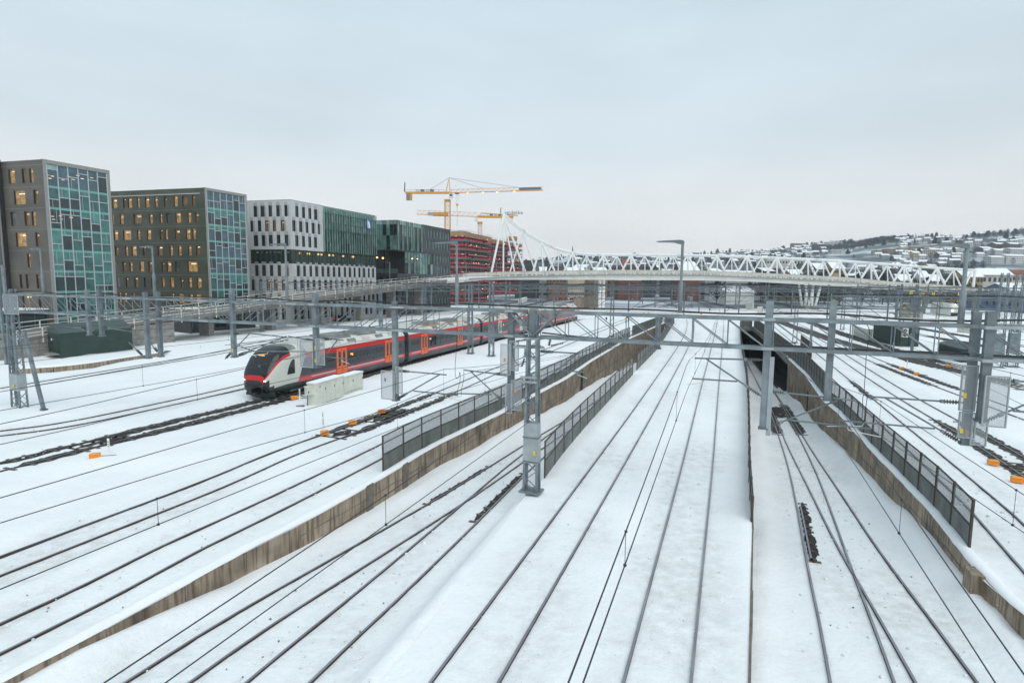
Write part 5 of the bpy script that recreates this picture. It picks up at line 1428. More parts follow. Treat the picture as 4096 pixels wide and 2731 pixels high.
def bridge():
    E = [p for p in edge if p.x > -58]
    root = thing('road_bridge', 'white steel truss bridge across the yard with its railed ramp along the offices', 'bridge', (40, 200, 0))
    segs = [(E[i:i + 13]) for i in range(0, len(E) - 1, 12)]
    wd = lambda x: 8.0 if x < -20 else min(12.5, 8 + (x + 20) * 0.25)
    allP = E
    off = {d: offset_path_xy(allP, -d) for d in (0.0, 0.5, 1.2, 0.25)}
    idx = {id(p): i for i, p in enumerate(allP)}
    def ring(i):
        p = allP[i]; t = allP[min(i + 1, len(allP) - 1)] - allP[max(i - 1, 0)]; t.normalize(); n = Vector((-t.y, t.x, 0))
        x = p.x; zd, zb, w = z_deck(x), zb_b(x), wd(x)
        P = lambda d, z: p + n * d + Vector((0, 0, z))
        mid = zd - (zd - zb) * 0.36
        return [P(0, zd), P(0, mid), P(0.35, mid), P(0.45, zb), P(w - 0.45, zb), P(w - 0.35, mid), P(w, mid), P(w, zd)]
    for k in range(0, len(allP) - 1, 12):
        ids = list(range(k, min(k + 13, len(allP))))
        mb = MB(); mb.loft([ring(i) for i in ids])
        ramp = allP[ids[0]].x < -21
        mb.build('deck_girder', M['girder_d' if ramp else 'bridge'], root)
        mb = MB(); R_ = []
        for i in ids:
            p = allP[i]; t = allP[min(i + 1, len(allP) - 1)] - allP[max(i - 1, 0)]; t.normalize(); n = Vector((-t.y, t.x, 0)); z = z_deck(p.x)
            R_.append([p + n * 0.3 + Vector((0, 0, z + 0.004)), p + n * 0.4 + Vector((0, 0, z + 0.13)), p + n * (wd(p.x) - .4) + Vector((0, 0, z + 0.13)), p + n * (wd(p.x) - .3) + Vector((0, 0, z + 0.004))])
        mb.loft(R_, close=False, caps=False); mb.build('deck_snow' if not ramp else 'road_surface', M['snow_roof' if not ramp else 'girder_d'], root)
    # railings on both edges, every post and length of rail its own piece
    def rail_line(d, zo, h, step, nm, m, rails=(1.0, 0.55, 0.2), solid=False):
        Q = []
        for i in range(0, len(allP), step):
            p = allP[i]; t = allP[min(i + 1, len(allP) - 1)] - allP[max(i - 1, 0)]; t.normalize(); n = Vector((-t.y, t.x, 0))
            dd = d if d < 5 else wd(p.x) - 0.2
            Q.append(p + n * dd + Vector((0, 0, z_deck(p.x) + zo)))
        for a in Q:
            mb = MB(); mb.bar(a - Vector((0, 0, 0.75)) if d < 1 else a, a + Vector((0, 0, h)), 0.11, 0.11, side=(1, 0, 0)); mb.build(nm + '_post', M[m], root)
        for i in range(0, len(Q) - 1):
            for f in rails:
                e = (Q[i + 1] - Q[i]).normalized() * 0.06
                mb = MB(); mb.bar(Q[i] + e + Vector((0, 0, h * f)), Q[i + 1] - e + Vector((0, 0, h * f)), 0.07, 0.10 if f == 1.0 else 0.07); mb.build(nm + '_bar', M[m], root)
    rail_line(0.06, 0, 1.15, 3, 'railing', 'bridge')
    rail_line(9, 0, 1.15, 3, 'far_railing', 'bridge', (1.0, 0.5))
    # solid cream parapet behind the walkway of the main span
    for k in range(0, len(allP) - 2, 3):
        i, j = k, min(k + 3, len(allP) - 1)
        if allP[i].x < -14 or allP[j].x > 160: continue
        def P(i_):
            p = allP[i_]; t = allP[min(i_ + 1, len(allP) - 1)] - allP[max(i_ - 1, 0)]; t.normalize(); n = Vector((-t.y, t.x, 0)); return p + n * 2.2 + Vector((0, 0, z_deck(p.x) + 1.05))
        a, b = P(i), P(j); e = (b - a).normalized() * 0.03
        mb = MB(); mb.bar(a + e, b - e, 0.08, 1.15); mb.build('parapet_panel', M['girder'], root)
        # ledge lines under the railing
        def Q(i_, d_, z_): p = allP[i_]; return Vector((p.x, p.y - d_, z_deck(p.x) + z_))
        mb = MB(); mb.bar(Q(i, .09, -.30) + e, Q(j, .09, -.30) - e, 0.12, 0.16); mb.build('fascia_pipe', M['galv_d'], root)
        mb = MB(); mb.bar(Q(i, .07, .04) + e, Q(j, .07, .04) - e, 0.10, 0.10); mb.build('fascia_pipe', M['galv'], root)
    # trusses
    fp, bp = offset_path_xy(allP, -2.9), offset_path_xy(allP, -10.2)
    def T3(x, y): return px('T3', (x, y))[0]
    front = [(T3(480, 470), [T3(362, 985), T3(478, 985), T3(585, 978), T3(690, 978)]), (T3(820, 712), [T3(735, 985), T3(838, 978), T3(955, 978)]), (T3(1100, 808), None)]
    front += [(T3(x, 828), None) for x in (1375, 1620, 1875, 2130)] + [(q, None) for q in px('T4', (480, 492), (820, 497), (1160, 515), (1515, 530), (1875, 548)) + px('T5', (245, 575), (620, 605), (1000, 632))]
    rear = [(T3(650, 612), [T3(525, 985), T3(655, 978), T3(775, 974)]), (T3(970, 783), [T3(868, 976), T3(970, 974), T3(1055, 974)])]
    rear += [(T3(x, 836), None) for x in (1225, 1495, 1745, 2000, 2255)] + [(q, None) for q in px('T4', (305, 498), (645, 507), (990, 518), (1335, 532), (1690, 552)) + px('T5', (65, 576), (430, 604), (800, 630), (1185, 656))]
    def legs(nodes, P, r, nm):
        for (u, v), bases in nodes:
            t, _ = on_path(u, v, P)
            if bases is None:
                k = 40 + (u - 2290) * 0.0045
                bs = [(u - k, v), (u + 4 + (u - 2700) * 0.006, v), (u + k, v)]
            else: bs = bases
            for i, (bu, bv) in enumerate(bs):
                b, _ = on_path(bu, bv, P)
                if b is None: continue
                b = Vector((b.x, b.y, z_deck(b.x) + 0.05))
                tubeo(nm, b, t, r * (1.0 if i in (0, len(bs) - 1) else 0.72), M['bridge_w'], root, 10)
    legs(front, fp, 0.36, 'truss_leg'); legs(rear, bp, 0.24, 'truss_leg')
    ch = px('T3', (480, 462), (650, 603), (820, 706), (970, 777), (1100, 806), (1230, 822), (1375, 826), (1620, 826), (2294, 830)) + px('T4', (480, 490), (1160, 513), (1875, 548)) + px('T5', (245, 573), (1000, 631), (1440, 657))
    C1 = [on_path(u, v, fp)[0] for u, v in ch]
    P1 = smooth_path(C1, 2.0, 2)
    for k in range(0, len(P1) - 1, 6):
        mb = MB(); mb.pipe(P1[k:k + 7], 0.34, 12); mb.build('top_chord', M['bridge_w'], root, True)
    def rear_of(p):
        d = p - EYE; kk = d.x / d.y
        q = None
        for a, b in zip(bp, bp[1:]):
            fa, fb = a.x - kk * a.y, b.x - kk * b.y
            if fa * fb <= 0 and fa != fb: q = a.lerp(b, fa / (fa - fb)); break
        return Vector((q.x, q.y, p.z)) if q else p + Vector((0, 7.3, 0))
    P2 = [rear_of(p) for p in P1]
    for k in range(0, len(P2) - 1, 6):
        mb = MB(); mb.pipe(P2[k:k + 7], 0.30, 12); mb.build('top_chord', M['bridge_w'], root, True)
    a, b = on_path(*px('T5', (1430, 665))[0], fp)[0], on_path(*px('T5', (1412, 850))[0], fp)[0]
    tubeo('end_post', Vector((b.x, b.y, z_deck(b.x))), a, 0.38, M['bridge_w'], root, 10)
    a2, b2 = on_path(*px('T5', (1390, 682))[0], fp)[0], on_path(*px('T5', (1325, 815))[0], fp)[0]
    tubeo('end_leg', b2, a2, 0.36, M['bridge_w'], root, 10)
    mb = MB(); mb.bar(P1[0] - Vector((0, 0.3, 0.1)), P2[0] + Vector((0, 0.3, -0.1)), 0.5); mb.build('portal_beam', M['bridge_w'], root)
    mb = MB(); mb.bar(P1[-1], P2[-1], 0.5); mb.build('portal_beam', M['bridge_w'], root)
    q = on_path(*px('T3', (505, 520))[0], fp)[0]; mb = MB(); mb.bar(q - Vector((1.6, 0, 0)), q + Vector((2.0, 0, 0)), 0.4, 1.2); mb.build('head_plate', M['bridge'], root)
    # pillars
    for (u, v0) in px('T3', (1345, 1050), (1378, 1050)):
        p, _ = on_path(u, v0, offset_path_xy(allP, -3.0)); tubeo('pillar', (p.x, p.y, 0), (p.x, p.y, p.z + 1), 0.55, M['bridge_w'], root, 12)
    c = g(*px('T4', (1560, 1070))[0]); c = Vector((c.x * 0.885, c.y * 0.885, 0))
    for dx in (-3.0, 0.0, 3.0):
        for dy in (0, 5):
            tubeo('pillar', (c.x + dx * 0.4, c.y + dy, 0.5), (c.x + dx, c.y + dy, zb_b(c.x) + 0.6), 0.42, M['bridge_w'], root, 10)
    mb = MB(); mb.box((c.x, c.y + 2.5, 0.55), (7, 8.5, 1.3)); mb.build('pillar_base', M['concrete'], root)
    for s in (-95, -82, -68, -54, -40, -26, -12):
        RP = Plane((-18.4, 170), (.352, .936)); p = RP.at(s, 0, -4.0); x = RP.at(s, 0).x
        mb = MB(); mb.box((p.x, p.y, (zb_b(x)) / 2), (1.0, 2.2, zb_b(x)), atan2(.936, .352)); mb.build('ramp_pillar', M['concrete'], root)
    for u in (3700, 3900):
        p, _ = on_path(u, 1170, offset_path_xy(allP, -5)); tubeo('pillar', (p.x, p.y, 0), (p.x, p.y, zb_b(p.x) + 0.4), 0.6, M['concrete'], root, 10)
    # abutment wall closing the low end of the ramp
    RP = Plane((-18.4, 170), (.352, .936))
    for s in range(-130, -92, 3):
        x = RP.at(s, 0).x
        slabo('abutment_panel', RP, s + 0.02, s + 2.98, -0.1, max(0.6, zb_b(x) + 0.3 + (s + 93) * 0.0), -0.6, -0.12, M['concrete'], root)
bridge()
def crane(name, label, base, ztop_mast, yaw, jib, cjib, zj, flat, m, cab_side=1, mastw=1.9, seed=0):
    """tower crane: lattice mast, jib, counter-jib, cab, ballast"""
    rng = random.Random(seed)
    B = Vector(base); root = thing(name, label, 'crane', B)
    D = Vector((cos(yaw), sin(yaw), 0)); n = Vector((-D.y, D.x, 0)); up = Vector((0, 0, 1))
    z = B.z; h = 2.6; w = mastw / 2
    C = [(-1, -1), (1, -1), (1, 1), (-1, 1)]
    Pm = lambda i, zz: B + D * (C[i % 4][0] * w) + n * (C[i % 4][1] * w) + up * (zz - B.z)
    while z < ztop_mast - 0.1:
        z2 = min(z + h, ztop_mast); mb = MB()
        for i in range(4):
            mb.bar(Pm(i, z), Pm(i, z2), 0.2); mb.bar(Pm(i, z), Pm(i + 1, z2), 0.10); mb.bar(Pm(i + 1, z), Pm(i, z2), 0.10); mb.bar(Pm(i, z), Pm(i + 1, z), 0.10)
        stuff(mb.build('mast_section', M[m], root)); z = z2
    mb = MB(); mb.box((B.x, B.y, ztop_mast + 0.5), (2.9, 2.9, 1.0), yaw); mb.build('slewing_ring', M[m], root)
    # jib in lattice sections
    L0 = 1.5; k = max(3, int((jib - L0) / 5))
    jh, jw = (1.6, 1.3) if not flat else (2.3, 1.4)
    for s in range(k):
        a, b = L0 + (jib - L0) * s / k, L0 + (jib - L0) * (s + 1) / k; mb = MB()
        c = lambda t, o, zz: B + D * t + n * o + up * (zz - B.z)
        slope = 0.028
        Z = lambda t: zj + slope * t
        mb.bar(c(a, -jw / 2, Z(a)), c(b, -jw / 2, Z(b)), 0.2); mb.bar(c(a, jw / 2, Z(a)), c(b, jw / 2, Z(b)), 0.2); mb.bar(c(a, 0, Z(a) + jh), c(b, 0, Z(b) + jh), 0.17)
        for q in range(2):
            t0, t1 = a + (b - a) * q / 2, a + (b - a) * (q + 1) / 2; tm = (t0 + t1) / 2
            for o in (-jw / 2, jw / 2): mb.bar(c(t0, o, Z(t0)), c(tm, 0, Z(tm) + jh), 0.09); mb.bar(c(tm, 0, Z(tm) + jh), c(t1, o, Z(t1)), 0.09)
        stuff(mb.build('jib_section', M[m], root))
    cpos = lambda t, o, zz: B + D * t + n * o + up * (zz - B.z)
    mb = MB(); mb.bar(cpos(-cjib, 0, zj + 0.1), cpos(1.5, 0, zj + 0.1), 1.5, 0.9 if not flat else 1.2); mb.build('counter_jib', M[m], root)
    for i in range(3): mb = MB(); mb.bar(cpos(-cjib + 0.5 + i * 0.95, 0, zj - 1.9), cpos(-cjib + 1.35 + i * 0.95, 0, zj - 1.9), 1.5, 3.4 if not flat else 1.6); mb.build('ballast_block', M['concrete' if i < 2 else m], root)
    mb = MB(); mb.bar(cpos(1.2, 1.9 * cab_side, zj - 1.6), cpos(2.9, 1.9 * cab_side, zj - 1.6), 1.4, 2.2); cb = mb.build('cab', M['white'], root)
    mb = MB(); mb.bar(cpos(2.92, 1.9 * cab_side, zj - 1.5), cpos(2.96, 1.9 * cab_side, zj - 1.5), 1.3, 1.7); mb.build('cab_window', G_['u'], cb)
    mb = MB(); mb.bar(cpos(1.5, 1.9 * cab_side - 0.72, zj - 1.4), cpos(2.7, 1.9 * cab_side - 0.72, zj - 1.4), 0.02, 1.2); mb.build('cab_window', G_['u'], cb)
    for i in range(4): mb = MB(); mb.bar(cpos(-cjib * 0.75 + i * 2.4, 0, zj + 1.15), cpos(-cjib * 0.75 + 1.8 + i * 2.4, 0, zj + 1.15), 1.1, 1.1); mb.build('machinery_box', M['galv_d' if i % 2 else 'cream'], root)
    mb = MB()
    for o in (-0.7, 0.7):
        mb.bar(cpos(-cjib, o, zj + 1.5), cpos(-1.5, o, zj + 1.5), 0.06)
        for i in range(8): t = -cjib + (cjib - 1.5) * i / 7; mb.bar(cpos(t, o, zj + 0.5), cpos(t, o, zj + 1.5), 0.05)
    stuff(mb.build('walkway_rail', M['galv'], root))
    return root, cpos
def cranes():
    Y = 290.0; kx = lambda u: (u - CX) / FPX
    hz = lambda u, v: EYE.z + ray(u, v).z / ray(u, v).y * Y
    u0 = 1580 + 797 / 3.7935
    B = Vector((ray(u0, 900).x / ray(u0, 900).y * Y, Y, 0))
    zj = hz(*px('Z2', (790, 350))[0]); zm = hz(*px('Z2', (797, 480))[0])
    mpp = Y / FPX / 3.7935 * 1.0
    root, cp = crane('tower_crane', 'taller yellow tower crane with a guyed jib and an apex, hook hanging', B, zm, R(-3), (2215 - 800) * mpp, (800 - 170) * mpp, zj, False, 'craneyellow', -1, 2.6, 1)
    apex = hz(*px('Z2', (825, 120))[0])
    for o in (-0.7, 0.7):
        for t in (-0.8, 1.3):
            mb = MB(); mb.bar(cp(t, o, zj + 0.5), cp(0.9, 0, apex), 0.22); mb.build('apex_leg', M['craneyellow'], root)
    for t, zz in ((-9.5, zj + 1.2), (17.5, zj + 2.2), (35.5, zj + 2.7)):
        tubeo('guy_rope', cp(0.9, 0, apex), cp(t, 0, zz), 0.06, M['cable'], root, 4)
    hk = (942 - 797) * mpp
    for dx in (-0.4, 0.4): tubeo('hoist_rope', cp(hk + dx, 0, zj), cp(hk + dx, 0, hz(*px('Z2', (942, 520))[0])), 0.035, M['cable'], root, 4)
    z1, z2, z3 = [hz(*px('Z2', (942, y))[0]) for y in (515, 570, 850)]
    mb = MB(); mb.bar(cp(hk - 0.6, 0, z1 - 0.4), cp(hk + 0.6, 0, z1 - 0.4), 0.4, 0.8); mb.bar(cp(hk, 0, z1 - 0.8), cp(hk, 0, z2), 0.35, side=(0, 1, 0)); mb.build('hook_block', M['craneyellow'], root)
    tubeo('load_chain', cp(hk, 0, z2), cp(hk, 0, z3), 0.05, M['cable'], root, 4)
    mb = MB(); mb.bar(cp(hk - 1.0, 0, zj - 0.3), cp(hk + 1.0, 0, zj - 0.3), 1.4, 0.5); mb.build('trolley', M['galv_d'], root)
    tubeo('flag_pole', cp(-(800 - 163) * mpp, 0, zj), cp(-(800 - 163) * mpp, 0, hz(*px('Z2', (163, 170))[0])), 0.05, M['galv'], root, 4)
    mb = MB(); p = cp(-(800 - 163) * mpp, 0, hz(*px('Z2', (163, 185))[0])); mb.bar(p, p - Vector((0.25, 0, 4.5)), 0.04, 0.5, side=(0, 1, 0)); mb.build('flag', M['slate_d'], root)
    mb = MB(); a, b = (1865 - 800) * mpp, (2190 - 800) * mpp; mb.bar(cp(a, -0.75, zj + 0.028 * a + 0.8), cp(b, -0.75, zj + 0.028 * b + 0.8), 0.05, 1.2); mb.build('jib_banner', M['galv_d'], root)
    for x in (1100, 1325, 1540, 1795):
        t = (x - 800) * mpp; mb = MB(); mb.ball(cp(t, 0, zj + 0.028 * t - 0.25), 0.28, 6, 4); mb.build('jib_lamp', GLOW_LAMP, root)
    # flat-top crane behind
    Y2 = 335.0
    hz2 = lambda u, v: EYE.z + ray(u, v).z / ray(u, v).y * Y2
    u1 = 1580 + 1290 / 3.7935; B2 = Vector((ray(u1, 900).x / ray(u1, 900).y * Y2, Y2, 0)); mp2 = Y2 / FPX / 3.7935
    zj2 = hz2(*px('Z2', (1290, 712))[0])
    root2, cp2 = crane('tower_crane', 'lower flat-topped yellow tower crane partly behind the bridge tip', B2, hz2(*px('Z2', (1290, 815))[0]), R(180 + 2), (1290 - 350) * mp2, (1790 - 1290) * mp2, zj2, True, 'craneyellow', 1, 2.2, 2)
    zA = hz2(*px('Z2', (1300, 655))[0])
    for o in (-0.5, 0.5):
        mb = MB(); mb.bar(cp2(0.5, o, zj2 + 0.5), cp2(-0.8, o, zA), 0.3); mb.bar(cp2(-0.8, o, zA), cp2(-22, o, zj2 + 1.0), 0.35); mb.build('tie_beam', M['craneyellow'], root2)
    mb = MB(); p = cp2((1290 - 1600) * mp2, 0, hz2(*px('Z2', (1600, 570))[0])); mb.bar(p, p - Vector((0.7, 0, 6)), 0.04, 0.35, side=(0, 1, 0)); mb.build('flag', M['slate_d'], root2)
    tubeo('flag_pole', p + Vector((0.3, 0, 0.2)), p + Vector((0.3, 0, -9)), 0.05, M['galv'], root2, 4)
    for x, w in ((655, 2.6), (750, 2.6)):
        t = (1290 - x) * mp2; mb = MB(); mb.bar(cp2(t - w, 0, zj2 + 1.2), cp2(t + w, 0, zj2 + 1.2), 1.2, 2.2); mb.build('jib_machinery', M['craneyellow'], root2)
    t = (1290 - 565) * mp2; mb = MB(); mb.bar(cp2(t - 1.8, 0.75, zj2 + 1.2), cp2(t + 1.8, 0.75, zj2 + 1.2), 0.05, 1.9); mb.build('jib_banner', M['galv_l'], root2)
    return cp2, mp2, zj2, root2, hz2
M['craneyellow'] = mat('crane_yellow', (0.66, 0.30, 0.035), 0.5, var=0.12)
_cp2, _mp2, _zj2, _r2, _hz2 = cranes()
def lettering(name, text, size, depth, m, parent, loc, D, n, local_up=Vector((0, 0, 1))):
    """letters as solid geometry, standing on a plane: D reads left to right, n faces out"""
    cu = bpy.data.curves.new(name, 'FONT'); cu.body = text; cu.size = size; cu.extrude = depth
    tmp = bpy.data.objects.new(name, cu); COL.objects.link(tmp)
    dg = bpy.context.evaluated_depsgraph_get()
    me_ = bpy.data.meshes.new_from_object(tmp.evaluated_get(dg))
    bpy.data.objects.remove(tmp)
    R3 = Matrix(((D.x, 0, n.x, loc[0]), (D.y, 0, n.y, loc[1]), (D.z, 1, n.z, loc[2]), (0, 0, 0, 1)))
    me_.transform(R3); me_.materials.clear(); me_.materials.append(m)
    return put(name, me_, parent)
q = _cp2((1290 - 1655) * _mp2, 0, _hz2(*px('Z2', (1655, 672))[0])) + Vector((0, -0.9, 0))
lettering('sign_lettering', 'veidekke', 3.0, 0.05, M['black'], _r2, q, Vector((1, 0, 0)), Vector((0, -1, 0)))
# ================================================================== THE RED TRAIN
M['t_red'] = mat('train_red', (0.56, 0.012, 0.016), 0.32, var=0.06)
M['t_pink'] = mat('train_faded_red', (0.60, 0.085, 0.095), 0.4, var=0.10, vs=0.6)
M['t_grey'] = mat('train_dark_grey', (0.052, 0.058, 0.068), 0.3, var=0.2, vs=0.5)
M['t_skirt'] = mat('train_skirt_grey', (0.105, 0.112, 0.118), 0.6, var=0.25, vs=0.6)
M['t_cream'] = mat('train_cream', (0.62, 0.62, 0.57), 0.35, var=0.05, vs=0.5)
M['t_roof'] = mat('train_roof_grey', (0.47, 0.48, 0.46), 0.5, var=0.12, vs=0.6)
M['t_unit'] = mat('train_roof_unit', (0.20, 0.205, 0.20), 0.7, var=0.3, vs=1.0)
M['t_door'] = mat('train_orange', (0.78, 0.14, 0.03), 0.4, var=0.06)
M['t_black'] = mat('train_black', (0.014, 0.016, 0.018), 0.15, var=0.2)
M['t_glass'] = mat('train_window_glass', (0.020, 0.024, 0.028), 0.06, var=0.5, vs=0.7)
M['t_skirt2'] = mat('nose_green_grey', (0.055, 0.075, 0.075), 0.45, var=0.15)
DISPLAY = glow('orange_display', (1.0, 0.36, 0.03), 2.2)
HEAD = glow('headlight_glow', (1.0, 0.90, 0.70), 14.0)
T_A, T_B = Vector((-12.9, 64, 0)), Vector((14.4, 140.8, 0))
T_D = (T_B - T_A).normalized(); T_N = Vector((T_D.y, -T_D.x, 0))
T_SIDE = Plane(T_A + T_N * 0.85, T_D)                 # the train's near flank
_nose = T_SIDE.st(*px('M2', (285, 1285))[0])[0] + 2.1
T_O = T_A + T_D * _nose - T_N * 0.75
def along(u, v): return T_SIDE.st(u, v)[0] - _nose
def train():
    root = thing('passenger_train', 'red, grey and cream passenger train with orange doors running through the snow', 'train', T_O, rz=atan2(T_D.y, T_D.x))
    tail = along(*px('Z3', (1440, 1330))[0]) + 1.0
    bel = [along(*px('M2', (2075, 770))[0]), along(*px('M3', (930, 640))[0]), along(*px('M3', (1465, 470))[0]), along(*px('Z3', (1020, 1400))[0])]
    W = 1.6
    side = [(1.36, 0.32), (1.50, 0.55), (1.60, 0.98), (1.60, 1.42), (1.60, 2.93), (1.582, 3.42), (1.47, 3.62), (1.15, 3.98), (0.6, 4.14)]
    def ring(x, s=1.0, zt=1.0):
        L = [(-y, z) for y, z in side] + [(y, z) for y, z in reversed(side)]
        return [(x, y * s, z) for y, z in L]
    bandm = {0: 0, 1: 0, 2: 1, 3: 2, 4: 3, 5: 4, 6: 4, 7: 4}
    mats = [M['t_skirt'], M['t_pink'], M['t_grey'], M['t_red'], M['t_cream']]
    n = len(side)
    def mk(i, k):
        if k < n - 1: return bandm[k]
        if k == n - 1: return 4
        if k < 2 * n - 1: return bandm[2 * n - 2 - k]
        return 0
    NL = 5.2
    cars = [(4.3, bel[0] - 0.5), (bel[0] + 0.5, bel[1] - 0.5), (bel[1] + 0.5, bel[2] - 0.5), (bel[2] + 0.5, bel[3] - 0.5), (bel[3] + 0.5, tail - 4.3)]
    doors = [along(*p) for p in px('M2', (1335, 1000), (1872, 880)) + px('M3', (278, 780), (685, 680), (1140, 560), (1380, 500)) + px('Z3', (920, 1440), (1112, 1400), (1290, 1350))]
    rng = random.Random(4)
    for ci, (a, b) in enumerate(cars):
        mb = MB(); mb.loft([ring(a), ring(b)], mats=mk); car = mb.build('car_body', mats, root, local=True)
        ds = [d for d in doors if a < d < b]
        for sgn in (-1, 1):
            y = sgn * W
            for d in ds:
                white = 4 <= doors.index(d) <= 5
                mb = MB(); mb.box((d, y + sgn * 0.012, 2.02), (1.55, 0.05, 2.35)); mb.build('door', M['t_cream' if white else 't_door'], car, local=True)
                mb = MB(); mb.box((d, y + sgn * 0.02, 2.02), (0.03, 0.05, 2.3)); mb.build('door_seam', M['t_black'], car, local=True)
                for dx in (-0.34, 0.34): mb = MB(); mb.box((d + dx, y + sgn * 0.02, 2.25), (0.33, 0.06, 1.35)); mb.build('door_window', M['t_glass'], car, local=True)
            cuts = [a + 0.6] + sorted(sum(([d - 0.95, d + 0.95] for d in ds), [])) + [b - 0.6]
            for u, v in zip(cuts[::2], cuts[1::2]):
                k = max(1, round((v - u) / 1.75))
                for i in range(k):
                    p, q = u + (v - u) * i / k + 0.05, u + (v - u) * (i + 1) / k - 0.05
                    if q - p > 0.5: mb = MB(); mb.box(((p + q) / 2, y + sgn * 0.004, 2.18), (q - p, 0.02, 1.12)); mb.build('window', M['t_glass'], car, local=True)
                if v - u > 1.5:
                    mb = MB(); mb.box(((u + v) / 2, y + sgn * 0.006, 1.23), (v - u, 0.02, 0.07)); mb.build('stripe', M['t_cream'], car, local=True)
            mb = MB(); mb.box(((a + b) / 2, y * 0.993 + sgn * 0.01, 3.43), (b - a, 0.03, 0.05)); mb.build('stripe', M['t_cream'], car, local=True)
            for d in ds:
                if sgn == -1 and rng.random() < 0.9:
                    for o in (1.55,): mb = MB(); mb.box((d + o, y + sgn * 0.02, 2.52), (0.42, 0.02, 0.10)); mb.box((d + o + 0.1, y + sgn * 0.02, 2.40), (0.2, 0.02, 0.08)); mb.build('destination_display', DISPLAY, car, local=True)
        # roof gear
        L = b - a
        for t, l, w, h, m in ((0.10, 2.6, 1.7, 0.34, 't_roof'), (0.32, 4.2, 2.0, 0.42, 't_unit'), (0.62, 3.4, 1.9, 0.40, 't_unit'), (0.84, 2.6, 1.7, 0.36, 't_roof')):
            mb = MB(); x = a + L * t; w2 = w / 2
            mb.hexa([(x - l / 2, -w2, 4.0), (x + l / 2, -w2, 4.0), (x + l / 2, w2, 4.0), (x - l / 2, w2, 4.0), (x - l / 2 + .3, -w2 + .25, 4.1 + h), (x + l / 2 - .3, -w2 + .25, 4.1 + h), (x + l / 2 - .3, w2 - .25, 4.1 + h), (x - l / 2 + .3, w2 - .25, 4.1 + h)])
            mb.build('roof_unit', M[m], car, local=True)
        if ci in (1, 2):
            for yy in (-1.12, 1.12): mb = MB(); mb.box((a + L * 0.5, yy, 4.06), (L * 0.75, 0.10, 0.06)); mb.build('yellow_roof_line', M['craneyellow'], car, local=True)
        for i in range(int(L / 2.4)):
            mb = MB(); x = a + 1.4 + i * 2.4
            mb.hexa([(x, -1.42, 3.68), (x + 1.3, -1.42, 3.68), (x + 1.3, -1.20, 3.93), (x, -1.20, 3.93), (x, -1.46, 3.70), (x + 1.3, -1.46, 3.70), (x + 1.3, -1.23, 3.96), (x, -1.23, 3.96)])
            mb.build('roof_grille', M['t_roof' if i % 2 else 't_unit'], car, local=True)
        if ci in (0, 3):
            mb = MB(); x = b - 3.0
            mb.bar((x, -0.5, 4.2), (x, 0.5, 4.2), 0.1); mb.bar((x, 0, 4.3), (x - 1.6, 0, 4.75), 0.07); mb.bar((x - 1.6, 0, 4.75), (x - 0.2, 0, 5.25), 0.06); mb.bar((x - 0.2, -0.8, 5.25), (x - 0.2, 0.8, 5.25), 0.05)
            mb.build('pantograph', M['t_black'], car, local=True)
    for x in bel:
        mb = MB(); mb.loft([ring(x - 0.5, 0.90), ring(x - 0.25, 0.97), ring(x, 0.90), ring(x + 0.25, 0.97), ring(x + 0.5, 0.90)]); mb.build('bellows', M['t_black'], root, local=True)
    for x in [4.6] + bel + [tail - 4.6]:
        mb = MB(); mb.box((x, 0, 0.42), (3.6, 2.3, 0.45))
        bg = mb.build('bogie', M['t_unit'], root, local=True)
        for dx in (-1.25, 1.25):
            for y in (-0.78, 0.78): w = MB(); w.tube((x + dx, y - 0.07, 0.45), (x + dx, y + 0.07, 0.45), 0.42, 14); w.build('wheel', M['t_black'], bg, local=True)
    # cab ends: a lofted nose, cream flanks, black windscreen framed in red
    NK = 36
    prof_ = [(0.0, 0.80, 0.95, 1.55), (0.07, 1.08, 0.62, 1.92), (0.28, 1.30, 0.48, 2.35), (0.66, 1.42, 0.42, 2.90), (1.1, 1.52, 0.38, 3.44), (1.7, 1.57, 0.35, 3.86), (2.45, 1.60, 0.33, 4.08), (3.3, 1.60, 0.32, 4.14), (4.3, 1.60, 0.32, 4.14)]
    def nring(row, grow=0.0):
        x, w, zb, zt = row; P = []
        for k in range(NK):
            t = -pi / 2 + 2 * pi * (k + 0.5) / NK
            c, s = cos(t), sin(t)
            ex, ez = 0.42, (0.62 if s > 0 else 0.35)
            y = (w + grow) * math.copysign(abs(c) ** ex, c); z = (zb + zt) / 2 + ((zt - zb) / 2 + grow) * math.copysign(abs(s) ** ez, s)
            P.append((x, y, z))
        return P
    def nose(end):
        f = (lambda p: p) if end == 0 else (lambda p: (tail - p[0], -p[1], p[2]))
        rows_ = prof_
        Rg = [[f(p) for p in nring(r)] for r in rows_]
        mb = MB()
        def mats_n(i, k):
            t = -90 + 360 * (k + 1) / NK
            z = sum(nring(rows_[i])[kk % NK][2] + nring(rows_[i + 1])[kk % NK][2] for kk in (k, k + 1)) / 4
            if i == 0: return 3 if z < 1.35 else 2
            if i == 1 and z < 1.9: return 3 if z < 1.3 else (2 if abs(nring(rows_[1])[k][1]) < 0.9 else 0)
            if z < 0.98: return 1
            return 0
        mb.loft(Rg, mats=mats_n); mb.m[-2] = 3
        nz = mb.build('cab_nose', [M['t_cream'], M['t_skirt2'], M['t_red'], M['t_black']], root, True, local=True)
        def patch_(name, m, i0, i1, k0, k1, grow, parent=nz):
            q = MB(); rows2 = [rows_[i] for i in range(i0, i1 + 1)]
            Q = []
            for r in rows2:
                rr = nring((r[0] - grow * 0.7, r[1], r[2], r[3]), grow); Q.append([f(rr[k]) for k in range(k0, k1 + 1)])
            q.loft(Q, close=False, caps=False); return q.build(name, M[m], parent, True, local=True)
        c = NK // 2          # index of the crown
        patch_('red_surround', 't_red', 1, 6, c - 7, c + 6, 0.012)
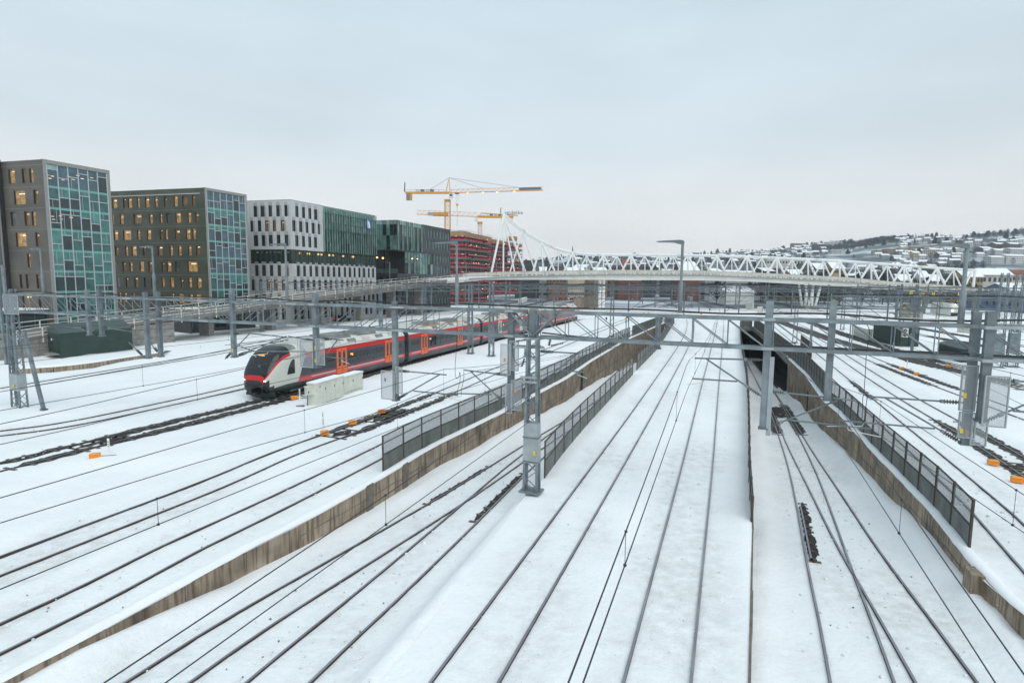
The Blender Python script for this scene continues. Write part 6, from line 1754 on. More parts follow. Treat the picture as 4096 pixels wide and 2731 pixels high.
        patch_('windscreen', 't_black', 1, 6, c - 6, c + 5, 0.028)
        patch_('roof_fairing', 't_unit', 6, 7, c - 5, c + 4, 0.02)
        patch_('nose_panel', 't_red', 0, 1, c - 7, c + 6, 0.02)
        for y in (-0.98, 0.98):
            q = MB(); p = f((0.20, y, 1.52)); q.ball(p, 0.17, 8, 5, 0, 0.6); q.build('headlight', HEAD if end == 0 else M['red'], nz, local=True)
        if end == 0:
            q = MB(); q.box((1.08, 0.1, 3.36), (0.12, 0.62, 0.16)); q.build('front_display', DISPLAY, nz, local=True)
            for i in range(3): q = MB(); q.box((1.62 + i * 0.12, 0.15, 3.72 + i * 0.055), (0.07, 0.42, 0.05)); q.build('front_light', HEAD, nz, local=True)
            q = MB(); q.box((0.42, -0.25, 2.55), (0.10, 0.26, 0.36)); q.build('driver_seat', M['t_skirt'], nz, local=True)
        q = MB(); p = f((-0.15, 0, 0.80)); q.box(p, (0.75, 0.45, 0.40)); q.box((p[0], p[1], p[2] - 0.25), (0.5, 0.9, 0.22)); q.build('coupler', M['t_black'], nz, local=True)
        q = MB()
        Rp = [[f((x, y, z)) for x, y, z in ((xx, -1.35, 0.12), (xx - 0.35, -0.7, 0.10), (xx - 0.45, 0, 0.10), (xx - 0.35, 0.7, 0.10), (xx, 1.35, 0.12))] for xx in (0.85,)] + [[f((x, y, z)) for x, y, z in ((0.75, -1.4, 0.55), (0.3, -0.75, 0.55), (0.2, 0, 0.55), (0.3, 0.75, 0.55), (0.75, 1.4, 0.55))]]
        q.loft(Rp, close=False, caps=False); q.build('snow_plough', M['t_skirt2'], nz, local=True)
        for sg in (-1, 1):
            y = sg * 1.603
            pts = [(1.95, 1.80), (2.85, 1.80), (2.85, 2.98), (2.65, 3.0), (2.4, 2.8), (2.15, 2.4)]
            q = MB(); q.poly([f((x, y * (1.0 if x > 2.3 else 0.99) + sg * 0.012, z)) for x, z in pts]); q.build('side_window', M['t_glass'], nz, local=True)
            if end == 0:
                q = MB(); q.poly([(3.25, y + sg * .004, 1.0), (4.3, y + sg * .004, 1.0), (4.3, y + sg * .004, 2.93), (4.1, y + sg * .004, 2.93)]); q.build('slanted_panel', M['t_grey'], nz, local=True)
                q = MB(); q.poly([(3.23, y + sg * .008, 0.98), (4.3, y + sg * .008, 0.98), (4.3, y + sg * .008, 1.42), (3.45, y + sg * .008, 1.42)]); q.build('slanted_stripe', M['t_pink'], nz, local=True)
    nose(0); nose(1)
train()
# the far train standing at the edge of the yard
def far_train():
    P = g(*px('Z5', (1265, 1046))[0]); d = Vector((0.35, 1, 0)).normalized()
    root = thing('locomotive', 'dark-fronted locomotive with three lit headlamps far off beside a grey pole', 'train', P, rz=atan2(d.y, d.x))
    prof2 = [(0, 1.35, 0.4, 2.4), (0.25, 1.45, 0.35, 3.0), (0.9, 1.5, 0.35, 3.8), (2.0, 1.5, 0.35, 4.0), (17, 1.5, 0.35, 4.0)]
    mb = MB(); mb.loft([[(x, -w, zb), (x, w, zb), (x, w, zt * 0.86), (x, w * 0.7, zt), (x, -w * 0.7, zt), (x, -w, zt * 0.86)] for x, w, zb, zt in prof2]); b = mb.build('body', M['t_cream'], root, local=True)
    mb = MB(); mb.poly([(0.22, -1.2, 2.45), (0.22, 1.2, 2.45), (0.84, 1.25, 3.45), (0.84, -1.25, 3.45)]); mb.build('windscreen', M['t_black'], root, local=True)
    mb = MB(); mb.box((-0.1, 0, 0.75), (0.5, 2.7, 0.9)); mb.build('buffer_beam', M['t_black'], root, local=True)
    for y, z, x in ((-1.0, 1.9, -0.06), (1.0, 1.9, -0.06), (0, 3.75, 0.85)): mb = MB(); mb.ball((x, y, z), 0.2, 8, 5); mb.build('headlight', HEAD, root, local=True)
far_train()
# ================================================================== CONTACT WIRES AND FARTHER GANTRIES
def centre(P, side): return offset_path(P, side, 0.7525)
def wires():
    short = ['the track beside the stained wall', 'the track with the orange machines', 'the red train', 'the snowed-under track behind the train', 'the platform-edge track', 'the track nearest the offices',
             'the snowed-in underpass track', 'the joining underpass track', 'the middle track by the lattice mast', 'the middle track by the slab wall', 'the check-rail cutting track', 'the dark points in the cutting',
             'the track outside the cutting fence', 'the bare two-machine track', 'the pair of bare dark rails', 'the junction before the container', 'the merging track by the container', 'the track behind the container',
             'the sidings by the low shed', 'the far train']
    for k, (lab, zone, P, side) in enumerate(TRACKS):
        C = centre(P, side)
        C = [p for p in C if p.y < 190]
        if len(C) < 6: continue
        # lengthen backwards under and behind the footbridge
        d0 = (C[0] - C[min(8, len(C) - 1)]).normalized()
        if C[0].y < C[-1].y: pass
        else: C = C[::-1]; d0 = (C[0] - C[min(8, len(C) - 1)]).normalized()
        if C[0].y > 3: C = [C[0] + d0 * t for t in np.arange(30, 0.5, -1.5) if (C[0] + d0 * t).y > 2.5] + C
        acc, S_ = 0.0, [0.0]
        for a, b in zip(C, C[1:]): acc += (b - a).length; S_.append(acc)
        sA = min(range(len(C)), key=lambda i: abs((C[i] - GA.P).dot(GA.n))); s0 = S_[sA]
        span = 55.0
        root = thing('overhead_wire', 'thin contact wire hung below its carrier wire over ' + short[k], 'overhead wire', C[0], 'overhead wires of the yard')
        ht = 5.15
        zz = lambda p: ZONE[zone](p.y) * 0.85
        rad = 0.011
        def stag(s): 
            t = ((s - s0) / span) % 2.0
            return 0.28 * (1 - 2 * abs(t - 1))
        pts_c, pts_m = [], []
        for i, p in enumerate(C):
            t = C[min(i + 1, len(C) - 1)] - C[max(i - 1, 0)]; t.normalize(); nn = Vector((t.y, -t.x, 0))
            f = ((S_[i] - s0) / span) % 1.0
            sag = 0.38 + 0.85 * (2 * f - 1) ** 2
            o = nn * stag(S_[i])
            pts_c.append(Vector((p.x, p.y, zz(p) + ht)) + o); pts_m.append(Vector((p.x, p.y, zz(p) + ht + sag)) + o)
        mb = MB(); mb.pipe(pts_c[::2] + [pts_c[-1]], rad, 4); mb.build('contact_wire', M['wire'], root)
        mb = MB(); mb.pipe(pts_m[::2] + [pts_m[-1]], rad, 4); mb.build('carrier_wire', M['wire'], root)
        last = -99
        for i, p in enumerate(pts_c):
            if p.y < 70 and S_[i] - last > 9.0 and i > 1:
                last = S_[i]; tubeo('dropper', p, pts_m[i], 0.006, M['wire'], root, 3)
                mb = MB(); mb.ball(p, 0.032, 5, 3); mb.ball(pts_m[i], 0.028, 5, 3); mb.build('wire_clip', M['wire'], root)
wires()
def feeder(label, pts, r=0.014):
    mb = MB(); mb.pipe(pts, r, 4); tag(mb.build('feeder_wire', M['wire']), label, 'wire')
def hang(a, b, sag, n=14): return [a.lerp(b, i / n) - Vector((0, 0, sag * 4 * (i / n) * (1 - i / n))) for i in range(n + 1)]
# loops of jumper cable hanging by the posts
def loop(label, sh, pts, pl=GA, out=0.25, r=0.012):
    P = smooth_path([pl.at(*pl.st(*p), out) for p in px(sh, *pts)], 0.08, 3)
    mb = MB(); mb.pipe(P, r, 5); tag(mb.build('jumper_cable', M['cable']), label, 'cable')
loop('long black jumper cable dangling below the gantry in front of the train doors', 'M3', ((680, 260), (680, 480), (672, 700), (655, 900), (660, 1010), (680, 1030), (705, 1000), (708, 960)))
loop('black jumper cable curling down beside the arm over the snowed-in yard track', 'M3', ((712, 955), (718, 1020), (700, 1110), (680, 1180), (690, 1225)))
loop('second black jumper cable curling down beside the arm over the yard track', 'M3', ((755, 950), (758, 1010), (745, 1090), (725, 1150), (728, 1200)))
loop('black cable bowed between the screened post and the lattice mast', 'M3', ((1308, 620), (1310, 760), (1340, 850), (1400, 895), (1415, 880)))
loop('long black jumper cable hanging down in front of the cutting fence', 'M5', ((415, 640), (510, 740), (500, 880), (475, 960), (465, 1090), (455, 1300), (440, 1490)))
loop('loop of black cable ending in front of the cutting fence mesh', 'M6', ((440, 200), (425, 260), (430, 380), (415, 520), (440, 530), (458, 380), (470, 300), (480, 220), (440, 205)))
# insulators round the head of the central lattice mast
def mast_gear():
    P = lambda x, y, o=0.28: GA.at(*GA.st(*px('M3', (x, y))[0]), o)
    def ins(name, label, a, b, r=0.05, k=7):
        mb = MB(); insul_pts(mb, a, b, r, k); tag(mb.build(name, M['insul']), label, 'insulator')
    ins('line_insulator', 'ribbed insulator hanging slanted at the bracket of the central lattice mast', P(1445, 800), P(1415, 890))
    ins('line_insulator', 'ribbed insulator stretched level under the girder, building side of the lattice mast head', P(1350, 605), P(1470, 590), 0.045)
    ins('line_insulator', 'ribbed insulator sloping up to the black cable beside the lattice mast head', P(1745, 655), P(1885, 625), 0.045)
    ins('line_insulator', 'stub insulator hanging under the lower beam beside the lattice mast head', P(1738, 585), P(1722, 655), 0.07, 4)
    mb = MB(); mb.bar(P(1320, 670), P(1670, 680), 0.10, 0.09); mb.bar(P(1455, 690), P(1450, 780), 0.09); mb.bar(P(1430, 780), P(1575, 785), 0.08, 0.08)
    tag(mb.build('switch_bracket', M['galv_l']), 'pale steel switch bracket bolted across the central lattice mast', 'bracket')
    mb = MB(); p = P(1455, 740, 0.34); mb.box(tuple(p), (0.07, 0.01, 0.1), AZ); tag(mb.build('mast_plate', mat('blue_enamel', (0.05, 0.22, 0.45), 0.4)), 'tiny blue number plate on the central lattice mast', 'plate')
mast_gear()
# ---- gantries farther out: one lattice per plane, posts and arms
ORD = ('first', 'second', 'third', 'fourth', 'fifth', 'sixth', 'seventh', 'eighth')
def far_gantry(label, a, b, zt, zb, legs=(), panel=2.6, posts=0, seed=0, arms=True):
    a, b = Vector((a[0], a[1], 0)), Vector((b[0], b[1], 0)); pl = Plane(a, b - a); L = (b - a).length
    root = gantry(label, pl, 0, L, lambda s: zt, lambda s: zb, panel, 0.5, False, m='galv_d', chord=0.12)
    rng = random.Random(seed)
    for f in legs:
        p = pl.at(L * f, 0)
        unit_bar('gantry_leg', (p.x, p.y, 0), (p.x, p.y, zt + 0.8), 0.34, 0.34, M['galv_d'], root, side=pl.D)
    n = 7; C = [pl.at(L * i / 40, zt + 0.18 + 0.07 * sin(i * 1.1), -0.2) for i in range(41)]
    mb = MB(); mb.pipe(C, 0.05, 4); mb.build('feed_cable', M['cable'], root)
    for i in range(posts):
        s = L * (i + 0.5 + rng.uniform(-0.2, 0.2)) / posts; z1 = 4.2 + rng.uniform(-0.3, 0.6)
        q = thing('hanging_post', ORD[i] + ' hanging post of the ' + label.replace('lattice ', '').replace('stretch ', '').replace(' and the tunnel mouth', ''), 'post', pl.at(s, z1), 'hanging posts of the farther gantries')
        unit_bar('post_shaft', pl.at(s, z1), pl.at(s, zt + 0.7), 0.19, 0.19, M['galv_d'], q, side=pl.D)
        sg = rng.choice((-1, 1))
        if arms:
            tubeo('arm_tube', pl.at(s, z1 + 1.9), pl.at(s + sg * 2.6, z1 + 2.0), 0.045, M['galv_d'], q, 5)
            tubeo('arm_strut', pl.at(s, z1 + 0.2), pl.at(s + sg * 2.2, z1 + 1.95), 0.045, M['galv_d'], q, 5)
            tubeo('arm_rod', pl.at(s + sg * 1.2, z1 + 1.0), pl.at(s + sg * 3.0, z1 + 1.05), 0.035, M['galv_d'], q, 5)
            mb = MB(); insul_pts(mb, pl.at(s + sg * 0.2, z1 + 1.9), pl.at(s + sg * 0.8, z1 + 1.93), 0.1, 4); mb.build('insulator', M['insul'], q)
    return pl
gB0, gB1, gB2 = g(1049, 1329), g(1530, 1326), g(2446, 1344)
far_gantry('second lattice gantry, stretch in front of the pale stone block', gB0, gB1, 9.0, 7.8, (), 2.4, 4, 1)
far_gantry('second lattice gantry, stretch over the red train', gB1, gB2, 8.9, 7.7, (), 2.4, 6, 2)
far_gantry('second lattice gantry, stretch over the middle tracks and the tunnel mouth', gB2, (58, 82), 8.85, 7.6, (1.0,), 2.4, 6, 3)
far_gantry('second lattice gantry, stretch beyond the low green shed', (58.6, 81.7), (120, 55), 8.6, 7.5, (), 2.6, 4, 4)
far_gantry('lattice gantry reaching in from the yard edge by the low shed', (35, 62.5), (75, 45), 8.3, 7.2, (), 2.0, 3, 5)
far_gantry('third lattice gantry behind the tail of the train', (-30, 152), (36, 141), 9.0, 7.8, (0.0,), 3, 6, 6)
far_gantry('third lattice gantry with the four yellow number signs', (36.5, 141), (140, 118), 9.0, 7.7, (0.5,), 3, 8, 7)
far_gantry('fourth lattice gantry under the bridge deck', (-2, 186), (70, 176), 8.8, 7.6, (0.0, 1.0), 3, 6, 8, False)
far_gantry('fourth lattice gantry towards the far train', (70.6, 175.9), (170, 160), 8.8, 7.6, (1.0,), 3, 7, 9, False)
far_gantry('fifth lattice gantry in the distance beyond the bridge', (10, 240), (120, 225), 8.6, 7.5, (0.0, 0.5, 1.0), 3.4, 5, 10, False)
# free-standing lattice masts of the yard
def yard_masts():
    spots = [((1049, 1329), 9.3, 1), ((1524, 1329), 9.4, 1), ((1882, 1417), 9.2, 1), ((1965, 1427), 9.6, 1), ((1700, 1301), 9.6, 0), ((2446, 1348), 9.4, 0), ((3178, 1373), 6.6, 0), ((3052, 1260), 9.2, 0),
             ((2944, 1222), 9.4, 0), ((2768, 1229), 9.2, 0), ((3177, 1224), 9.2, 0), ((3368, 1320), 9.0, 0), ((3429, 1313), 9.4, 0), ((3748, 1295), 9.3, 0), ((2620, 1226), 9.2, 0), ((2530, 1196), 9, 0),
             ((2080, 1250), 9.2, 0), ((2165, 1246), 9.4, 0), ((2850, 1208), 9, 0), ((2690, 1196), 9, 0), ((3300, 1212), 9.2, 0), ((3480, 1222), 9.2, 0), ((3650, 1235), 9.2, 0), ((3990, 1290), 8.6, 0), ((4060, 1330), 8.6, 0), ((3900, 1262), 9.2, 0)]
    where = ['before the pale stone block', 'before the dark slate block', 'behind the train roof, rust on its foot', 'behind the train, beside the rusty-footed one', 'far behind the train', 'at the fence above the underpass', 'short one beside the cutting fence',
             'behind the cream cabinets', 'near the bridge pillar', 'by the grey cabinets on the middle field', 'beyond the bridge pillar base', 'beside the striped pole', 'by the cream cabinet bank', 'before the far train', 'at the curve of the middle tracks',
             'by the dark crossing', 'behind the train tail', 'at the train tail', 'under the bridge middle', 'under the bridge before the hall', 'behind the wooden hut', 'left of the wooden hut', 'at the far sidings', 'at the yard edge', 'at the very edge of the yard', 'by the far train']
    for (uv, h, cov), wtxt in zip(spots, where):
        b = g(*uv)
        wtxt = wtxt.replace('left of', 'short of')
        lattice_mast('grey lattice mast ' + wtxt, (b.x, b.y, 0.15), (b.x, b.y, h), (1, -0.4), 0.62, 0.40, 0.34, (0.16, 0.42) if cov else None, 'lattice masts of the yard', small=True, panels=11, m='galv' if cov else 'galv_d')
    for i, (u, v) in enumerate(((3985, 1474), (4045, 1470))):
        b = g(u, v); lattice_mast(('stout lattice mast of a coupled pair beyond the twin screened posts, nearer the low shed', 'stout lattice mast of a coupled pair at the yard edge, farther from the low shed')[i], (b.x, b.y, 0.15), (b.x, b.y, 11.0), (1, -0.4), 1.0, 0.6, 0.6, (0.14, 0.36), 'lattice masts of the yard', small=True, panels=12, m='galv')
    for (u, v, h, w, lab) in ((3584, 1274, 9.6, 0.55, 'thick grey steel post beside the wooden hut'), (3165, 1261, 9.0, 0.3, 'slim dark steel post with a small signal at its foot'), (2795, 1254, 9.2, 0.28, 'dark steel post of two channels on the middle field'), (3092, 1262, 8.8, 0.2, 'slim steel post with a red foot behind the cutting')):
        b = g(u, v); r = thing('steel_post', lab, 'post', b); unit_bar('post_shaft', (b.x, b.y, 0), (b.x, b.y, h), w, w, M['galv_d'], r); boxo('base_plate', (b.x, b.y, 0.05), (w * 1.8, w * 1.8, 0.1), 0, M['galv_d'], r)
    b = g(3318, 1308); r = thing('striped_pole', 'pole with a black and yellow striped sleeve beyond the cutting fence', 'pole', b)
    tubeo('pole_shaft', (b.x, b.y, 0), (b.x, b.y, 7.5), 0.10, M['galv_l'], r, 8)
    for i in range(8): tubeo('stripe_band', (b.x, b.y, 1.3 + i * 0.32), (b.x, b.y, 1.62 + i * 0.32), 0.22, M['yellow' if i % 2 else 'black'], r, 8)
yard_masts()
# number signs
for (x, y, t) in ((555, 672, '4'), (740, 676, '3'), (905, 680, '2'), (1310, 688, '1')):
    pl = Plane((36.5, 140.5), (103.5, -23)); s, z = pl.st(*px('Z5', (x, y))[0])
    root = thing('number_sign', 'small yellow square sign with black number %s on the third gantry' % {'1': 'one', '2': 'two', '3': 'three', '4': 'four'}[t], 'sign', pl.at(s, z), 'yellow number signs on the third gantry')
    slabo('sign_board', pl, s - 0.28, s + 0.28, z - 0.32, z + 0.32, 0.30, 0.34, M['yellow'], root)
    lettering('number', t, 0.72, 0.01, M['black'], root, pl.at(s - 0.2, z - 0.25, 0.35), pl.D, pl.n)
# ================================================================== TRACKSIDE OBJECTS
def face_box(root, name, p, q, z0, z1, depth, m, out=0.0):
    """box whose front runs from p to q on the ground"""
    p, q = Vector((p[0], p[1], 0)), Vector((q[0], q[1], 0)); pl = Plane(p, q - p)
    if pl.n.y > 0: pl = Plane(q, p - q)
    L = (q - p).length
    slabo(name, pl, 0, L, z0, z1, -depth, 0, m, root)
    return pl, L
def cabinet(label, p, q, h, depth=0.75, doors=3, z0=0.1, cap=True, m='cream', slit=True):
    root = thing('trackside_cabinet', label, 'cabinet', (p[0], p[1], 0), 'cream trackside cabinets')
    pl, L = face_box(root, 'body', p, q, z0, z0 + h, depth, M[m])
    slabo('plinth', pl, 0.03, L - 0.03, -0.15, z0, -depth + 0.03, -0.03, M['concrete'], root)
    slabo('lid', pl, -0.05, L + 0.05, z0 + h, z0 + h + 0.07, -depth - 0.05, 0.06, M[m], root)
    mb = MB(); slab(mb, pl, -0.03, L + 0.03, z0 + h + 0.074, z0 + h + 0.12, -depth - 0.03, 0.03); mb.build('snow_cap', M['snow_roof'], root)
    for i in range(doors):
        a, b = L * i / doors + 0.03, L * (i + 1) / doors - 0.03
        d = slabo('door', pl, a, b, z0 + h * 0.34, z0 + h - 0.05, 0.0, 0.018, M[m], root)
        slabo('handle', pl, b - 0.12, b - 0.07, z0 + h * 0.62, z0 + h * 0.62 + 0.2, 0.018, 0.04, M['black'], d)
        slabo('lower_panel', pl, a, b, z0 + 0.04, z0 + h * 0.31, 0.0, 0.018, M[m], root)
    return root, pl, L
c1, pl1, L1 = cabinet('largest cream cabinet of the row beside the train, blue label and black handles', g(*px('M2', (1050, 1360))[0]), g(*px('M2', (1355, 1250))[0]), 1.62, 0.8, 3)
slabo('blue_label', pl1, 0.35, 0.5, 1.42, 1.52, 0.02, 0.03, mat('blue_label_paint', (0.02, 0.12, 0.35), 0.5), c1)
c2, pl2, L2 = cabinet('longer cream cabinet of the row beside the train, with vents along its foot', g(*px('M2', (1358, 1240))[0]), g(*px('M2', (1575, 1165))[0]), 1.45, 0.8, 2)
for i in range(12):
    a = 0.2 + i * (L2 - 0.4) / 12; slabo('vent_slot', pl2, a, a + 0.05, 0.16, 0.36, 0.018, 0.026, M['galv_d'], c2)
p0 = g(*px('M2', (1000, 1365))[0])
r3 = thing('trackside_cabinet', 'small raised cream box at the nose end of the cabinet row', 'cabinet', p0, 'cream trackside cabinets')
a, b = g(*px('M2', (940, 1370))[0]), g(*px('M2', (1050, 1355))[0])
plx = Plane(a, b - a); Lx = (b - a).length
slabo('body', plx, 0, Lx, 0.95, 1.5, -0.5, 0, M['cream'], r3); slabo('lid', plx, -0.04, Lx + 0.04, 1.5, 1.56, -0.54, 0.04, M['cream'], r3)
for s in (0.08, Lx - 0.12): slabo('leg', plx, s, s + 0.06, -0.1, 0.95, -0.3, -0.24, M['galv_d'], r3)
slabo('handle', plx, Lx * 0.12, Lx * 0.2, 1.1, 1.25, 0.0, 0.03, M['black'], r3)
cabinet('pair of grey-cream cabinets behind the cutting fence', g(*px('M4', (1660, 530))[0]), g(*px('M4', (1730, 535))[0]), 2.0, 1.0, 2)
cabinet('graffiti-marked pale cabinet behind the cutting fence, right by the dark junction rails'.replace('right ', ''), g(*px('M4', (1790, 580))[0]), g(*px('M4', (1850, 582))[0]), 2.0, 1.0, 1)
cabinet('bank of cream cabinets against the end of the green container', g(*px('M5', (395, 832))[0]), g(*px('M5', (548, 890))[0]), 1.75, 0.9, 5)
cabinet('low cream cabinet bank behind the slimmer of the twin posts', g(*px('M5', (1515, 795))[0]), g(*px('M5', (1685, 812))[0]), 1.3, 0.8, 3)
cabinet('grey cabinet cluster far off on the middle field', g(*px('M4', (1012, 435))[0]), g(*px('M4', (1055, 440))[0]), 2.1, 1.2, 2, m='galv_l')
cabinet('white relay cabinet far off behind the train', g(*px('Z3', (380, 1090))[0]), g(*px('Z3', (500, 1045))[0]), 2.0, 1.0, 2, m='white')

def point_machine(label, uv, zone='0', rz=0.35, m='orange'):
    b = g(*uv, 0.05, zone); root = thing('point_machine', label, 'point machine', b, 'orange point machines')
    mb = MB(); x, y, z = b
    mb.box((x, y, z + 0.11), (0.48, 0.28, 0.2), rz); mb.build('housing', M[m], root)
    mb = MB(); ca, sa = cos(rz), sin(rz)
    P = lambda a, c, h: (x + a * ca - c * sa, y + a * sa + c * ca, z + h)
    mb.hexa([P(-.26, -.16, .215), P(.26, -.16, .215), P(.26, .16, .215), P(-.26, .16, .215), P(-.2, -.1, .27), P(.2, -.1, .27), P(.2, .1, .27), P(-.2, .1, .27)]); mb.build('lid', M[m], root)
    mb = MB(); mb.bar(P(.3, 0, .06), P(.95, -.1, .06), 0.05); mb.build('drive_rod', M['rust'], root)
for lab, sh, uv in (('orange point machine half sunk in snow, middle of the three by the bare stretch', 'M2', (1785, 1430)), ('orange point machine by the bare stretch, nearest the screened post', 'M2', (1455, 1560)), ('orange point machine with a white stake, foremost of the three by the bare stretch', 'L1', (1975, 58)),
                    ('orange point machine right at the train nose'.replace('right ', ''), 'M2', (790, 1272)), ('orange point machine beside the bare rails ahead of the train', 'L1', (578, 200)), ('orange point machine before the container, nearer the stake', 'M5', (885, 1215)),
                    ('orange point machine before the container beside the pair of dark rails', 'M5', (1055, 1280)), ('orange point machine close to the container foot', 'M5', (700, 985)), ('orange point machine before the low green shed', 'M5', (1418, 1192)), ('orange point machine far behind the container', 'M5', (1375, 815)),
                    ('orange-pink point machine lid at the yard edge, farther of two', 'L3', (1885, 240)), ('orange-pink point machine lid at the yard edge, nearer of two', 'L3', (2032, 345))):
    point_machine(lab, px(sh, uv)[0], '0', 0.5 if sh in ('M2', 'L1') else -0.5)
def stake(label, uv, h=0.95):
    b = g(*uv); r = thing('marker_stake', label, 'marker', b, 'white marker stakes'); mb = MB(); mb.box((b.x, b.y, h / 2), (0.10, 0.03, h), 0.2); mb.build('stake_board', M['white'], r)
    for i in range(3): mb = MB(); mb.box((b.x, b.y - 0.018, h * (0.55 + 0.13 * i)), (0.05, 0.008, 0.05), 0.2); mb.build('stake_mark', M['black'], r)
for lab, sh, uv in (('white marker stake by the machine at the train nose', 'M2', (853, 1290)), ('white marker stake in the snow before the cabinets', 'M2', (1118, 1575)), ('white marker stake beside the bare rails ahead of the train', 'L1', (664, 185)), ('white marker stake before the green container', 'M5', (945, 1208)),
                    ('white marker stake at the foremost orange machine', 'L1', (1967, 40)), ('white marker stake at the container door', 'M5', (787, 985)), ('white marker stake behind the container', 'M5', (1268, 880)), ('thin marker stake behind the cutting fence', 'Z4', (967, 305)), ('white marker stake on the platform edge field', 'M1', (1938, 858))):
    stake(lab, px(sh, uv)[0])
mb = MB(); p = g(*px('M2', (855, 1375))[0]); mb.hexa([(p.x - .35, p.y, -.05), (p.x + .3, p.y - .1, -.05), (p.x + .35, p.y + .2, -.05), (p.x - .3, p.y + .25, -.05), (p.x - .3, p.y + .05, .2), (p.x + .25, p.y - .05, .26), (p.x + .28, p.y + .15, .22), (p.x - .25, p.y + .2, .14)])
tag(mb.build('stone_block', M['slab']), 'brown stone block poking from the snow before the cabinets', 'stone')

def dwarf_signal(label, uv, lit, h=1.0, hang_from=None, sc=1.0):
    b = g(*uv) if hang_from is None else Vector(hang_from)
    r = thing('dwarf_signal', label, 'signal', b, 'round-headed dwarf signals')
    tubeo('signal_post', (b.x, b.y, b.z), (b.x, b.y, b.z + h), 0.05 * sc, M['black'], r, 6)
    ring = [(0.24 * cos(t) * sc, 0.30 * sin(t) * sc) for t in [2 * pi * i / 14 for i in range(14)]]
    mb = MB(); c = Vector((b.x, b.y, b.z + h + 0.22 * sc)); mb.loft([[c + Vector((x, -.08, z)) for x, z in ring], [c + Vector((x, .08, z)) for x, z in ring]]); hd = mb.build('signal_head', M['black'], r)
    for dx in (-0.10, 0.10):
        mb = MB(); mb.ball(c + Vector((dx * sc, -0.10, -0.06 * sc)), 0.06 * sc, 7, 5); mb.build('signal_lamp', ORANGE_L if lit else M['t_glass'], hd)
ORANGE_L = glow('signal_orange', (1.0, 0.33, 0.04), 9.0)
for lab, sh, uv, lit, h in (('unlit black dwarf signal behind the underpass fence, standing alone', 'M4', (72, 680), False, .7), ('dwarf signal with two orange lights behind the underpass fence', 'M4', (291, 690), True, .7), ('unlit dwarf signal close behind the orange-lit one', 'M4', (320, 680), False, .9),
                            ('dwarf signal with orange lights just above the gantry cable line on the middle field', 'M4', (1152, 622), True, .5), ('unlit dwarf signal on the middle field beside the curved track', 'M4', (1250, 575), False, .9), ('small orange-lit dwarf signal by the far dark rails', 'Z6', (345, 520), True, .9), ('unlit dwarf signal at the far bank fence', 'Z6', (157, 505), False, .8),
                            ('orange-lit signal beyond the bridge, far along the middle tracks', 'Z6', (1152, 262), True, 1.5), ('small unlit dwarf signal before the far train', 'M5', (1367, 690), False, .5), ('unlit dwarf signal at the slim steel post', 'M5', (-70, 560), False, .8)):
    dwarf_signal(lab, px(sh, uv)[0], lit, h)
def bulk_signal():
    c0 = [GA.at(*GA.st(*p), 0.6) for p in px('A1', (5, 765), (70, 1010))]
    p = (c0[0] + c0[1]) / 2 + GA.D * -0.5; h = c0[0].z - c0[1].z
    r = thing('main_signal', 'big black hooded railway signal with an orange arrow plate below it', 'signal', p)
    mb = MB(); mb.box((p.x, p.y, p.z), (1.35, 0.35, h), AZ); hd = mb.build('signal_head', M['black'], r)
    for i in range(3):
        c = p + Vector((0, 0, h * (0.3 - 0.3 * i))) - GA.D * -0.35; mb = MB(); mb.tube(c + GA.n * 0.18, c + GA.n * 0.5, 0.20, 12, 0.22, caps=False); mb.build('hood', M['black'], hd)
    q0, q1 = [GA.at(*GA.st(*x), 0.7) for x in px('A1', (5, 1068), (42, 1092))]
    pl = GA; s0, s1 = pl.st(*px('A1', (2, 1080))[0])[0], pl.st(*px('A1', (42, 1080))[0])[0]
    sg = slabo('arrow_plate', pl, s0, s1, min(q0.z, q1.z), max(q0.z, q1.z), 0.7, 0.73, M['orange'], r)
    zc = (q0.z + q1.z) / 2; mb = MB(); slab(mb, pl, s0 + .12, s1 - .25, zc - .03, zc + .03, .731, .74); mb.loft([[pl.at(s1 - .3, zc - .10, o), pl.at(s1 - .12, zc, o), pl.at(s1 - .3, zc + .10, o)] for o in (.731, .74)]); mb.build('arrow', M['black'], sg)
    tubeo('signal_post', (p.x + .1, p.y, 0), (p.x + .1, p.y, p.z + h * .5), 0.09, M['galv_d'], r, 8)
bulk_signal()

# ---- sheds and containers
M['c_green'] = mat('dark_green_sheet', (0.018, 0.045, 0.036), 0.5, var=0.2, vs=0.8)
M['c_green_l'] = mat('dark_green_roof', (0.060, 0.085, 0.082), 0.5, var=0.2, vs=0.8)
M['timber'] = mat('brown_timber', (0.30, 0.155, 0.05), 0.7, var=0.25, vs=3)
M['greywood'] = mat('grey_boards', (0.30, 0.295, 0.27), 0.8, var=0.2, vs=2)
def hipped(root, ring, z, h, m, over=0.15):
    c = sum((Vector(p) for p in ring), Vector()) / len(ring)
    R1 = [c + (Vector(p) - c) * (1 + over / 3) + Vector((0, 0, z)) for p in ring]
    a, b, d, e = R1
    if (b - a).length > (d - b).length: r0, r1 = (a + e) / 2 + (b - a) * 0.22, (b + d) / 2 - (b - a) * 0.22
    else: r0, r1 = (a + b) / 2 + (d - b) * 0.22, (e + d) / 2 - (d - b) * 0.22
    r0 = r0 + Vector((0, 0, h)); r1 = r1 + Vector((0, 0, h)); mb = MB()
    if (b - a).length > (d - b).length:
        mb.poly([a, b, r1, r0]); mb.poly([b, d, r1]); mb.poly([d, e, r0, r1]); mb.poly([e, a, r0])
    else:
        mb.poly([a, b, r0]); mb.poly([b, d, r1, r0]); mb.poly([d, e, r1]); mb.poly([e, a, r0, r1])
    mb.poly([e, d, b, a]); return mb.build('roof', m, root)
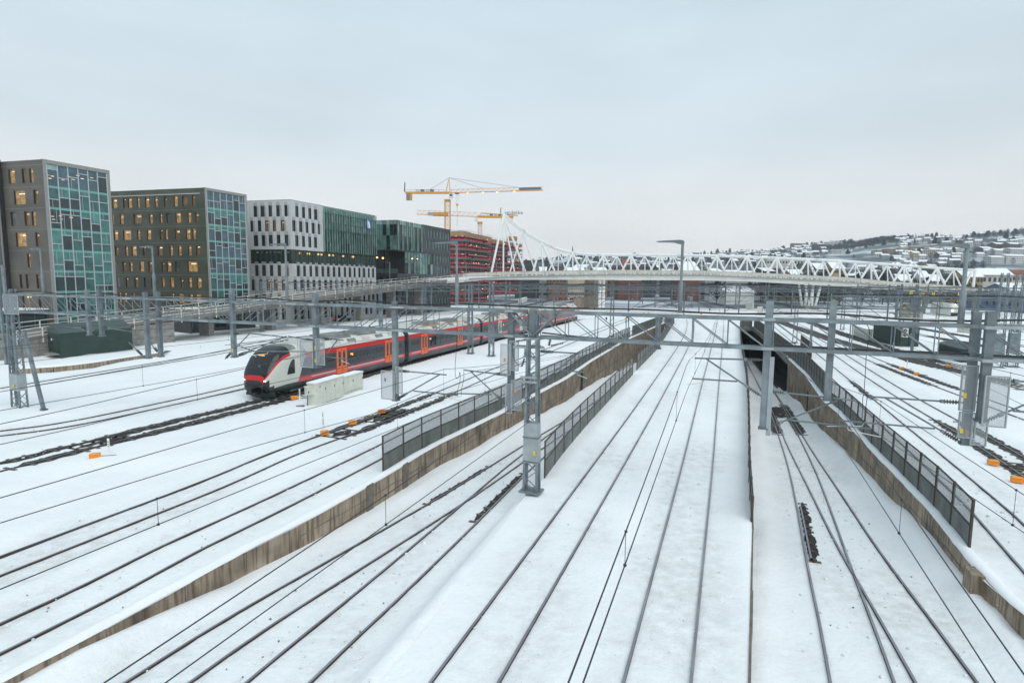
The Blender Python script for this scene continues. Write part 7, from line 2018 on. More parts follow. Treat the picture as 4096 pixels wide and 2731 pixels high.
def container():
    A, B, C = [g(*p) for p in px('M5', (548, 893), (840, 962), (1080, 965))]
    D_ = A + (C - B)
    h = 3.0
    root = thing('equipment_container', 'dark green corrugated equipment container with a double-fan cooling unit', 'container', B)
    c = (A + C) / 2; ins = [c + (p - c) * 0.985 for p in (A, B, C, D_)]
    mb = MB(); mb.prism([(p.x, p.y) for p in ins], 0.12, h); mb.build('body', M['c_green'], root)
    mb = MB(); mb.prism([(p.x, p.y) for p in ins], -0.1, 0.118); mb.build('footing', M['concrete'], root)
    hipped(root, [A, B, C, D_], h, 0.55, M['c_green_l'])
    for p, q, rib in ((A, B, True), (B, C, False)):
        pl = Plane(p, q - p)
        if pl.n.y > 0: pl = Plane(q, p - q)
        L = (q - p).length
        if rib:
            n = 26
            for i in range(n): slabo('corrugation', pl, L * (i + .15) / n, L * (i + .62) / n, 0.2, h - 0.05, 0.0, 0.05, M['c_green'], root)
        else:
            for a0, b0 in ((0.08, 0.48), (0.52, 0.94)): slabo('door', pl, L * a0, L * b0, 0.3, h - 0.25, 0.0, 0.04, M['c_green'], root)
            slabo('door_step', pl, L * .35, L * 1.0, 0.05, 0.12, 0.02, 0.45, M['galv_l'], root)
            slabo('white_label', pl, L * .55, L * .68, 1.95, 2.03, 0.04, 0.05, M['white'], root)
            ac = slabo('cooling_unit', pl, L * 0.10, L * 0.36, 1.55, 2.95, 0.04, 0.5, M['cream'], root)
            for z in (1.92, 2.58):
                cc = pl.at(L * 0.2, z, 0.505); mb = MB(); mb.tube(cc, cc + pl.n * 0.02, 0.27, 16); fn = mb.build('fan_grille', M['black'], ac)
                mb = MB(); mb.tube(cc + pl.n * 0.02, cc + pl.n * 0.03, 0.10, 10); mb.build('fan_hub', M['cream'], fn) if False else mb.build('fan_hub', M['cream'], ac)
container()
def low_shed():
    A, B, C = [g(*p) for p in px('M5', (1285, 1060), (1560, 1145), (1745, 1150))]
    D_ = A + (C - B); h = 1.75
    root = thing('equipment_shed', 'low dark green equipment shed with a shallow hipped roof', 'shed', B)
    c = (A + C) / 2; ins = [c + (p - c) * 0.96 for p in (A, B, C, D_)]
    mb = MB(); mb.prism([(p.x, p.y) for p in ins], -0.1, h); mb.build('body', M['c_green'], root)
    hipped(root, [A, B, C, D_], h, 0.55, M['c_green_l'], 0.2)
    pl = Plane(ins[0], ins[1] - ins[0]); pl = pl if pl.n.y < 0 else Plane(ins[1], ins[0] - ins[1]); L = (ins[1] - ins[0]).length
    for i in range(4): slabo('door', pl, L * (i + .06) / 4, L * (i + .94) / 4, 0.1, h - 0.15, 0, 0.03, M['c_green'], root)
    for i in range(9): slabo('louvre', pl, L * .52, L * .68, 0.5 + i * .1, 0.54 + i * .1, 0.03, 0.06, M['black'], root)
low_shed()
def hut():
    a, b = g(*px('M5', (845, 660))[0]), g(*px('M5', (975, 668))[0]); d = (b - a).normalized(); n = Vector((-d.y, d.x, 0)); L = (b - a).length
    root = thing('wooden_hut', 'small wooden hut with grey board walls and a brown gable', 'hut', a)
    R_ = [a, b, b + n * 6, a + n * 6]; h = 2.9
    mb = MB(); mb.prism([(p.x, p.y) for p in R_], -0.1, h); mb.build('walls', M['greywood'], root)
    top = (a + b) / 2 + Vector((0, 0, h + 1.5)); U = Vector((0, 0, h))
    mb = MB(); mb.loft([[a + U, b + U, top], [a + U - n * .12, b + U - n * .12, top - n * .12]]); mb.build('gable', M['timber'], root)
    for s, e in ((a, -1), (b, 1)):
        p = s + U + d * (0.35 * e) - Vector((0, 0, .3)) - n * .4; q = top - n * .4 + Vector((0, 0, .05)); mb = MB()
        mb.hexa([p, q, q + n * 6.6, p + n * 6.6, p + Vector((0, 0, .14)), q + Vector((0, 0, .14)), q + n * 6.6 + Vector((0, 0, .14)), p + n * 6.6 + Vector((0, 0, .14))]); mb.build('roof_slope', M['c_green_l'], root)
    for i in range(9): p = a + d * (L * (i + .5) / 9) - n * .02; mb = MB(); mb.box((p.x, p.y, h / 2), (0.06, 0.04, h - .1), atan2(d.y, d.x)); mb.build('board', M['greywood'], root)
    c = top - Vector((0, 0, .85)) - n * .13; mb = MB(); mb.bar(c - d * .28, c + d * .28, .03, .5); mb.build('window', M['white'], root)
hut()
def green_shed():
    b = g(*px('A3', (290, 765))[0], 0.5); a = g(*px('A3', (15, 705))[0], 0.5); d = (b - a).normalized(); n = Vector((-d.y, d.x, 0)); L = (b - a).length
    root = thing('green_shed', 'dark green gabled shed standing on the snowy platform before the ramp', 'shed', b)
    z0 = 0.5; h = z0 + 2.5; D = Vector((0.25, 0.97, 0)); ln = 9.5
    R_ = [a, b, b + D * ln, a + D * ln]
    mb = MB(); mb.prism([(p.x, p.y) for p in R_], z0 - 0.4, h); mb.build('walls', M['c_green'], root)
    top = (a + b) / 2; top.z = h + 1.0
    V_ = lambda p, z: Vector((p.x, p.y, z))
    mb = MB(); mb.loft([[V_(a, h), V_(b, h), top], [V_(a + D * ln, h), V_(b + D * ln, h), top + D * ln]]); mb.build('gable_roof', M['c_green_l'], root)
    pl = Plane(a, b - a); 
    slabo('door', pl, L * .45, L * .85, z0, z0 + 2.1, 0, 0.04, M['c_green'], root); slabo('white_notice', pl, L * .44, L * .52, z0 + 1.55, z0 + 1.8, 0.045, 0.055, M['white'], root)
    slabo('door_step', pl, L * .4, L * .9, z0 - .05, z0 + .1, 0.0, 0.8, M['concrete'], root)
green_shed()
# low bank wall with a railing and paint strokes beyond the train's tail
def bank_wall():
    P = gs(px('Z3', (1380, 1240), (1480, 1190), (1640, 1150), (1840, 1105))); root = thing('bank_wall', 'brown concrete bank wall with teal and red paint strokes beyond the train tail', 'wall', P[0])
    h = 4.2; Q = dens(P, 4.0)
    for a, b in zip(Q, Q[1:]):
        e = (b - a).normalized() * .02; mb = MB(); mb.bar(a + e + Vector((0, 0, h / 2)), b - e + Vector((0, 0, h / 2)), 0.4, h); mb.build('wall_panel', M['wall'], root)
    for a in dens(P, 2.5): tubeo('rail_post', a + Vector((0, 0, h)), a + Vector((0, 0, h + 1.8)), 0.04, M['galv_d'], root, 4)
    for z in (0.2, 1.0, 1.75):
        mb = MB(); mb.pipe([p + Vector((0, 0, h + z)) for p in P], 0.04, 4); mb.build('rail_bar', M['galv_d'], root)
    rng = random.Random(9); pm = [mat('teal_spray', (0.12, 0.42, 0.36), 0.7), mat('red_spray', (0.42, 0.10, 0.09), 0.7), mat('white_spray', (0.5, 0.5, 0.46), 0.7)]
    pl = Plane(P[1], P[2] - P[1]); pl = pl if pl.n.y < 0 else Plane(P[2], P[1] - P[2]); L = (P[2] - P[1]).length
    for i in range(16):
        s = rng.uniform(0.5, L); z = rng.uniform(0.8, 2.2); pts = [pl.at(s, z, .23), pl.at(s + rng.uniform(-.5, .5), z + rng.uniform(.3, 1.0), .23), pl.at(s + rng.uniform(-.2, .9), z + rng.uniform(-.2, .9), .23)]
        mb = MB(); mb.pipe(pts, 0.09, 4); mb.build('paint_stroke', pm[i % 3], root)
bank_wall()
# lamps along the bridge and ramp
def bridge_lamps():
    LAMPW = ['on the ramp before the ' + q for q in ('stone block corner', 'slate block overhang', 'slate block windows', 'red scaffold corner')] + [q + ' on the truss bridge' for q in ('at the tall peak', 'past the tall peak', 'where the chord dips', 'by the spire', 'before the twin pillars', 'beside the middle gantry lamp', 'before the red-brown gable', 'at mid span', 'before the beige block', 'over the splayed pillars', 'before the yellow house', 'near the far end')]
    rng = random.Random(8)
    for i, u in enumerate((1450, 1560, 1750, 1865, 1985, 2098, 2177, 2320, 2505, 2682, 2822, 3005, 3155, 3250, 3440, 3650)):
        p, _ = on_path(u, 1150, offset_path_xy(edge, -0.6))
        if p is None: continue
        z = z_deck(p.x); r = thing('street_lamp', 'slim grey street lamp ' + LAMPW[i], 'street lamp', (p.x, p.y, z), 'street lamps along the bridge')
        h = 6.0 if u < 1800 else 4.4
        tubeo('lamp_pole', (p.x, p.y, z), (p.x, p.y, z + h), 0.08, M['galv'], r, 6); mb = MB(); mb.bar((p.x + .05, p.y, z + h), (p.x - 1.1, p.y + .3, z + h + .05), 0.26, 0.10); mb.build('lamp_head', M['galv_d'], r)
bridge_lamps()
# ================================================================== HILLSIDE, TOWN AND TREES BEYOND
M['hill'] = mat('snowy_hill', (0.60, 0.64, 0.68), 0.9, col2=(0.10, 0.115, 0.125), mixs=0.013, lo=0.36, hi=0.56, var=0.25, vs=0.03)
M['bark'] = mat('winter_twigs', (0.052, 0.043, 0.040), 0.95, var=0.35, vs=0.3)
M['pine'] = mat('dark_pine', (0.020, 0.036, 0.030), 0.95, var=0.4, vs=0.3)
M['trunk'] = mat('tree_trunk', (0.045, 0.036, 0.030), 0.95, var=0.2)
RU = np.array([600, 1300, 1900, 2150, 2300, 2500, 2700, 2760, 2840, 2950, 3033, 3138, 3261, 3398, 3500, 3590, 3750, 3924, 4096, 4700, 6000])
RE = np.array([.03, .03, .033, .041, .047, .048, .047, .052, .056, .057, .060, .069, .075, .076, .083, .088, .091, .095, .099, .115, .125])
def elev(a): return np.interp(2048 + 2276 * a, RU, RE)
def terrain(x, y):
    a = x / np.maximum(y, 1.0)
    yr = 1450 + 250 * np.sin(a * 5)
    t = np.clip((y - 520) / (yr - 520), 0, 1.25)
    s = np.where(t < 1, t * t * (3 - 2 * t) * 0.55 + t * 0.45, 1 - (t - 1) * 0.5)
    base = s * elev(a) * yr
    bump = (fbm(x / 150, y / 150, 3, 41)) * 34 * np.clip(t, 0, 1) * np.clip((1.05 - t) * 4, 0, 1) + fbm(x / 40, y / 40, 2, 44) * 6 * np.clip(t, 0, 1)
    return np.where(t > 0, base + bump, 0) - 0.25
def tz(x, y): return float(terrain(np.array([x], dtype=float), np.array([y], dtype=float))[0])
def hill():
    A = np.linspace(-1.0, 1.5, 190); Y = np.concatenate([np.linspace(215, 520, 12), np.linspace(540, 2100, 95)])
    AA, YY = np.meshgrid(A, Y); X = AA * YY; Z = terrain(X, YY)
    V_ = np.column_stack((X.ravel(), YY.ravel(), Z.ravel())); n = len(A)
    F = [(j * n + i, j * n + i + 1, (j + 1) * n + i + 1, (j + 1) * n + i) for j in range(len(Y) - 1) for i in range(n - 1)]
    me = bpy.data.meshes.new('hillside'); me.from_pydata(V_.tolist(), [], F); me.materials.append(M['hill']); me.polygons.foreach_set("use_smooth", [True] * len(F)); me.update()
    tag(put('hillside', me), 'snowy wooded hillside beyond the railway yard', None, None, 'structure')
    mb = MB()
    for x0, x1, y0, y1 in ((-9000, -40, -200, 9000), (60, 9000, -200, 9000), (-40, 60, -200, -20), (-40, 60, 150, 9000)): mb.poly([(x0, y0, -0.6), (x1, y0, -0.6), (x1, y1, -0.6), (x0, y1, -0.6)])
    tag(mb.build('snow_plain', M['snow']), 'snow-covered land out to the horizon', None, None, 'structure')
hill()
def ground_hit(u, v):
    d = ray(u, v); lo = None
    for t in np.arange(230, 2000, 4.0):
        p = EYE + d * (t / d.y)
        if p.z < tz(p.x, p.y): return p
    return None
# ---- trees: bare crowns of many thin twigs, jagged conifers
def twig_mesh(seed, h, w, n):
    rng = random.Random(seed); mb = MB()
    for _ in range(n):
        t = rng.random() ** 0.7; r = w * sin(pi * min(1, 0.12 + t * 0.9)) * rng.uniform(0.15, 1.0); a = rng.uniform(0, 2 * pi)
        c = Vector((r * cos(a), r * sin(a), h * (0.25 + 0.75 * t)))
        L = rng.uniform(0.5, 1.5) * h * 0.10; d = Vector((cos(a) * 0.6, sin(a) * 0.6, rng.uniform(0.3, 1.2))).normalized() * L
        s = Vector((-sin(a), cos(a), rng.uniform(-.4, .4))) * (L * rng.uniform(0.10, 0.26))
        mb.poly([c - s, c + s, c + d]); mb.poly([c - d * 0.6 + s * 1.1, c + d * 0.3 - s, c - d * .2 + s * .3])
    for _ in range(9):
        a = rng.uniform(0, 2 * pi); z0 = h * rng.uniform(.12, .4); mb.tube((0, 0, z0), (w * .8 * cos(a), w * .8 * sin(a), z0 + h * rng.uniform(.25, .5)), h * .012, 3, h * .004, caps=False)
    return mb.mesh('crown', M['bark'])
def pine_mesh(seed, h, w, n):
    rng = random.Random(seed); mb = MB()
    for i in range(n):
        t = i / n; z = h * (0.10 + 0.9 * t); r = w * (1 - t) ** 0.8 * rng.uniform(0.6, 1.15) + 0.1; a = rng.uniform(0, 2 * pi)
        p = Vector((r * cos(a), r * sin(a), z - h * .06)); s = Vector((-sin(a), cos(a), 0)) * (r * rng.uniform(.35, .6) + .1)
        mb.poly([Vector((0, 0, z + h * .05)), p + s, p - s + Vector((0, 0, rng.uniform(-.3, .3)))]); mb.poly([Vector((0, 0, z + h * .02)), p - s * 1.2, p * 0.8 + s + Vector((0, 0, .3))])
    return mb.mesh('crown', M['pine'])
def trunk_mesh(h, r): mb = MB(); mb.tube((0, 0, -1), (0, 0, h), r, 5, r * .35); return mb.mesh('trunk', M['trunk'])
TW = [twig_mesh(i, 1.0, .40, 150) for i in range(4)]; PN = [pine_mesh(20 + i, 1.0, .24 if i else .2, 110) for i in range(3)]
TK = trunk_mesh(0.6, 0.02)
def tree(kind, x, y, z, h, label, group, rng, wide=1.0):
    root = thing('pine_tree' if kind == 'p' else 'bare_tree', label, 'tree', (x, y, z - 0.2), group, rng.uniform(0, 6.28))
    root.scale = (h * wide, h * wide, h)
    put('trunk', TK, root, True); put('crown', rng.choice(PN if kind == 'p' else TW), root, True)
rngT = random.Random(77)
NT = 0
def whereabouts(u, y):
    a = 'low on the hill' if y < 950 else 'midway up the hill' if y < 1250 else 'near the hill crest'
    for k, t in ((2350, 'near the church spire'), (2550, 'behind the twin bridge pillars'), (2700, 'behind the middle gantry lamp'), (2850, 'above the red-brown gable'), (3000, 'above the middle of the truss'), (3150, 'above the big beige block'), (3300, 'above the splayed bridge pillars'), (3420, 'above the yellow town house'), (3560, 'at the bare wood'), (3700, 'above the sand-coloured flats'), (3850, 'by the last gantry lamp'), (3980, 'above the yellow end house')):
        if u < k: return a + ' ' + t
    return a + ' above the grey red-roofed house'
def scatter_trees():
    global NT
    # on the skyline and slope, one by one
    for i in range(290):
        u = rngT.uniform(2080, 4300) if i % 3 else rngT.uniform(2650, 4300)
        a = (u - 2048) / 2276; yr = 1450 + 250 * sin(a * 5)
        y = yr * rngT.uniform(0.93, 1.02) if i < 110 else rngT.uniform(600, yr * 0.95)
        x = a * y; z = tz(x, y); kind = 'p' if rngT.random() < (0.6 if i < 110 else .3) else 'b'
        tree(kind, x, y, z, rngT.uniform(6, 11) * (1.1 if kind == 'p' else 1), ('dark conifer ' if kind == 'p' else 'bare leafless tree ') + whereabouts(u, y), 'trees on the far hillside', rngT, 1.15 if kind == 'p' else 1.0)
    p = ground_hit(4080, 945)
    # a dark belt at the foot of the hill, behind the bridge
    for i in range(110):
        u = rngT.uniform(2500, 4150) if i % 2 else rngT.uniform(2850, 3900); y = rngT.uniform(420, 560) if i % 2 else rngT.uniform(265, 330); a = (u - 2048) / 2276
        tree('b', a * y, y, tz(a * y, y), rngT.uniform(9, 15) if i % 2 else rngT.uniform(10, 15.5), 'bare dark tree ' + ('between bridge and hill,' if i % 2 else 'close behind the bridge,') + whereabouts(u, y)[15:], 'bare trees behind the bridge', rngT, 1.2)
    for i in range(16):
        u = rngT.uniform(3950, 4200); y = rngT.uniform(250, 300); a = (u - 2048) / 2276
        tree('b', a * y, y, 0, rngT.uniform(6, 9), 'bare bushy tree before the grey gabled house at the yard edge', 'bare trees at the yard edge', rngT, 1.2)
scatter_trees()
def woods():
    """massed woodland on the slope: thousands of crowns nobody could count"""
    rng = random.Random(5); src = []
    for me in TW[:2] + PN[:1]:
        v = np.array([q.co[:] for q in me.vertices]); f = [tuple(p.vertices) for p in me.polygons]; src.append((v, f[::2]))
    for name, zones, idx, m, lab in (('bare_woodland', [(2050, 2330, 560, 760, 220), (3300, 3950, 540, 780, 560), (3880, 4350, 1100, 1350, 300), (2500, 3320, 540, 860, 560), (3300, 3560, 1150, 1440, 420), (2500, 3300, 900, 1380, 420), (3560, 4300, 760, 1250, 300)], (0, 1), 'bark', 'bare brown woodland covering parts of the far hillside'),
                                     ('conifer_woodland', [(3330, 3620, 1200, 1480, 150), (2500, 3100, 1100, 1450, 170), (3650, 4300, 1350, 1480, 150), (2100, 2600, 1000, 1500, 120)], (2,), 'pine', 'dark conifer woodland along the far hill crest')):
        VV, FF, base = [], [], 0
        for u0, u1, y0, y1, n in zones:
            for _ in range(n):
                u, y = rng.uniform(u0, u1), rng.uniform(y0, y1); a = (u - 2048) / 2276; x = a * y; h = rng.uniform(6, 10)
                v, f = src[rng.choice(idx)]; th = rng.uniform(0, 6.28); c, s = cos(th), sin(th); w = h * rng.uniform(1.0, 1.5)
                q = np.column_stack(((v[:, 0] * c - v[:, 1] * s) * w + x, (v[:, 0] * s + v[:, 1] * c) * w + y, v[:, 2] * h + tz(x, y) - 1.5))
                VV.append(q); FF += [tuple(k + base for k in t) for t in f]; base += len(v)
        me = bpy.data.meshes.new(name); me.from_pydata(np.concatenate(VV).tolist(), [], FF); me.materials.append(M[m]); me.update()
        tag(put(name, me), lab, None, None, 'stuff')
woods()
# ---- houses
def paint(n, c, v=0.1): M[n] = mat(n, c, 0.8, var=v, vs=0.3)
for n, c in (('h_white', (.62, .63, .62)), ('h_cream', (.47, .42, .32)), ('h_yellow', (.40, .30, .14)), ('h_brown', (.13, .085, .065)), ('h_red', (.15, .06, .05)), ('h_grey', (.33, .34, .34)), ('h_brick', (.19, .115, .085)), ('h_ochre', (.33, .24, .15)), ('h_dark', (.06, .065, .07)), ('h_green', (.16, .20, .14)), ('roof_dark', (.05, .045, .045)), ('roof_red', (.24, .07, .045)), ('h_pale', (.50, .50, .46)), ('h_blue', (.10, .14, .21))): paint(n, c)
M['pane_far'] = mat('far_window', (0.035, 0.045, 0.055), 0.15)
def house_parts(root, w, d, h, rf, wall, roof, cols, rows_, local=True, flat=False, snow=True, win=(0.95, 1.35), chim=True, zof=0.0):
    """box with window panes on the faces towards the yard, pitched roof with snow on its slopes"""
    mb = MB(); mb.box((0, 0, h / 2 - 1.5), (w, d, h + 3)); mb.build('wall', M[wall], root, local=True)
    if flat:
        mb = MB(); mb.box((0, 0, h + 0.15), (w + .3, d + .3, .3)); mb.build('roof', M[roof], root, local=True)
        if snow: mb = MB(); mb.box((0, 0, h + 0.45), (w - .1, d - .1, .28)); mb.build('roof_snow', M['snow_roof'], root, local=True)
    else:
        e = .4; a = [(-w / 2 - e, -d / 2 - e, h), (w / 2 + e, -d / 2 - e, h), (w / 2 + e, d / 2 + e, h), (-w / 2 - e, d / 2 + e, h)]; r0, r1 = (-w / 2 - e, 0, h + rf), (w / 2 + e, 0, h + rf)
        mb = MB(); mb.poly([a[0], a[1], r1, r0]); mb.poly([a[2], a[3], r0, r1]); mb.poly([a[3], a[2], a[1], a[0]]); r_ = mb.build('roof', M[roof], root, local=True)
        for s in (-1, 1): mb = MB(); mb.poly([(s * w / 2, s * d / 2, h - .01), (s * w / 2, -s * d / 2, h - .01), (s * w / 2, 0, h + rf * .93)]); mb.build('gable', M[wall], root, local=True)
        if snow:
            mb = MB(); t = .25
            for s in (-1, 1):
                p = [(-w / 2 - e, s * (d / 2 + e) * .97, h + .06), (w / 2 + e, s * (d / 2 + e) * .97, h + .06), (w / 2 + e, 0, h + rf + .06), (-w / 2 - e, 0, h + rf + .06)]
                mb.hexa(p + [(x, y, z + t) for x, y, z in p])
            mb.build('roof_snow', M['snow_roof'], root, local=True)
        if chim: mb = MB(); mb.box((w * .2, d * .12, h + rf + .1), (.7, .7, 1.5)); mb.build('chimney', M['h_brick'], r_, local=True)
    ww, wh = win
    for (n, fx) in ((cols, lambda i, z: ((-w / 2 + w * (i + .5) / cols, -d / 2 - .03, z), (ww, .06, wh))), (max(1, round(cols * d / w)), None)):
        for j in range(rows_):
            z = h * (j + .55) / rows_
            for i in range(n):
                if fx: c, s = fx(i, z); mb = MB(); mb.box(c, s); mb.build('window', M['pane_far'], root, local=True)
                else: mb = MB(); mb.box((-w / 2 - .03, -d / 2 + d * (i + .5) / n, z), (.06, ww, wh)); mb.build('window', M['pane_far'], root, local=True)
def house(label, x, y, z, w, d, h, rf, rz, wall, roof, cols, rows_, name='house', group=None, cat='house', **k):
    root = thing(name, label, cat, (x, y, z), group, rz); house_parts(root, w, d, h, rf, wall, roof, cols, rows_, **k); return root
PROTO = []
def protos():
    specs = [('white', 'h_white', 'roof_dark', 10, 8, 5.4, 2.6, 4, 2, False), ('cream', 'h_cream', 'roof_dark', 10, 8, 5.6, 2.6, 3, 2, False), ('red', 'h_red', 'roof_dark', 10, 8, 5.0, 2.8, 3, 2, False), ('grey', 'h_grey', 'roof_dark', 12, 9, 5.6, 2.4, 4, 2, False),
             ('brown', 'h_brown', 'roof_dark', 12, 9, 6.0, 2.6, 4, 2, False), ('yellow', 'h_yellow', 'roof_red', 9, 8, 5.6, 2.8, 3, 2, False), ('flat-roofed pale', 'h_pale', 'h_white', 18, 9, 8.0, 0, 7, 3, True), ('flat-roofed cream', 'h_cream', 'h_white', 20, 10, 10.0, 0, 8, 4, True), ('dark', 'h_dark', 'roof_dark', 14, 9, 6.0, 2.2, 4, 2, False)]
    for nm, wl, rf_, w, d, h, rr, c, r, fl in specs:
        lab = nm + ' house with a snowy roof on the far hillside' if not fl else nm + ' apartment block on the far hillside'
        PROTO.append((lab, 'houses on the far hillside', wl, rf_, w, d, h, rr, c, r, fl))
protos()
def hillside_houses():
    rng = random.Random(31); first = {}; n = 0; taken = []
    bands = [(3560, 4330, 800, 1500, 135), (2860, 3420, 1080, 1480, 84), (2480, 2860, 1000, 1500, 44), (2300, 2520, 1050, 1500, 20), (3380, 3800, 700, 960, 26)]
    for u0, u1, y0, y1, cnt in bands:
        k = tries = 0
        while k < cnt and tries < cnt * 14:
            tries += 1
            u, y = rng.uniform(u0, u1), rng.uniform(y0, y1); x = (u - 2048) / 2276 * y
            if any((x - a) ** 2 + (y - b) ** 2 < 19 ** 2 for a, b in taken): continue
            if 3300 < u < 3560 and y > 1100: continue
            if fbm(np.array([x / 130]), np.array([y / 130]), 2, 61)[0] < -0.12: continue
            taken.append((x, y)); k += 1
            q = rng.choices(range(9), (12, 2, 3, 7, 5, 1, 2, 1, 5))[0]
            lab, grp, wl, rf_, w, d, h, rr, c, r, fl = PROTO[q]; rz = atan2(-x, y) * -1 * 0 - x / y * 0.5 + rng.uniform(-.5, .5); z = tz(x, y) - 0.4
            if q not in first:
                t = thing('house', lab.replace('on the far hillside', whereabouts(u, y)), 'house', (x, y, z), grp, rz); house_parts(t, w, d, h, rr, wl, rf_, c, r, flat=fl, win=(1.2, 1.5)); first[q] = t
            else: dup(first[q], (x, y, z), rz, lab.replace('on the far hillside', whereabouts(u, y)))
hillside_houses()
def place(u0, u1, vtop, y): 
    """east-west extent and top height of something seen between two sight lines at a known distance"""
    a, b = ray(u0, 1130), ray(u1, 1130); t = ray((u0 + u1) / 2, vtop)
    return a.x / a.y * y, b.x / b.y * y, EYE.z + t.z / t.y * y
def block(label, u0, u1, vtop, y, d, rf, wall, roof, cols, rows_, rz=0.0, name='town_house', cat='building', **k):
    x0, x1, zt = place(u0, u1, vtop, y); w = (x1 - x0)
    return house(label, (x0 + x1) / 2, y + d / 2, 0, w, d, zt - rf, rf, rz, wall, roof, cols, rows_, name=name, cat=cat, **k), x0, x1, zt
def town():
    r, x0, x1, zt = block('dark flat-roofed building with a lit rooftop sign beside the scaffolded shell', 2060, 2192, 1043, 350, 30, 0, 'h_dark', 'slate', 9, 2, flat=True, snow=False, win=(1.6, 2.2))
    hz = lambda u, v, y: (ray(u, v).x / ray(u, v).y * y, y, EYE.z + ray(u, v).z / ray(u, v).y * y)
    p = hz(*px('Z1', (1242, 1092))[0], 348.5); lettering('sign_lettering', 'obility', 4.6, 0.06, glow('sign_white', (1, 1, 1), 1.2, (.8, .8, .8)), r, (p[0] - r.location.x, p[1] - r.location.y, p[2]), Vector((1, 0, 0)), Vector((0, -1, 0)))
    x0, x1, zt = place(2142, 2172, 1030, 348)
    g_ = thing('roof_dome', 'faceted grey glass lantern on the roof edge of the dark sign building', 'roof lantern', ((x0 + x1) / 2, 352, zt - 8)); mb = MB(); mb.loft([[(-4.5, -3, 0), (4.5, -3, 0), (4.5, 3, 0), (-4.5, 3, 0)], [(-3.2, -2, 5.5), (3.2, -2, 5.5), (3.2, 2, 5.5), (-3.2, 2, 5.5)]]); mb.build('glazing', M['galv_d'], g_, local=True)
    for x in (-4.5, -1.5, 1.5, 4.5): mb = MB(); mb.bar((x, -3.05, 0), (x * .7, -2.05, 5.5), .25); mb.build('glazing_bar', M['slate_d'], g_, local=True)
    block('grey-green house with a snowy roof beside the roof lantern', 2160, 2205, 1068, 330, 14, 3, 'h_grey', 'roof_dark', 6, 3)
    block('brick gabled building low behind the bridge legs', 2195, 2266, 1062, 310, 16, 5.0, 'h_brick', 'roof_dark', 5, 2, snow=False)
    block('long beige house with a heavily snowed roof behind the bridge', 2272, 2338, 1070, 340, 16, 3.5, 'h_cream', 'roof_dark', 8, 3)
    rng = random.Random(12)
    labs = ['dark-walled town house behind the bridge truss', 'brick town house behind the bridge truss', 'pale town house behind the bridge truss', 'ochre town house behind the bridge truss']
    cols_ = ['h_dark', 'h_brick', 'h_pale', 'h_ochre']
    for i in range(34):
        u = 2330 + (i % 17) * 66 + rng.uniform(-14, 14); y = rng.uniform(330, 480) + (i // 17) * 60; q = rng.randrange(4) if u < 2640 else rng.choice((0, 2)); v = rng.uniform(1056, 1078) if u < 2700 else rng.uniform(1072, 1092)
        if u > 3300: continue
        x0, x1, zt = place(u - 26, u + 26, v, y); w = x1 - x0
        house(('snowy-roofed ' if i % 5 < 2 else 'dark-roofed ') + labs[q].replace('behind the bridge truss', 'behind the truss,' + whereabouts(u, y)[15:]), (x0 + x1) / 2, y, 0, w, 13, zt - 2.2, 2.2, rng.uniform(-.5, .5), cols_[q], 'roof_dark', 4, 3, name='town_house', cat='building', group='town houses behind the bridge', win=(1.2, 1.6), snow=i % 5 < 2)
    block('red-roofed church hall above the snowy roofs', 2490, 2522, 1035, 480, 14, 6, 'h_brick', 'roof_red', 3, 2, snow=False)
    block('red-brown gabled building behind the bridge middle', 2735, 2800, 1045, 320, 26, 6, 'h_red', 'roof_dark', 3, 3, pi / 2 * 0)
    block('big beige block with rows of square windows behind the truss', 3070, 3222, 1036, 500, 20, 0, 'h_pale', 'roof_dark', 13, 5, -.1, flat=True, win=(1.5, 1.7))
    block('ochre low house with a snowy roof before the big beige block', 3165, 3215, 1078, 330, 14, 3, 'h_ochre', 'roof_dark', 6, 3)
    block('green gabled house behind the truss', 3214, 3262, 1052, 340, 14, 4, 'h_green', 'roof_dark', 4, 4, snow=False)
    block('grey-green house with a snowy mansard behind the truss', 3258, 3335, 1052, 345, 16, 4, 'h_grey', 'roof_dark', 8, 4)
    block('yellow many-windowed town house behind the truss', 3338, 3384, 1048, 335, 16, 4, 'h_yellow', 'roof_dark', 6, 5, -.15)
    block('long grey villa with a snowed mansard roof behind the far end of the truss', 3610, 3780, 1098, 330, 14, 4, 'h_grey', 'roof_dark', 14, 2, -.05)
    block('white shaped-gable house front behind the far end of the truss', 3686, 3722, 1084, 322, 10, 4, 'h_white', 'roof_dark', 3, 3, win=(1.0, 1.6))
    block('yellow house with white-framed windows at the far end of the bridge', 3862, 3934, 1082, 300, 12, 3.5, 'h_yellow', 'roof_red', 6, 4, -.1, win=(1.1, 1.9))
    block('grey three-storey house with a snowed red roof beyond the bridge end', 3938, 4050, 1074, 305, 12, 3.6, 'h_pale', 'roof_red', 6, 3, -.12, win=(1.3, 2.2))
    block('beige row house with a snowed roof at the edge of the view', 4056, 4200, 1078, 320, 12, 2.6, 'h_cream', 'roof_red', 9, 3, -.1, snow=False, win=(1.1, 1.8))
    x0, x1, zt = place(4002, 4240, 1135, 215)
    house('blue-gabled storage hall with a snow-covered roof at the yard edge', (x0 + x1) / 2, 215, 0, x1 - x0, 40, zt - 5, 5, -.2, 'h_blue', 'h_white', 5, 1, name='storage_hall', cat='hall')
    # apartment rows picked out on the hillside
    def at_hill(label, u, v, w, d, h, rf, wall, roof, cols, rows_, rz, **k):
        p = ground_hit(u, v)
        if p is None: return
        house(label, p.x, p.y + d / 2, p.z - 1.0, w * .82, d, h * .9 + 1, rf, rz, wall, roof, cols, rows_, name='apartment_block', cat='apartment block', **k)
    T5 = lambda x, y: px('T5', (x, y))[0]
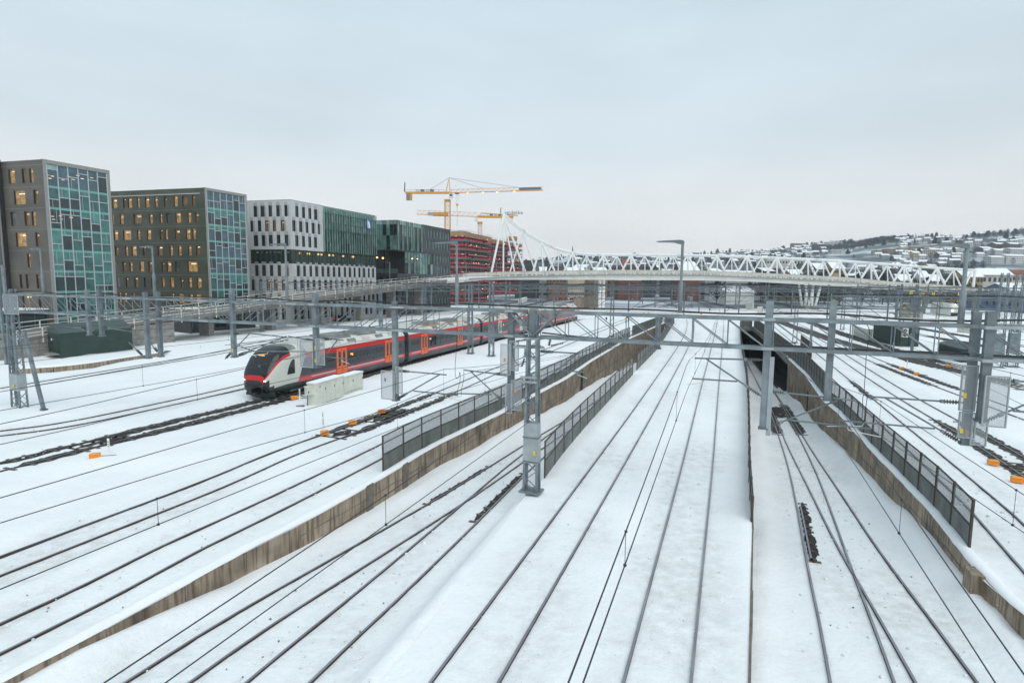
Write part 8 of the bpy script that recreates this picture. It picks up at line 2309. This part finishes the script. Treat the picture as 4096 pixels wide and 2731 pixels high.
    at_hill('long white apartment block with balconies low on the hillside, nearer of a pair', *T5(1720, 590), 44, 11, 10, 2.5, 'h_white', 'h_grey', 12, 4, .25, win=(1.5, 1.5))
    at_hill('long white apartment block with balconies low on the hillside, second of a pair', *T5(1890, 580), 44, 11, 11, 2.5, 'h_white', 'h_grey', 12, 4, .25, win=(1.5, 1.5))
    at_hill('white apartment block high on the slope at the edge of the view', *T5(1930, 490), 40, 11, 10, 2, 'h_white', 'h_grey', 11, 4, .2, win=(1.5, 1.5))
    at_hill('brown and yellow stepped terrace on the hillside, nearest', *T5(1560, 470), 34, 12, 9, 3, 'h_brown', 'roof_dark', 8, 3, .4, win=(1.4, 1.3))
    at_hill('brown and yellow stepped terrace on the hillside, middle one', *T5(1720, 420), 40, 12, 9, 3, 'h_brown', 'roof_dark', 9, 3, .4, win=(1.4, 1.3))
    at_hill('brown and yellow stepped terrace on the hillside, farthest', *T5(1880, 420), 38, 12, 9, 3, 'h_brown', 'roof_dark', 9, 3, .4, win=(1.4, 1.3))
    at_hill('pale twin gabled house row under the brown terraces', *T5(1730, 490), 34, 11, 8, 3, 'h_white', 'roof_dark', 9, 2, .3)
    for i in range(5): at_hill(('sand-coloured stepped flats above the truss, lowest step', 'sand-coloured stepped flats above the truss, second step', 'sand-coloured stepped flats above the truss, widest step', 'sand-coloured stepped flats above the truss, fourth step', 'sand-coloured stepped flats above the truss, top step')[i], *T5(380 + i * 125, 485 - i * 9), 30, 14, 9 + i * .8, 0, 'h_ochre' if i % 2 else 'h_cream', 'h_white', 9, 3, .2, flat=True, win=(2.2, 1.4))
    at_hill('white four-square villa below the sand-coloured flats', *T5(660, 525), 17, 10, 7, 2, 'h_white', 'roof_dark', 5, 2, .1)
    at_hill('yellow villa below the sand-coloured flats', *T5(760, 515), 15, 10, 8, 3, 'h_yellow', 'roof_dark', 4, 2, .1)
    at_hill('dark red wooden house on the slope above the woods', *T5(1060, 520), 16, 10, 7, 3, 'h_red', 'roof_dark', 5, 2, .1)
    for i, (x, y) in enumerate(((1640, 350), (1690, 420), (1420, 400), (1820, 390))): p_ = px('T4', (x, y))[0]; at_hill(('pale stepped flats on the middle slope, uppermost', 'pale stepped flats on the middle slope, broad one', 'sand stepped flats on the middle slope', 'white stepped flats beside the wood on the middle slope')[i], *p_, 46, 14, 12, 0, ('h_grey', 'h_dark', 'h_ochre', 'h_white')[i], 'h_white', 12, 4, .1, flat=True, win=(2.4, 1.2))
    # church spire far off
    x0, x1, zt = place(2283, 2293, 981, 700); r = thing('church_spire', 'slim dark church spire rising behind the bridge chord', 'spire', ((x0 + x1) / 2, 700, 0))
    mb = MB(); mb.box((0, 0, 12), (7, 7, 26)); mb.build('tower', M['h_dark'], r, local=True); mb = MB(); mb.tube((0, 0, 25), (0, 0, zt), 3.4, 8, 0.1); mb.build('spire_roof', M['c_green_l'], r, local=True)
    # things under and beyond the bridge
    block('ochre block with many windows seen under the bridge deck', 2268, 2342, 1098, 420, 14, 0, 'h_ochre', 'roof_dark', 8, 4, flat=True)
    block('brick gable end seen under the bridge deck', 2336, 2376, 1100, 400, 12, 0, 'h_brick', 'roof_dark', 2, 2, flat=True)
    block('orange-brown block seen under the bridge by the twin pillars', 2380, 2600, 1098, 430, 14, 0, 'h_ochre', 'roof_dark', 22, 4, flat=True)
    block('dark red shed seen under the bridge', 2474, 2566, 1124, 330, 14, 0, 'h_red', 'roof_dark', 4, 1, flat=True)
    block('long grey office strip seen under the bridge', 2820, 3080, 1122, 340, 16, 0, 'h_grey', 'roof_dark', 26, 2, flat=True, win=(1.8, 1.6))
    block('white hall with a rounded snowy roof beyond the bridge', 2905, 3020, 1144, 270, 22, 3, 'h_white', 'h_white', 1, 1, win=(.1, .1))
    r = thing('digger', 'yellow excavator with a raised boom on the far building ground', 'excavator', g(*px('M5', (1500, 475))[0]))
    P = r.location.copy(); mb = MB(); mb.box((P.x, P.y, 1.9), (3.4, 2.4, 1.6)); mb.build('cab', M['craneyellow'], r); mb = MB(); mb.box((P.x, P.y, .5), (4.0, 2.6, .9)); mb.build('tracks', M['black'], r)
    mb = MB(); mb.bar((P.x - 1, P.y, 2.2), (P.x - 5.5, P.y, 5.2), .7); mb.bar((P.x - 5.5, P.y, 5.2), (P.x - 9.5, P.y, 6.4), .6); mb.build('boom', M['craneyellow'], r)
    for i, (u, v, c, lab) in enumerate(((2975, 1168, 'h_blue', 'blue site container beyond the bridge, nearest the white hall'), (3145, 1166, 'h_blue', 'blue site container beyond the bridge, beside the pillars'), (3170, 1168, 'h_white', 'white site container beside the blue one'), (2895, 1172, 'h_yellow', 'yellow site box beyond the bridge'), (2916, 1176, 'craneyellow', 'bright yellow machine on the far building ground'), (4080, 1210, 'h_blue', 'blue container at the yard edge behind the masts'), (3960, 1215, 'h_yellow', 'sand-yellow container under the bridge end'))):
        p = g(u, v + 10); r = thing('site_container', lab, 'container', p); mb = MB(); mb.box((p.x, p.y, 1.35), (6, 2.5, 2.6), .1); mb.build('body', M[c], r); mb = MB(); mb.box((p.x, p.y, 2.75), (6, 2.5, .18), .1); mb.build('roof_snow', M['snow_roof'], r)
    for i, (u, v) in enumerate(((3620, 1195), (3680, 1200), (3560, 1190))):
        p = g(u, v); r = thing('barrier_fence', 'orange-red building-site barrier netting beyond the yard', 'barrier', p, 'orange barrier nettings'); mb = MB(); mb.bar((p.x - 9, p.y + 2, .6), (p.x + 9, p.y - 2, .6), .06, 1.0); mb.build('netting', M['guard'], r)
    def bus(label, u, v, L=13, m='h_white'):
        p = g(u, v); y = p.y; r = thing('bus', label, 'bus', p)
        mb = MB(); mb.box((p.x, p.y, 1.75), (L, 2.6, 2.7)); b = mb.build('body', M[m], r)
        mb = MB(); mb.box((p.x, p.y - 1.32, 2.2), (L - .8, .04, 1.0)); mb.build('window_band', M['pane_far'], r); mb = MB(); mb.box((p.x, p.y, 3.2), (L, 2.5, .2)); mb.build('roof_snow', M['snow_roof'], r)
        for s in (-.32, .3): w = MB(); w.tube((p.x + L * s, p.y - 1.34, .5), (p.x + L * s, p.y - 1.1, .5), .5, 10); w.build('wheel', M['black'], r)
    bus('white bus parked under the bridge deck, nearer the scaffolding', 2285, 1185); bus('white bus parked under the bridge deck, nearer the pillars', 2345, 1184)
    def car(label, P, rz, m, grp='cars under the ramp and bridge'):
        r = thing('parked_car', label, 'car', P, grp, rz)
        mb = MB(); mb.loft([[(-2.1, y, z) for y, z in ((-.8, .35), (.8, .35), (.82, .8), (-.82, .8))], [(2.1, y, z) for y, z in ((-.8, .35), (.8, .35), (.8, .7), (-.8, .7))]]); mb.build('body', M[m], r, local=True)
        mb = MB(); mb.hexa([(-1.7, -.75, .78), (1.0, -.75, .76), (1.0, .75, .76), (-1.7, .75, .78), (-1.2, -.62, 1.42), (.35, -.62, 1.42), (.35, .62, 1.42), (-1.2, .62, 1.42)]); mb.build('cabin', M['t_glass'], r, local=True)
        for x in (-1.3, 1.3):
            for y in (-.8, .8): w = MB(); w.tube((x, y - .1, .33), (x, y + .1, .33), .33, 10); w.build('wheel', M['black'], r, local=True)
        for y in (-.6, .6): w = MB(); w.ball((-2.12, y, .65), .12, 6, 4); w.build('tail_lamp', TAIL, r, local=True)
    TAIL = glow('tail_lamp_red', (1, .03, .02), 3.0)
    for i, (sh, x, y, m, lab) in enumerate((('M2', 1340, 385, 'h_dark', 'dark car with red tail lamps at the foot of the pale stone block'), ('M2', 1840, 300, 'black', 'black car with red tail lamps before the slate block'), ('M2', 980, 395, 'h_grey', 'grey car before the pale stone block'))):
        p = g(*px(sh, (x, y))[0], 0.0); car(lab, (p.x, p.y, 0.0), 1.15, m)
    for i in range(16):
        u = 2210 + i * 11 + rng.uniform(-3, 3); p = g(u, 1196 + (i % 2) * 6); car('parked car beyond the yard under the bridge, ' + ('red' if i % 4 == 0 else 'dark' if i % 2 else 'pale'), (p.x, p.y, 0), rng.uniform(1.2, 1.8), 'h_red' if i % 4 == 0 else 'h_dark' if i % 2 else 'h_white', 'cars parked beyond the yard')
town()
# ================================================================== WINTER HAZE
def haze():
    mb = MB(); mb.box((350, 1080, 98), (4700, 2560, 204)); o = mb.build('haze', [])
    m = bpy.data.materials.new('haze_air'); m.use_nodes = True; N, L = m.node_tree.nodes, m.node_tree.links
    N.remove(N["Principled BSDF"]); v = N.new("ShaderNodeVolumePrincipled"); v.inputs["Color"].default_value = (0.80, 0.91, 1.0, 1); v.inputs["Density"].default_value = 0.00019; v.inputs["Anisotropy"].default_value = 0.0
    L.new(v.outputs[0], N["Material Output"].inputs["Volume"]); o.data.materials.append(m)
    tag(o, 'thin winter haze over the yard and the hills', None, None, 'stuff')
haze()
